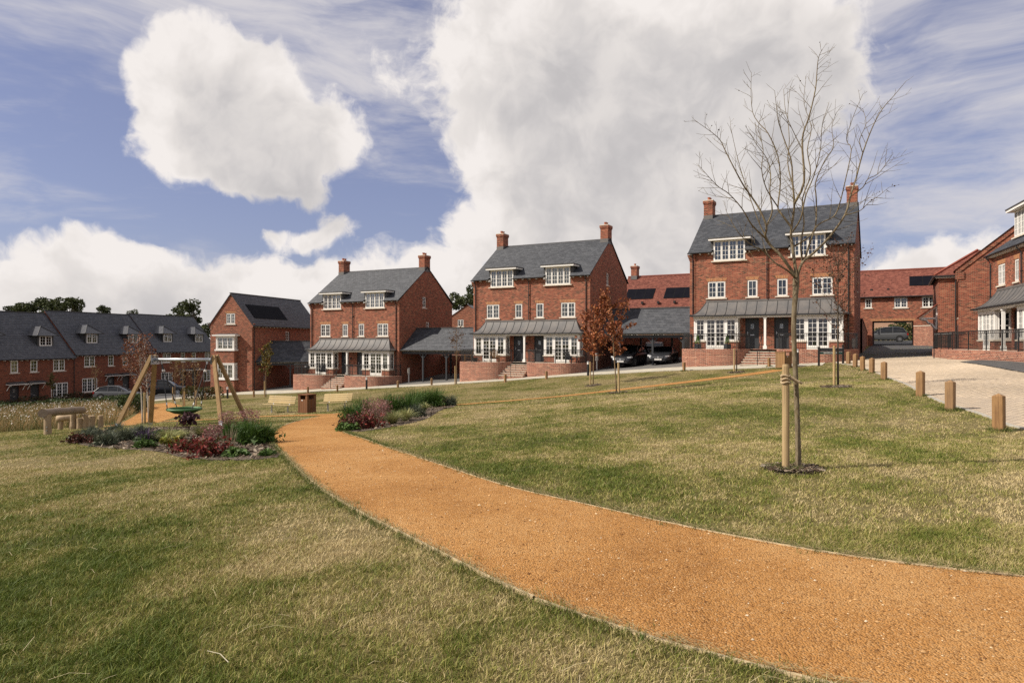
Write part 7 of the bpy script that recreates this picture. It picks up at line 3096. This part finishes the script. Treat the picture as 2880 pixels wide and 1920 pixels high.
def plant(kind, px, py, s, label, group=None):
    x, y, z = hit(px, py)
    names = {'lavender': 'lavender_mound', 'dark': 'dark_leaved_plant', 'straw': 'pale_grass_tuft', 'red': 'red_leaved_shrub', 'pink': 'pink_plume_grass', 'green': 'feathery_green_plant', 'purple': 'purple_shrub', 'salvia': 'violet_flower', 'low': 'low_green_plant', 'yellow': 'yellow_leaved_plant', 'seed': 'dry_seed_stems'}
    o = thing(names[kind], label, 'plant', (x, y, z), rnd.uniform(0, 6), group)
    if kind == 'lavender':
        blades(o, int(260 * s), .42 * s, .34 * s, [(0.085, 0.10, 0.065), (0.12, 0.135, 0.09), (0.06, 0.075, 0.05)], .010, droop=.25, base=.16 * s, name='foliage')
        leaf_dome(o, int(500 * s), .30 * s, .27 * s, [(0.085, 0.10, 0.06), (0.12, 0.135, 0.085)], .035, aspect=2.8)
    elif kind == 'dark':
        leaf_dome(o, int(800 * s), .36 * s, .30 * s, [(0.095, 0.030, 0.022), (0.06, 0.022, 0.016), (0.13, 0.045, 0.03), (0.06, 0.05, 0.02)], .048, aspect=1.4, up=.3, lump=.3)
    elif kind == 'straw':
        blades(o, int(360 * s), .34 * s, .40 * s, [(0.36, 0.34, 0.14), (0.26, 0.27, 0.10), (0.42, 0.38, 0.18), (0.16, 0.19, 0.055)], .010, droop=.95)
    elif kind == 'red':
        leaf_dome(o, int(900 * s), .42 * s, .36 * s, [(0.16, 0.026, 0.022), (0.25, 0.045, 0.03), (0.10, 0.020, 0.016), (0.08, 0.055, 0.018)], .048, aspect=2.2, up=.3, lump=.55, hollow=.1)
        stems(o, 9, .32 * s, .25 * s)
    elif kind == 'pink':
        blades(o, int(150 * s), .45 * s, .26 * s, [(0.10, 0.12, 0.045), (0.15, 0.13, 0.06)], .008, droop=.5)
        n = int(900 * s)
        a = rng.uniform(0, 2 * math.pi, n)
        r_ = .36 * s * np.sqrt(rng.uniform(0, 1, n))
        zz = rng.uniform(.30, .80, n) * s - r_ * .3
        P = np.stack([r_ * np.cos(a), r_ * np.sin(a), zz], 1)
        V, Fc, C = leaf_cards(P, .022, np.array([(0.28, 0.115, 0.11), (0.21, 0.085, 0.08), (0.33, 0.19, 0.165)])[rng.integers(0, 3, n)], .3, aspect=2.4)
        nmesh('plume', V, Fc, 'veg', o, col=C)
        stems(o, 20, .7 * s, .3 * s, .0025)
    elif kind == 'green':
        blades(o, int(380 * s), .78 * s, .50 * s, [(0.055, 0.105, 0.018), (0.085, 0.15, 0.026), (0.035, 0.07, 0.014)], .011, droop=.35, base=.22 * s, name='foliage')
        leaf_dome(o, int(560 * s), .42 * s, .46 * s, [(0.055, 0.105, 0.018), (0.085, 0.145, 0.028), (0.035, 0.07, 0.014)], .055, aspect=2.8, hollow=.15, lump=.45)
    elif kind == 'purple':
        tips = stems(o, 8, .72 * s, .30 * s, .009, 'bark_dark')
        P = []
        for t in tips:
            for k in range(16):
                P.append((t[0] + rnd.gauss(0, .075), t[1] + rnd.gauss(0, .075), t[2] + rnd.gauss(0, .07)))
        V, Fc, C = leaf_cards(np.array(P), .10, (0.045, 0.016, 0.020), .35, aspect=1.4)
        nmesh('foliage', V, Fc, 'veg', o, col=C)
    elif kind == 'salvia':
        leaf_dome(o, int(360 * s), .30 * s, .20 * s, [(0.06, 0.09, 0.03), (0.045, 0.07, 0.025)], .06, aspect=2)
        blades(o, int(90 * s), .40 * s, .26 * s, [(0.085, 0.045, 0.105), (0.06, 0.035, 0.08)], .016, droop=.15, base=.2 * s, name='flower_spikes')
    elif kind == 'low':
        leaf_dome(o, int(420 * s), .30 * s, .17 * s, [(0.06, 0.105, 0.022), (0.085, 0.14, 0.03)], .065, aspect=1.8, up=.4)
    elif kind == 'yellow':
        tips = stems(o, 7, .20 * s, .22 * s, .005)
        P = np.array([(t[0] + rnd.gauss(0, .05), t[1] + rnd.gauss(0, .05), t[2] + rnd.gauss(0, .03)) for t in tips for k in range(7)])
        V, Fc, C = leaf_cards(P, .13, np.array([(0.26, 0.22, 0.03), (0.16, 0.17, 0.03)])[rng.integers(0, 2, len(P))], .3, aspect=1.3)
        nmesh('foliage', V, Fc, 'veg', o, col=C)
    elif kind == 'seed':
        blades(o, int(70 * s), .62 * s, .20 * s, [(0.28, 0.23, 0.15), (0.20, 0.165, 0.11)], .012, droop=.08, base=.16 * s, name='stems')
        leaf_dome(o, int(120 * s), .2 * s, .1 * s, (0.07, 0.09, 0.03), .05)
    return o


PL = [
    ('lavender', 240, 1240, 1.0, 'grey-green lavender at the pointed tip of the bed before the balance log'), ('dark', 215, 1246, .85, 'low dark red plant at the pointed tip of the bed'), ('dark', 268, 1246, .75, 'low brownish plant between two lavender mounds'),
    ('lavender', 296, 1252, 1.15, 'upright grey-green lavender clump at the front edge of the bed'), ('lavender', 325, 1222, 1.1, 'grey lavender mound behind the swing leg foot plate'), ('lavender', 352, 1240, 1.15, 'wide grey-green lavender mound beside the violet flowers'),
    ('lavender', 395, 1226, 1.0, 'grey-green mound beside the pale grass tufts'), ('straw', 345, 1224, .9, 'pale grass tuft between the grey lavender mounds'), ('straw', 392, 1216, 1.0, 'pale grass tuft at the back edge of the swing bed'), ('salvia', 410, 1246, 1.1, 'small violet-flowered plant in the middle of the bed'),
    ('low', 407, 1258, .9, 'low bright green plant below the violet flowers'), ('straw', 470, 1244, 1.25, 'large pale yellow grass tuft beside the purple shrub'), ('straw', 505, 1236, 1.0, 'pale yellow grass tuft at the foot of the purple shrub'), ('straw', 568, 1228, 1.3, 'large pale grass tuft right of the purple shrub'),
    ('purple', 528, 1228, .95, 'tall dark purple shrub in front of the swing basket'), ('low', 490, 1226, .8, 'small green plant behind the pale grass tufts'), ('low', 446, 1228, .9, 'small dark green plant at the back of the bed left of the purple shrub'), ('yellow', 473, 1264, 1.2, 'low plant with yellowing leaves at the front of the bed'),
    ('red', 520, 1272, 1.05, 'spreading crimson-leaved shrub at the front of the bed'), ('red', 590, 1284, 1.25, 'taller crimson-leaved shrub at the front corner of the bed'), ('red', 560, 1262, .8, 'small crimson shrub behind the two larger ones'), ('pink', 596, 1256, .95, 'small pink plume grass behind the crimson shrubs'),
    ('seed', 643, 1274, 1.0, 'pale dry seed stems beside the crimson shrub'), ('low', 660, 1284, .9, 'low green plant at the front of the bed beside the seed stems'), ('green', 652, 1240, 1.0, 'feathery green plant behind the dry seed stems'), ('green', 700, 1250, 1.15, 'large feathery green plant beside the path corner'),
    ('green', 742, 1246, 1.15, 'rightmost feathery green plant leaning over the hoggin path'), ('green', 688, 1226, .95, 'feathery green plant under the pink plumes'), ('pink', 640, 1212, 1.1, 'pale pink plume grass at the foot of the swing leg'), ('pink', 700, 1214, 1.25, 'bright pink plume grass above the feathery green plants'), ('dark', 612, 1218, .7, 'dark brown plant at the foot of the upright swing leg'),
    ('low', 752, 1282, .6, 'tiny green weed in the bark at the right corner of the bed'), ('lavender', 262, 1226, .9, 'grey lavender at the back edge near the stepping posts'), ('low', 500, 1256, .7, 'small green leafy plant between grass tufts and crimson shrub'),
    # right bed
    ('green', 985, 1190, 1.0, 'leafy green plant behind the wine-red shrubs'), ('dark', 1000, 1206, 1.5, 'wine-red leaved shrub at the corner of the path bed'), ('red', 1030, 1204, 1.35, 'dark crimson shrub in the middle of the path bed front'), ('pink', 1052, 1196, 1.4, 'dusky pink plume grass above the wine-red shrubs'), ('pink', 1075, 1186, 1.2, 'dusky pink grass beside the pale tufts'),
    ('low', 975, 1211, 1.2, 'low green plant at the tip of the path bed'), ('straw', 1105, 1192, 1.5, 'wide pale straw grass tuft at the front of the path bed'), ('straw', 1140, 1184, 1.5, 'pale straw grass tuft right of its twin in the path bed'), ('green', 1100, 1172, 1.35, 'tall feathery green plant in the middle of the path bed'),
    ('green', 1022, 1176, 1.15, 'mid green leafy plant at the back of the path bed'), ('low', 1132, 1172, 1.4, 'blue-green rounded plant above the straw tufts'), ('green', 1150, 1168, 1.2, 'feathery green plant behind the straw tufts'), ('lavender', 1170, 1172, 1.2, 'grey-green mound at the right side of the path bed'), ('straw', 1192, 1154, 1.2, 'small pale green grass tuft near the narrow end of the bed'),
    ('green', 1165, 1150, 1.35, 'feathery green plant at the back towards the bollards'), ('green', 1195, 1146, 1.25, 'bushy green plant next to the narrow end of the bed'), ('green', 1225, 1144, 1.3, 'bushy dark green plant near the narrow end'), ('lavender', 1266, 1141, 1.4, 'round grey-green bush at the narrow end of the path bed'), ('pink', 1120, 1160, 1.1, 'faint pink plume grass between the green plants'),
]
LEFT_SC = {'red': .66, 'dark': .8, 'pink': .72, 'green': .68, 'lavender': .85, 'purple': .82, 'straw': .95}
for a in PL:
    k = a[3] * (LEFT_SC.get(a[0], .9) if a[1] < 900 else (.8 if a[0] in ('pink', 'red') else .95))
    plant(a[0], a[1], a[2], k, a[4])


# ------------------------------------------------------------------ meadow, hedges, dark planting
def meadow():
    pl = smooth_pl(hits([(-260, 1235), (-120, 1228), (0, 1218), (60, 1213), (140, 1207), (215, 1203), (300, 1196), (355, 1180), (395, 1152), (385, 1140), (300, 1140), (200, 1143), (100, 1150), (0, 1158), (-140, 1166), (-260, 1172), (-260, 1235)]), 60, 2)
    lo, hi = pl.min(0), pl.max(0)
    n = 42000
    X = rng.uniform(lo[0], hi[0], n * 2)
    Y = rng.uniform(lo[1], hi[1], n * 2)
    k = inside(pl, X, Y)
    X, Y = X[k][:n], Y[k][:n]
    n = len(X)
    Z = ground(X, Y)
    h = rng.uniform(.25, .70, n)
    a = rng.uniform(0, 2 * math.pi, n)
    ln = rng.normal(0, .17, (n, 2))
    w = rng.uniform(.0035, .010, n)
    B = np.stack([X, Y, Z], 1)
    T = B + np.stack([ln[:, 0], ln[:, 1], h], 1)
    Mi = B + np.stack([ln[:, 0] * .35, ln[:, 1] * .35, h * .55], 1)
    s = np.stack([np.cos(a) * w, np.sin(a) * w, 0 * w], 1)
    V = np.stack([B - s, B + s, Mi + s * .9, T + s * .5, T - s * .5, Mi - s * .9], 1).reshape(-1, 3)
    i = np.arange(n)[:, None] * 6
    Fc = np.concatenate([i + np.array([[0, 1, 2, 5]]), i + np.array([[5, 2, 3, 4]])], 0)
    pat = .5 + .5 * np.sin(X * .55 + 1.4 * np.sin(Y * .3)) * np.sin(Y * .4 + .6)
    dry = np.array([(0.40, 0.265, 0.12), (0.33, 0.20, 0.08), (0.48, 0.34, 0.17), (0.26, 0.165, 0.07)])[rng.integers(0, 4, n)]
    grn = np.array([(0.085, 0.105, 0.028), (0.12, 0.12, 0.035), (0.065, 0.085, 0.022)])[rng.integers(0, 3, n)]
    mixv = (rng.uniform(0, 1, n) < (.40 + .42 * pat))[:, None]
    C = np.where(mixv, dry, grn) * rng.uniform(.75, 1.2, (n, 1))
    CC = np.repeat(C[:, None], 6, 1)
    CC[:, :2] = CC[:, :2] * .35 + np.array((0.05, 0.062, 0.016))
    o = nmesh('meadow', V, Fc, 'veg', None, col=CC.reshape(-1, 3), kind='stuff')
    # heads of the daisies
    m = 2600
    idx = rng.permutation(n)[:m]
    far = rng.uniform(0, 1, m) < .25 + .75 * (Y[idx] - lo[1]) / (hi[1] - lo[1])
    idx = idx[far]
    P = B[idx] + np.stack([ln[idx, 0], ln[idx, 1], h[idx] + .03], 1)
    V, Fc, C = leaf_cards(P, .075, (0.80, 0.76, 0.68), .12, up=.6)
    nmesh('daisy_heads', V, Fc, 'veg', o, col=C, kind='stuff')
    return pl


MEADOW = meadow()


def leaf_hedge(name, label, pts, h, w, cols, n_per_m, size, cat='hedge', kind=None, px=True):
    c = resample(hits(pts) if px else pts, 40)
    s = np.linalg.norm(np.diff(c, axis=0), axis=1).sum()
    n = int(n_per_m * s)
    t = rng.uniform(0, 1, n)
    X = np.interp(t, np.linspace(0, 1, 40), c[:, 0])
    Y = np.interp(t, np.linspace(0, 1, 40), c[:, 1])
    hh = h * (.82 + .25 * np.sin(t * s * 2.1) * np.sin(t * s * .83 + 1))
    u = rng.uniform(-1, 1, n)
    v = rng.uniform(0, 1, n) ** .7
    edge_ = rng.uniform(0, 1, n) < .6
    u = np.where(edge_, np.sign(u) * rng.uniform(.75, 1.05, n), u)
    Xo = X + rng.normal(0, .03, n)
    Yo = Y + u * w / 2 * (1 - .35 * v ** 3)
    P = np.stack([Xo, Yo, ground(X, Y) + v * hh + rng.normal(0, .03, n)], 1)
    x0, y0 = c[20]
    z0 = G(x0, y0)
    V, Fc, C = leaf_cards(P - np.array([x0, y0, z0]), size, np.array(cols)[rng.integers(0, len(cols), n)], .35, aspect=1.4)
    o = thing(name, label, cat, (x0, y0, z0))
    nmesh('foliage', V, Fc, 'veg', o, col=C)
    m = MB()
    for k in range(0, 40, 3):
        x, y = c[k] - np.array([x0, y0])
        zz = G(*c[k]) - z0
        m.tube([(x, y, zz - .05), (x, y, zz + h * .6)], .015, 4)
    m.build('stems', 'bark_dark', o, kind='stuff')
    return o


GRN = [(0.045, 0.065, 0.018), (0.06, 0.085, 0.022), (0.035, 0.05, 0.014)]
leaf_hedge('hedge', 'clipped green and copper hedge in front of the solar townhouse', [(512, 1128), (580, 1122), (625, 1117)], 1.25, .9, [(0.075, 0.085, 0.02), (0.055, 0.075, 0.018), (0.17, 0.075, 0.025), (0.11, 0.10, 0.022)], 420, .12)
leaf_hedge('hedge', 'dark green ground planting behind the daisies', [(-60, 1158), (60, 1150), (160, 1143), (260, 1138), (330, 1133), (392, 1150)], .75, 3.2, GRN + [(0.03, 0.048, 0.02)], 330, .14, 'planting')
leaf_hedge('shrub', 'bushy dark green shrub beside the birch stems', [(352, 1165), (372, 1158), (392, 1150)], 1.25, 2.0, GRN + [(0.07, 0.10, 0.03)], 700, .11, 'shrub')
leaf_hedge('hedge', 'low dark hedge along the front of the terraced houses', [(-49.4, 62.5), (-47.2, 71.8), (-45.3, 80), (-43.6, 87.5)], .95, 1.0, [(0.05, 0.045, 0.02), (0.065, 0.04, 0.02), (0.035, 0.04, 0.016)], 150, .13, px=False)
leaf_hedge('hedge', 'green hedge beyond the archway behind the people carrier', [(40.5, 80.5), (46, 79.5), (54, 77.5)], 1.9, 1.6, GRN + [(0.20, 0.15, 0.06)], 300, .2, px=False)


# ------------------------------------------------------------------ tall trees behind the roofs
def big_tree(x, y, h, w, label, col=None, seed=1, n=5200, base=None):
    r = np.random.default_rng(seed)
    z0 = G(x, y) if base is None else base
    o = thing('broadleaf_tree', label, 'tree', (x, y, z0), 0, 'tall trees behind the roofs')
    rr = random.Random(seed)
    m = MB().tube([(0, 0, -.3), (.1, 0, h * .25), (0, .1, h * .5), (.1, 0, h * .8)], [.38, .3, .2, .05], 8)
    m.build('trunk', 'bark_dark', o)
    cl = []
    lm = MB()
    for k in range(26):
        t = rr.random()
        a = rr.uniform(0, 6.283)
        zz = h * (.42 + .56 * t)
        rad = w * .5 * math.sin(math.pi * (.20 + .72 * t)) * rr.uniform(.35, 1.0)
        c = Vector((rad * math.cos(a), rad * math.sin(a), zz))
        cl.append((c, w * rr.uniform(.10, .19)))
        lm.tube([(0, 0, zz * .72), c * .55 + Vector((0, 0, zz * .35)), c], [.10, .06, .02], 4)
    lm.build('limbs', 'bark_dark', o)
    per = n // len(cl)
    Ps = []
    for (c, rad) in cl:
        d = r.normal(0, 1, (per, 3))
        d /= np.linalg.norm(d, axis=1, keepdims=True)
        q = r.uniform(.35, 1.0, per) ** .6
        Ps.append(np.array(c) + d * (rad * q)[:, None] * np.array([1.15, 1.15, .8]))
    P = np.concatenate(Ps)
    cols = np.array(col or [(0.050, 0.062, 0.020), (0.068, 0.082, 0.026), (0.036, 0.046, 0.015)])
    V, Fc, C = leaf_cards(P, w * .042, cols[r.integers(0, len(cols), len(P))], .35, aspect=1.3)
    nmesh('crown', V, Fc, 'veg', o, col=C)


def bt(px, topy, Y, wpx, label, seed, **k):
    x = (px - CX) / F_PX * Y
    zt = (CY - topy) / F_PX * Y
    z0 = G(x, Y)
    big_tree(x, Y, zt - z0, wpx / F_PX * Y, label, seed=seed, **k)


bt(72, 852, 112, 110, 'broad dark tree behind the lowest terrace roof, at the edge of its group', 2)
bt(128, 838, 118, 120, 'tallest dark tree behind the first stepped ridge', 3)
bt(195, 835, 114, 110, 'dark rounded tree right of the tallest one behind the terrace', 4)
bt(30, 862, 116, 80, 'smaller tree showing above the lowest terrace ridge', 12)
bt(295, 860, 125, 75, 'lone small crown above the middle terrace ridge', 5)
bt(372, 872, 125, 60, 'low crown above the step between two terrace ridges', 6)
bt(500, 852, 112, 105, 'dark tree left of the solar townhouse', 7)
bt(550, 845, 106, 120, 'broad tree close behind the gable of the solar townhouse', 8)
bt(1312, 795, 100, 110, 'dark tree between the two tall brick pairs', 9)
bt(2745, 708, 72, 90, 'crown showing above the ridge of the red-roofed corner house', 10, n=3000)
bt(2792, 692, 74, 80, 'crown beside the chimney of the corner house', 11, n=3000)
bt(2535, 900, 86, 70, 'small green tree seen through the archway', 14, n=2500)
# ------------------------------------------------------------------ the sward
def on_lawn(X, Y):
    ok = np.ones(len(X), bool)
    for p in PATHS:
        ok &= ~inside(p, X, Y)
    ok &= ~inside(bed_l, X, Y) & ~inside(bed_r, X, Y)
    ok &= ~inside(PAV_POLY, X, Y)
    ok &= ~inside(np.concatenate([kerb, kc[::-1]]), X, Y)
    for (x, y, r_) in RINGS:
        ok &= (X - x) ** 2 + (Y - y) ** 2 > (r_ * .92) ** 2
    return ok


def sward(name, n, y0, y1, h, w, per, nseg, seed, clump):
    """blades spread over the visible lawn between two distances"""
    r = np.random.default_rng(seed)
    m = int(n / per)
    # even density over the wedge the camera sees
    Y = np.sqrt(r.uniform(y0 ** 2, y1 ** 2, m * 2))
    X = r.uniform(-1.0, 1.0, m * 2) * Y
    ok = on_lawn(X, Y)
    X, Y = X[ok][:m], Y[ok][:m]
    m = len(X)
    # blades around each tuft centre
    X = np.repeat(X, per) + r.normal(0, clump, m * per)
    Y = np.repeat(Y, per) + r.normal(0, clump, m * per)
    tuft = np.repeat(r.normal(0, .17, m), per)
    tall = np.repeat(np.exp(r.normal(0, .25, m)), per)
    ok = on_lawn(X, Y)
    X, Y, tuft, tall = X[ok], Y[ok], tuft[ok], tall[ok]
    k = len(X)
    Z = ground(X, Y)
    dry = lawn_col(X, Y) + .555 + tuft + r.normal(0, .20, k)
    hh = h * r.uniform(.55, 1.25, k) * tall * (1.15 - .40 * np.clip(dry, 0, 1))
    a = r.uniform(0, 2 * math.pi, k)
    lean = r.normal(0, .70, (k, 2)) * hh[:, None] + np.array([.10, .02]) * hh[:, None]
    ww = w * r.uniform(.6, 1.3, k)
    B = np.stack([X, Y, Z - .004], 1)
    T = B + np.concatenate([lean, hh[:, None]], 1)
    s = np.stack([np.cos(a) * ww, np.sin(a) * ww, 0 * ww], 1)
    stops = np.array([0, .28, .5, .75, 1.0])
    cc = np.array([(0.090, 0.126, 0.016), (0.170, 0.190, 0.034), (0.290, 0.270, 0.072), (0.41, 0.33, 0.140), (0.55, 0.44, 0.235)])
    dd = np.clip(dry, 0, 1)
    C = np.stack([np.interp(dd, stops, cc[:, j]) for j in range(3)], 1) * r.uniform(.78, 1.25, (k, 1))
    if nseg == 1:
        V = np.stack([B - s, B + s, T], 1).reshape(-1, 3)
        Fc = np.arange(3 * k).reshape(-1, 3)
        col = np.repeat(C, 3, 0)
    else:
        Mi = B + np.concatenate([lean * .30, hh[:, None] * .62], 1)
        V = np.stack([B - s, B + s, Mi + s * .8, Mi - s * .8, T], 1).reshape(-1, 3)
        i = np.arange(k)[:, None] * 5
        Fc = np.concatenate([i + np.array([[0, 1, 2]]), i + np.array([[0, 2, 3]]), i + np.array([[3, 2, 4]])], 0)
        col = np.repeat(C, 5, 0)
    return nmesh(name, V, Fc, 'veg', None, col=col, kind='stuff')


sward('grass', 235000, 2.4, 6.2, .036, .0022, 7, 2, 1, .022)
sward('grass', 280000, 6.0, 12.5, .036, .0032, 7, 2, 2, .03)
sward('grass', 320000, 12.0, 27.0, .038, .0065, 9, 1, 3, .045)
sward('grass', 210000, 26.0, 58.0, .042, .014, 8, 1, 4, .09)


# longer grass left by the mower round posts, stakes and along the path
def rough_tufts():
    r = np.random.default_rng(77)
    cs = []
    for o in bpy.data.objects:
        if o.parent is None and o.name.split('.')[0] in ('timber_bollard', 'tree_stake', 'bench', 'basket_swing') and o.location.y < 45:
            k = 70 if o.location.y < 20 else 26
            a = r.uniform(0, 6.283, k)
            q = r.uniform(.08, .24, k)
            cs += [(o.location.x + q[i] * math.cos(a[i]), o.location.y + q[i] * math.sin(a[i]), .085) for i in range(k)]
    for A, sg in ((p1l[20:], 1), (p1r[14:], -1)):
        for k in range(len(A) - 1):
            if A[k][1] > 22:
                continue
            d = A[k + 1] - A[k]
            L = np.linalg.norm(d)
            nn = np.array([-d[1], d[0]]) / L
            for q in range(int(L * 60)):
                side = nn * abs(r.normal(0, .06)) * -sg
                p = A[k] + d * r.uniform() + side * (1 if r.uniform() < .9 else -1)
                cs.append((p[0], p[1], .055))
    cs = np.array(cs)
    n = 9
    X = np.repeat(cs[:, 0], n) + r.normal(0, .02, len(cs) * n)
    Y = np.repeat(cs[:, 1], n) + r.normal(0, .02, len(cs) * n)
    k = len(X)
    hh = np.repeat(cs[:, 2], n) * r.uniform(.5, 1.3, k)
    Z = ground(X, Y)
    a = r.uniform(0, 6.283, k)
    w = .0022 + .00016 * Y
    B = np.stack([X, Y, Z], 1)
    T = B + np.concatenate([r.normal(0, .5, (k, 2)) * hh[:, None], hh[:, None]], 1)
    s = np.stack([np.cos(a) * w, np.sin(a) * w, 0 * w], 1)
    C = np.array([(0.085, 0.12, 0.022), (0.12, 0.14, 0.032), (0.20, 0.18, 0.06), (0.34, 0.28, 0.13)])[r.choice(4, k, p=[.4, .3, .2, .1])] * r.uniform(.75, 1.2, (k, 1))
    nmesh('grass', np.stack([B - s, B + s, T], 1).reshape(-1, 3), np.arange(3 * k).reshape(-1, 3), 'veg', None, col=np.repeat(C, 3, 0), kind='stuff')


rough_tufts()


# loose stones and fines on the main path
def path_stones():
    poly = np.concatenate([p1l, p1r[::-1]])
    r = np.random.default_rng(8)
    n = 26000
    Y = np.sqrt(r.uniform(2.6 ** 2, 15 ** 2, n * 3))
    X = r.uniform(-.5, .80, n * 3) * Y
    k = inside(poly, X, Y)
    X, Y = X[k][:n], Y[k][:n]
    n = len(X)
    Z = ground(X, Y) + .014
    s = .0036 * np.exp(r.normal(0, .5, n))
    s = np.minimum(s, .020)
    o8 = np.array([(1, 0, 0), (0, 1, 0), (-1, 0, 0), (0, -1, 0), (0, 0, .8), (0, 0, -.4)], float)
    V = o8[None] * s[:, None, None] * r.uniform(.65, 1.3, (n, 6, 1))
    a = r.uniform(0, 6.283, n)
    ca, sa = np.cos(a)[:, None], np.sin(a)[:, None]
    V = np.stack([V[..., 0] * ca - V[..., 1] * sa, V[..., 0] * sa + V[..., 1] * ca, V[..., 2]], 2)
    V += np.stack([X, Y, Z + s * .25], 1)[:, None]
    i = np.arange(n)[:, None] * 6
    tri = np.array([(0, 1, 4), (1, 2, 4), (2, 3, 4), (3, 0, 4)])
    Fc = np.concatenate([i + t[None] for t in tri], 0)
    cols = np.array([(0.44, 0.225, 0.08), (0.54, 0.315, 0.135), (0.30, 0.14, 0.045), (0.60, 0.43, 0.25), (0.15, 0.065, 0.022), (0.58, 0.47, 0.33)])
    C = cols[r.choice(6, n, p=[.30, .26, .2, .10, .11, .03])] * r.uniform(.8, 1.2, (n, 1))
    nmesh('gravel', V.reshape(-1, 3), Fc, 'vcol', main_path, col=np.repeat(C, 6, 0), kind='stuff')


path_stones()


# cut straw along the path edges and a few loose stalks on the lawn
def straw():
    r = np.random.default_rng(12)
    m = MB()
    V, C = [], []

    def stalk(x, y, L, a, w, c, lift=.02):
        z = G(x, y) + lift
        d = np.array([math.cos(a), math.sin(a)])
        n_ = np.array([-d[1], d[0]]) * w
        b = r.normal(0, .06) * L
        p = [np.array([x, y]) - d * L / 2, np.array([x, y]) + np.array([-d[1], d[0]]) * b, np.array([x, y]) + d * L / 2]
        z2 = z + r.uniform(0, .03)
        for (q0, q1, za, zb_) in ((p[0], p[1], z, z2), (p[1], p[2], z2, z)):
            V.extend([(*(q0 - n_), za), (*(q0 + n_), za), (*(q1 + n_), zb_), (*(q1 - n_), zb_)])
            C.extend([c] * 4)
    for A in (p1l[20:], p1r[18:]):
        for k in range(len(A) - 1):
            if A[k][1] > 14:
                continue
            d = A[k + 1] - A[k]
            L = np.linalg.norm(d)
            for q in range(int(L * 95)):
                t = r.uniform()
                p = A[k] + d * t + r.normal(0, .035, 2)
                stalk(p[0], p[1], r.uniform(.04, .16), math.atan2(d[1], d[0]) + r.normal(0, .35), .0016, np.array((.42, .33, .17)) * r.uniform(.7, 1.2), .034)
    for q in range(420):
        y = math.sqrt(r.uniform(2.8 ** 2, 12 ** 2))
        x = r.uniform(-.78, .78) * y
        if not on_lawn(np.array([x]), np.array([y]))[0]:
            continue
        stalk(x, y, r.uniform(.05, .20), r.uniform(0, 6.28), .0014, np.array((.52, .44, .27)) * r.uniform(.8, 1.15), .045)
    x, y, _ = hit(612, 1870)
    stalk(x, y, .22, R(-38), .0026, np.array((.62, .55, .40)), .05)
    V = np.array(V)
    nmesh('straw', V, np.arange(len(V)).reshape(-1, 4), 'veg', None, col=np.array(C), kind='stuff')


straw()
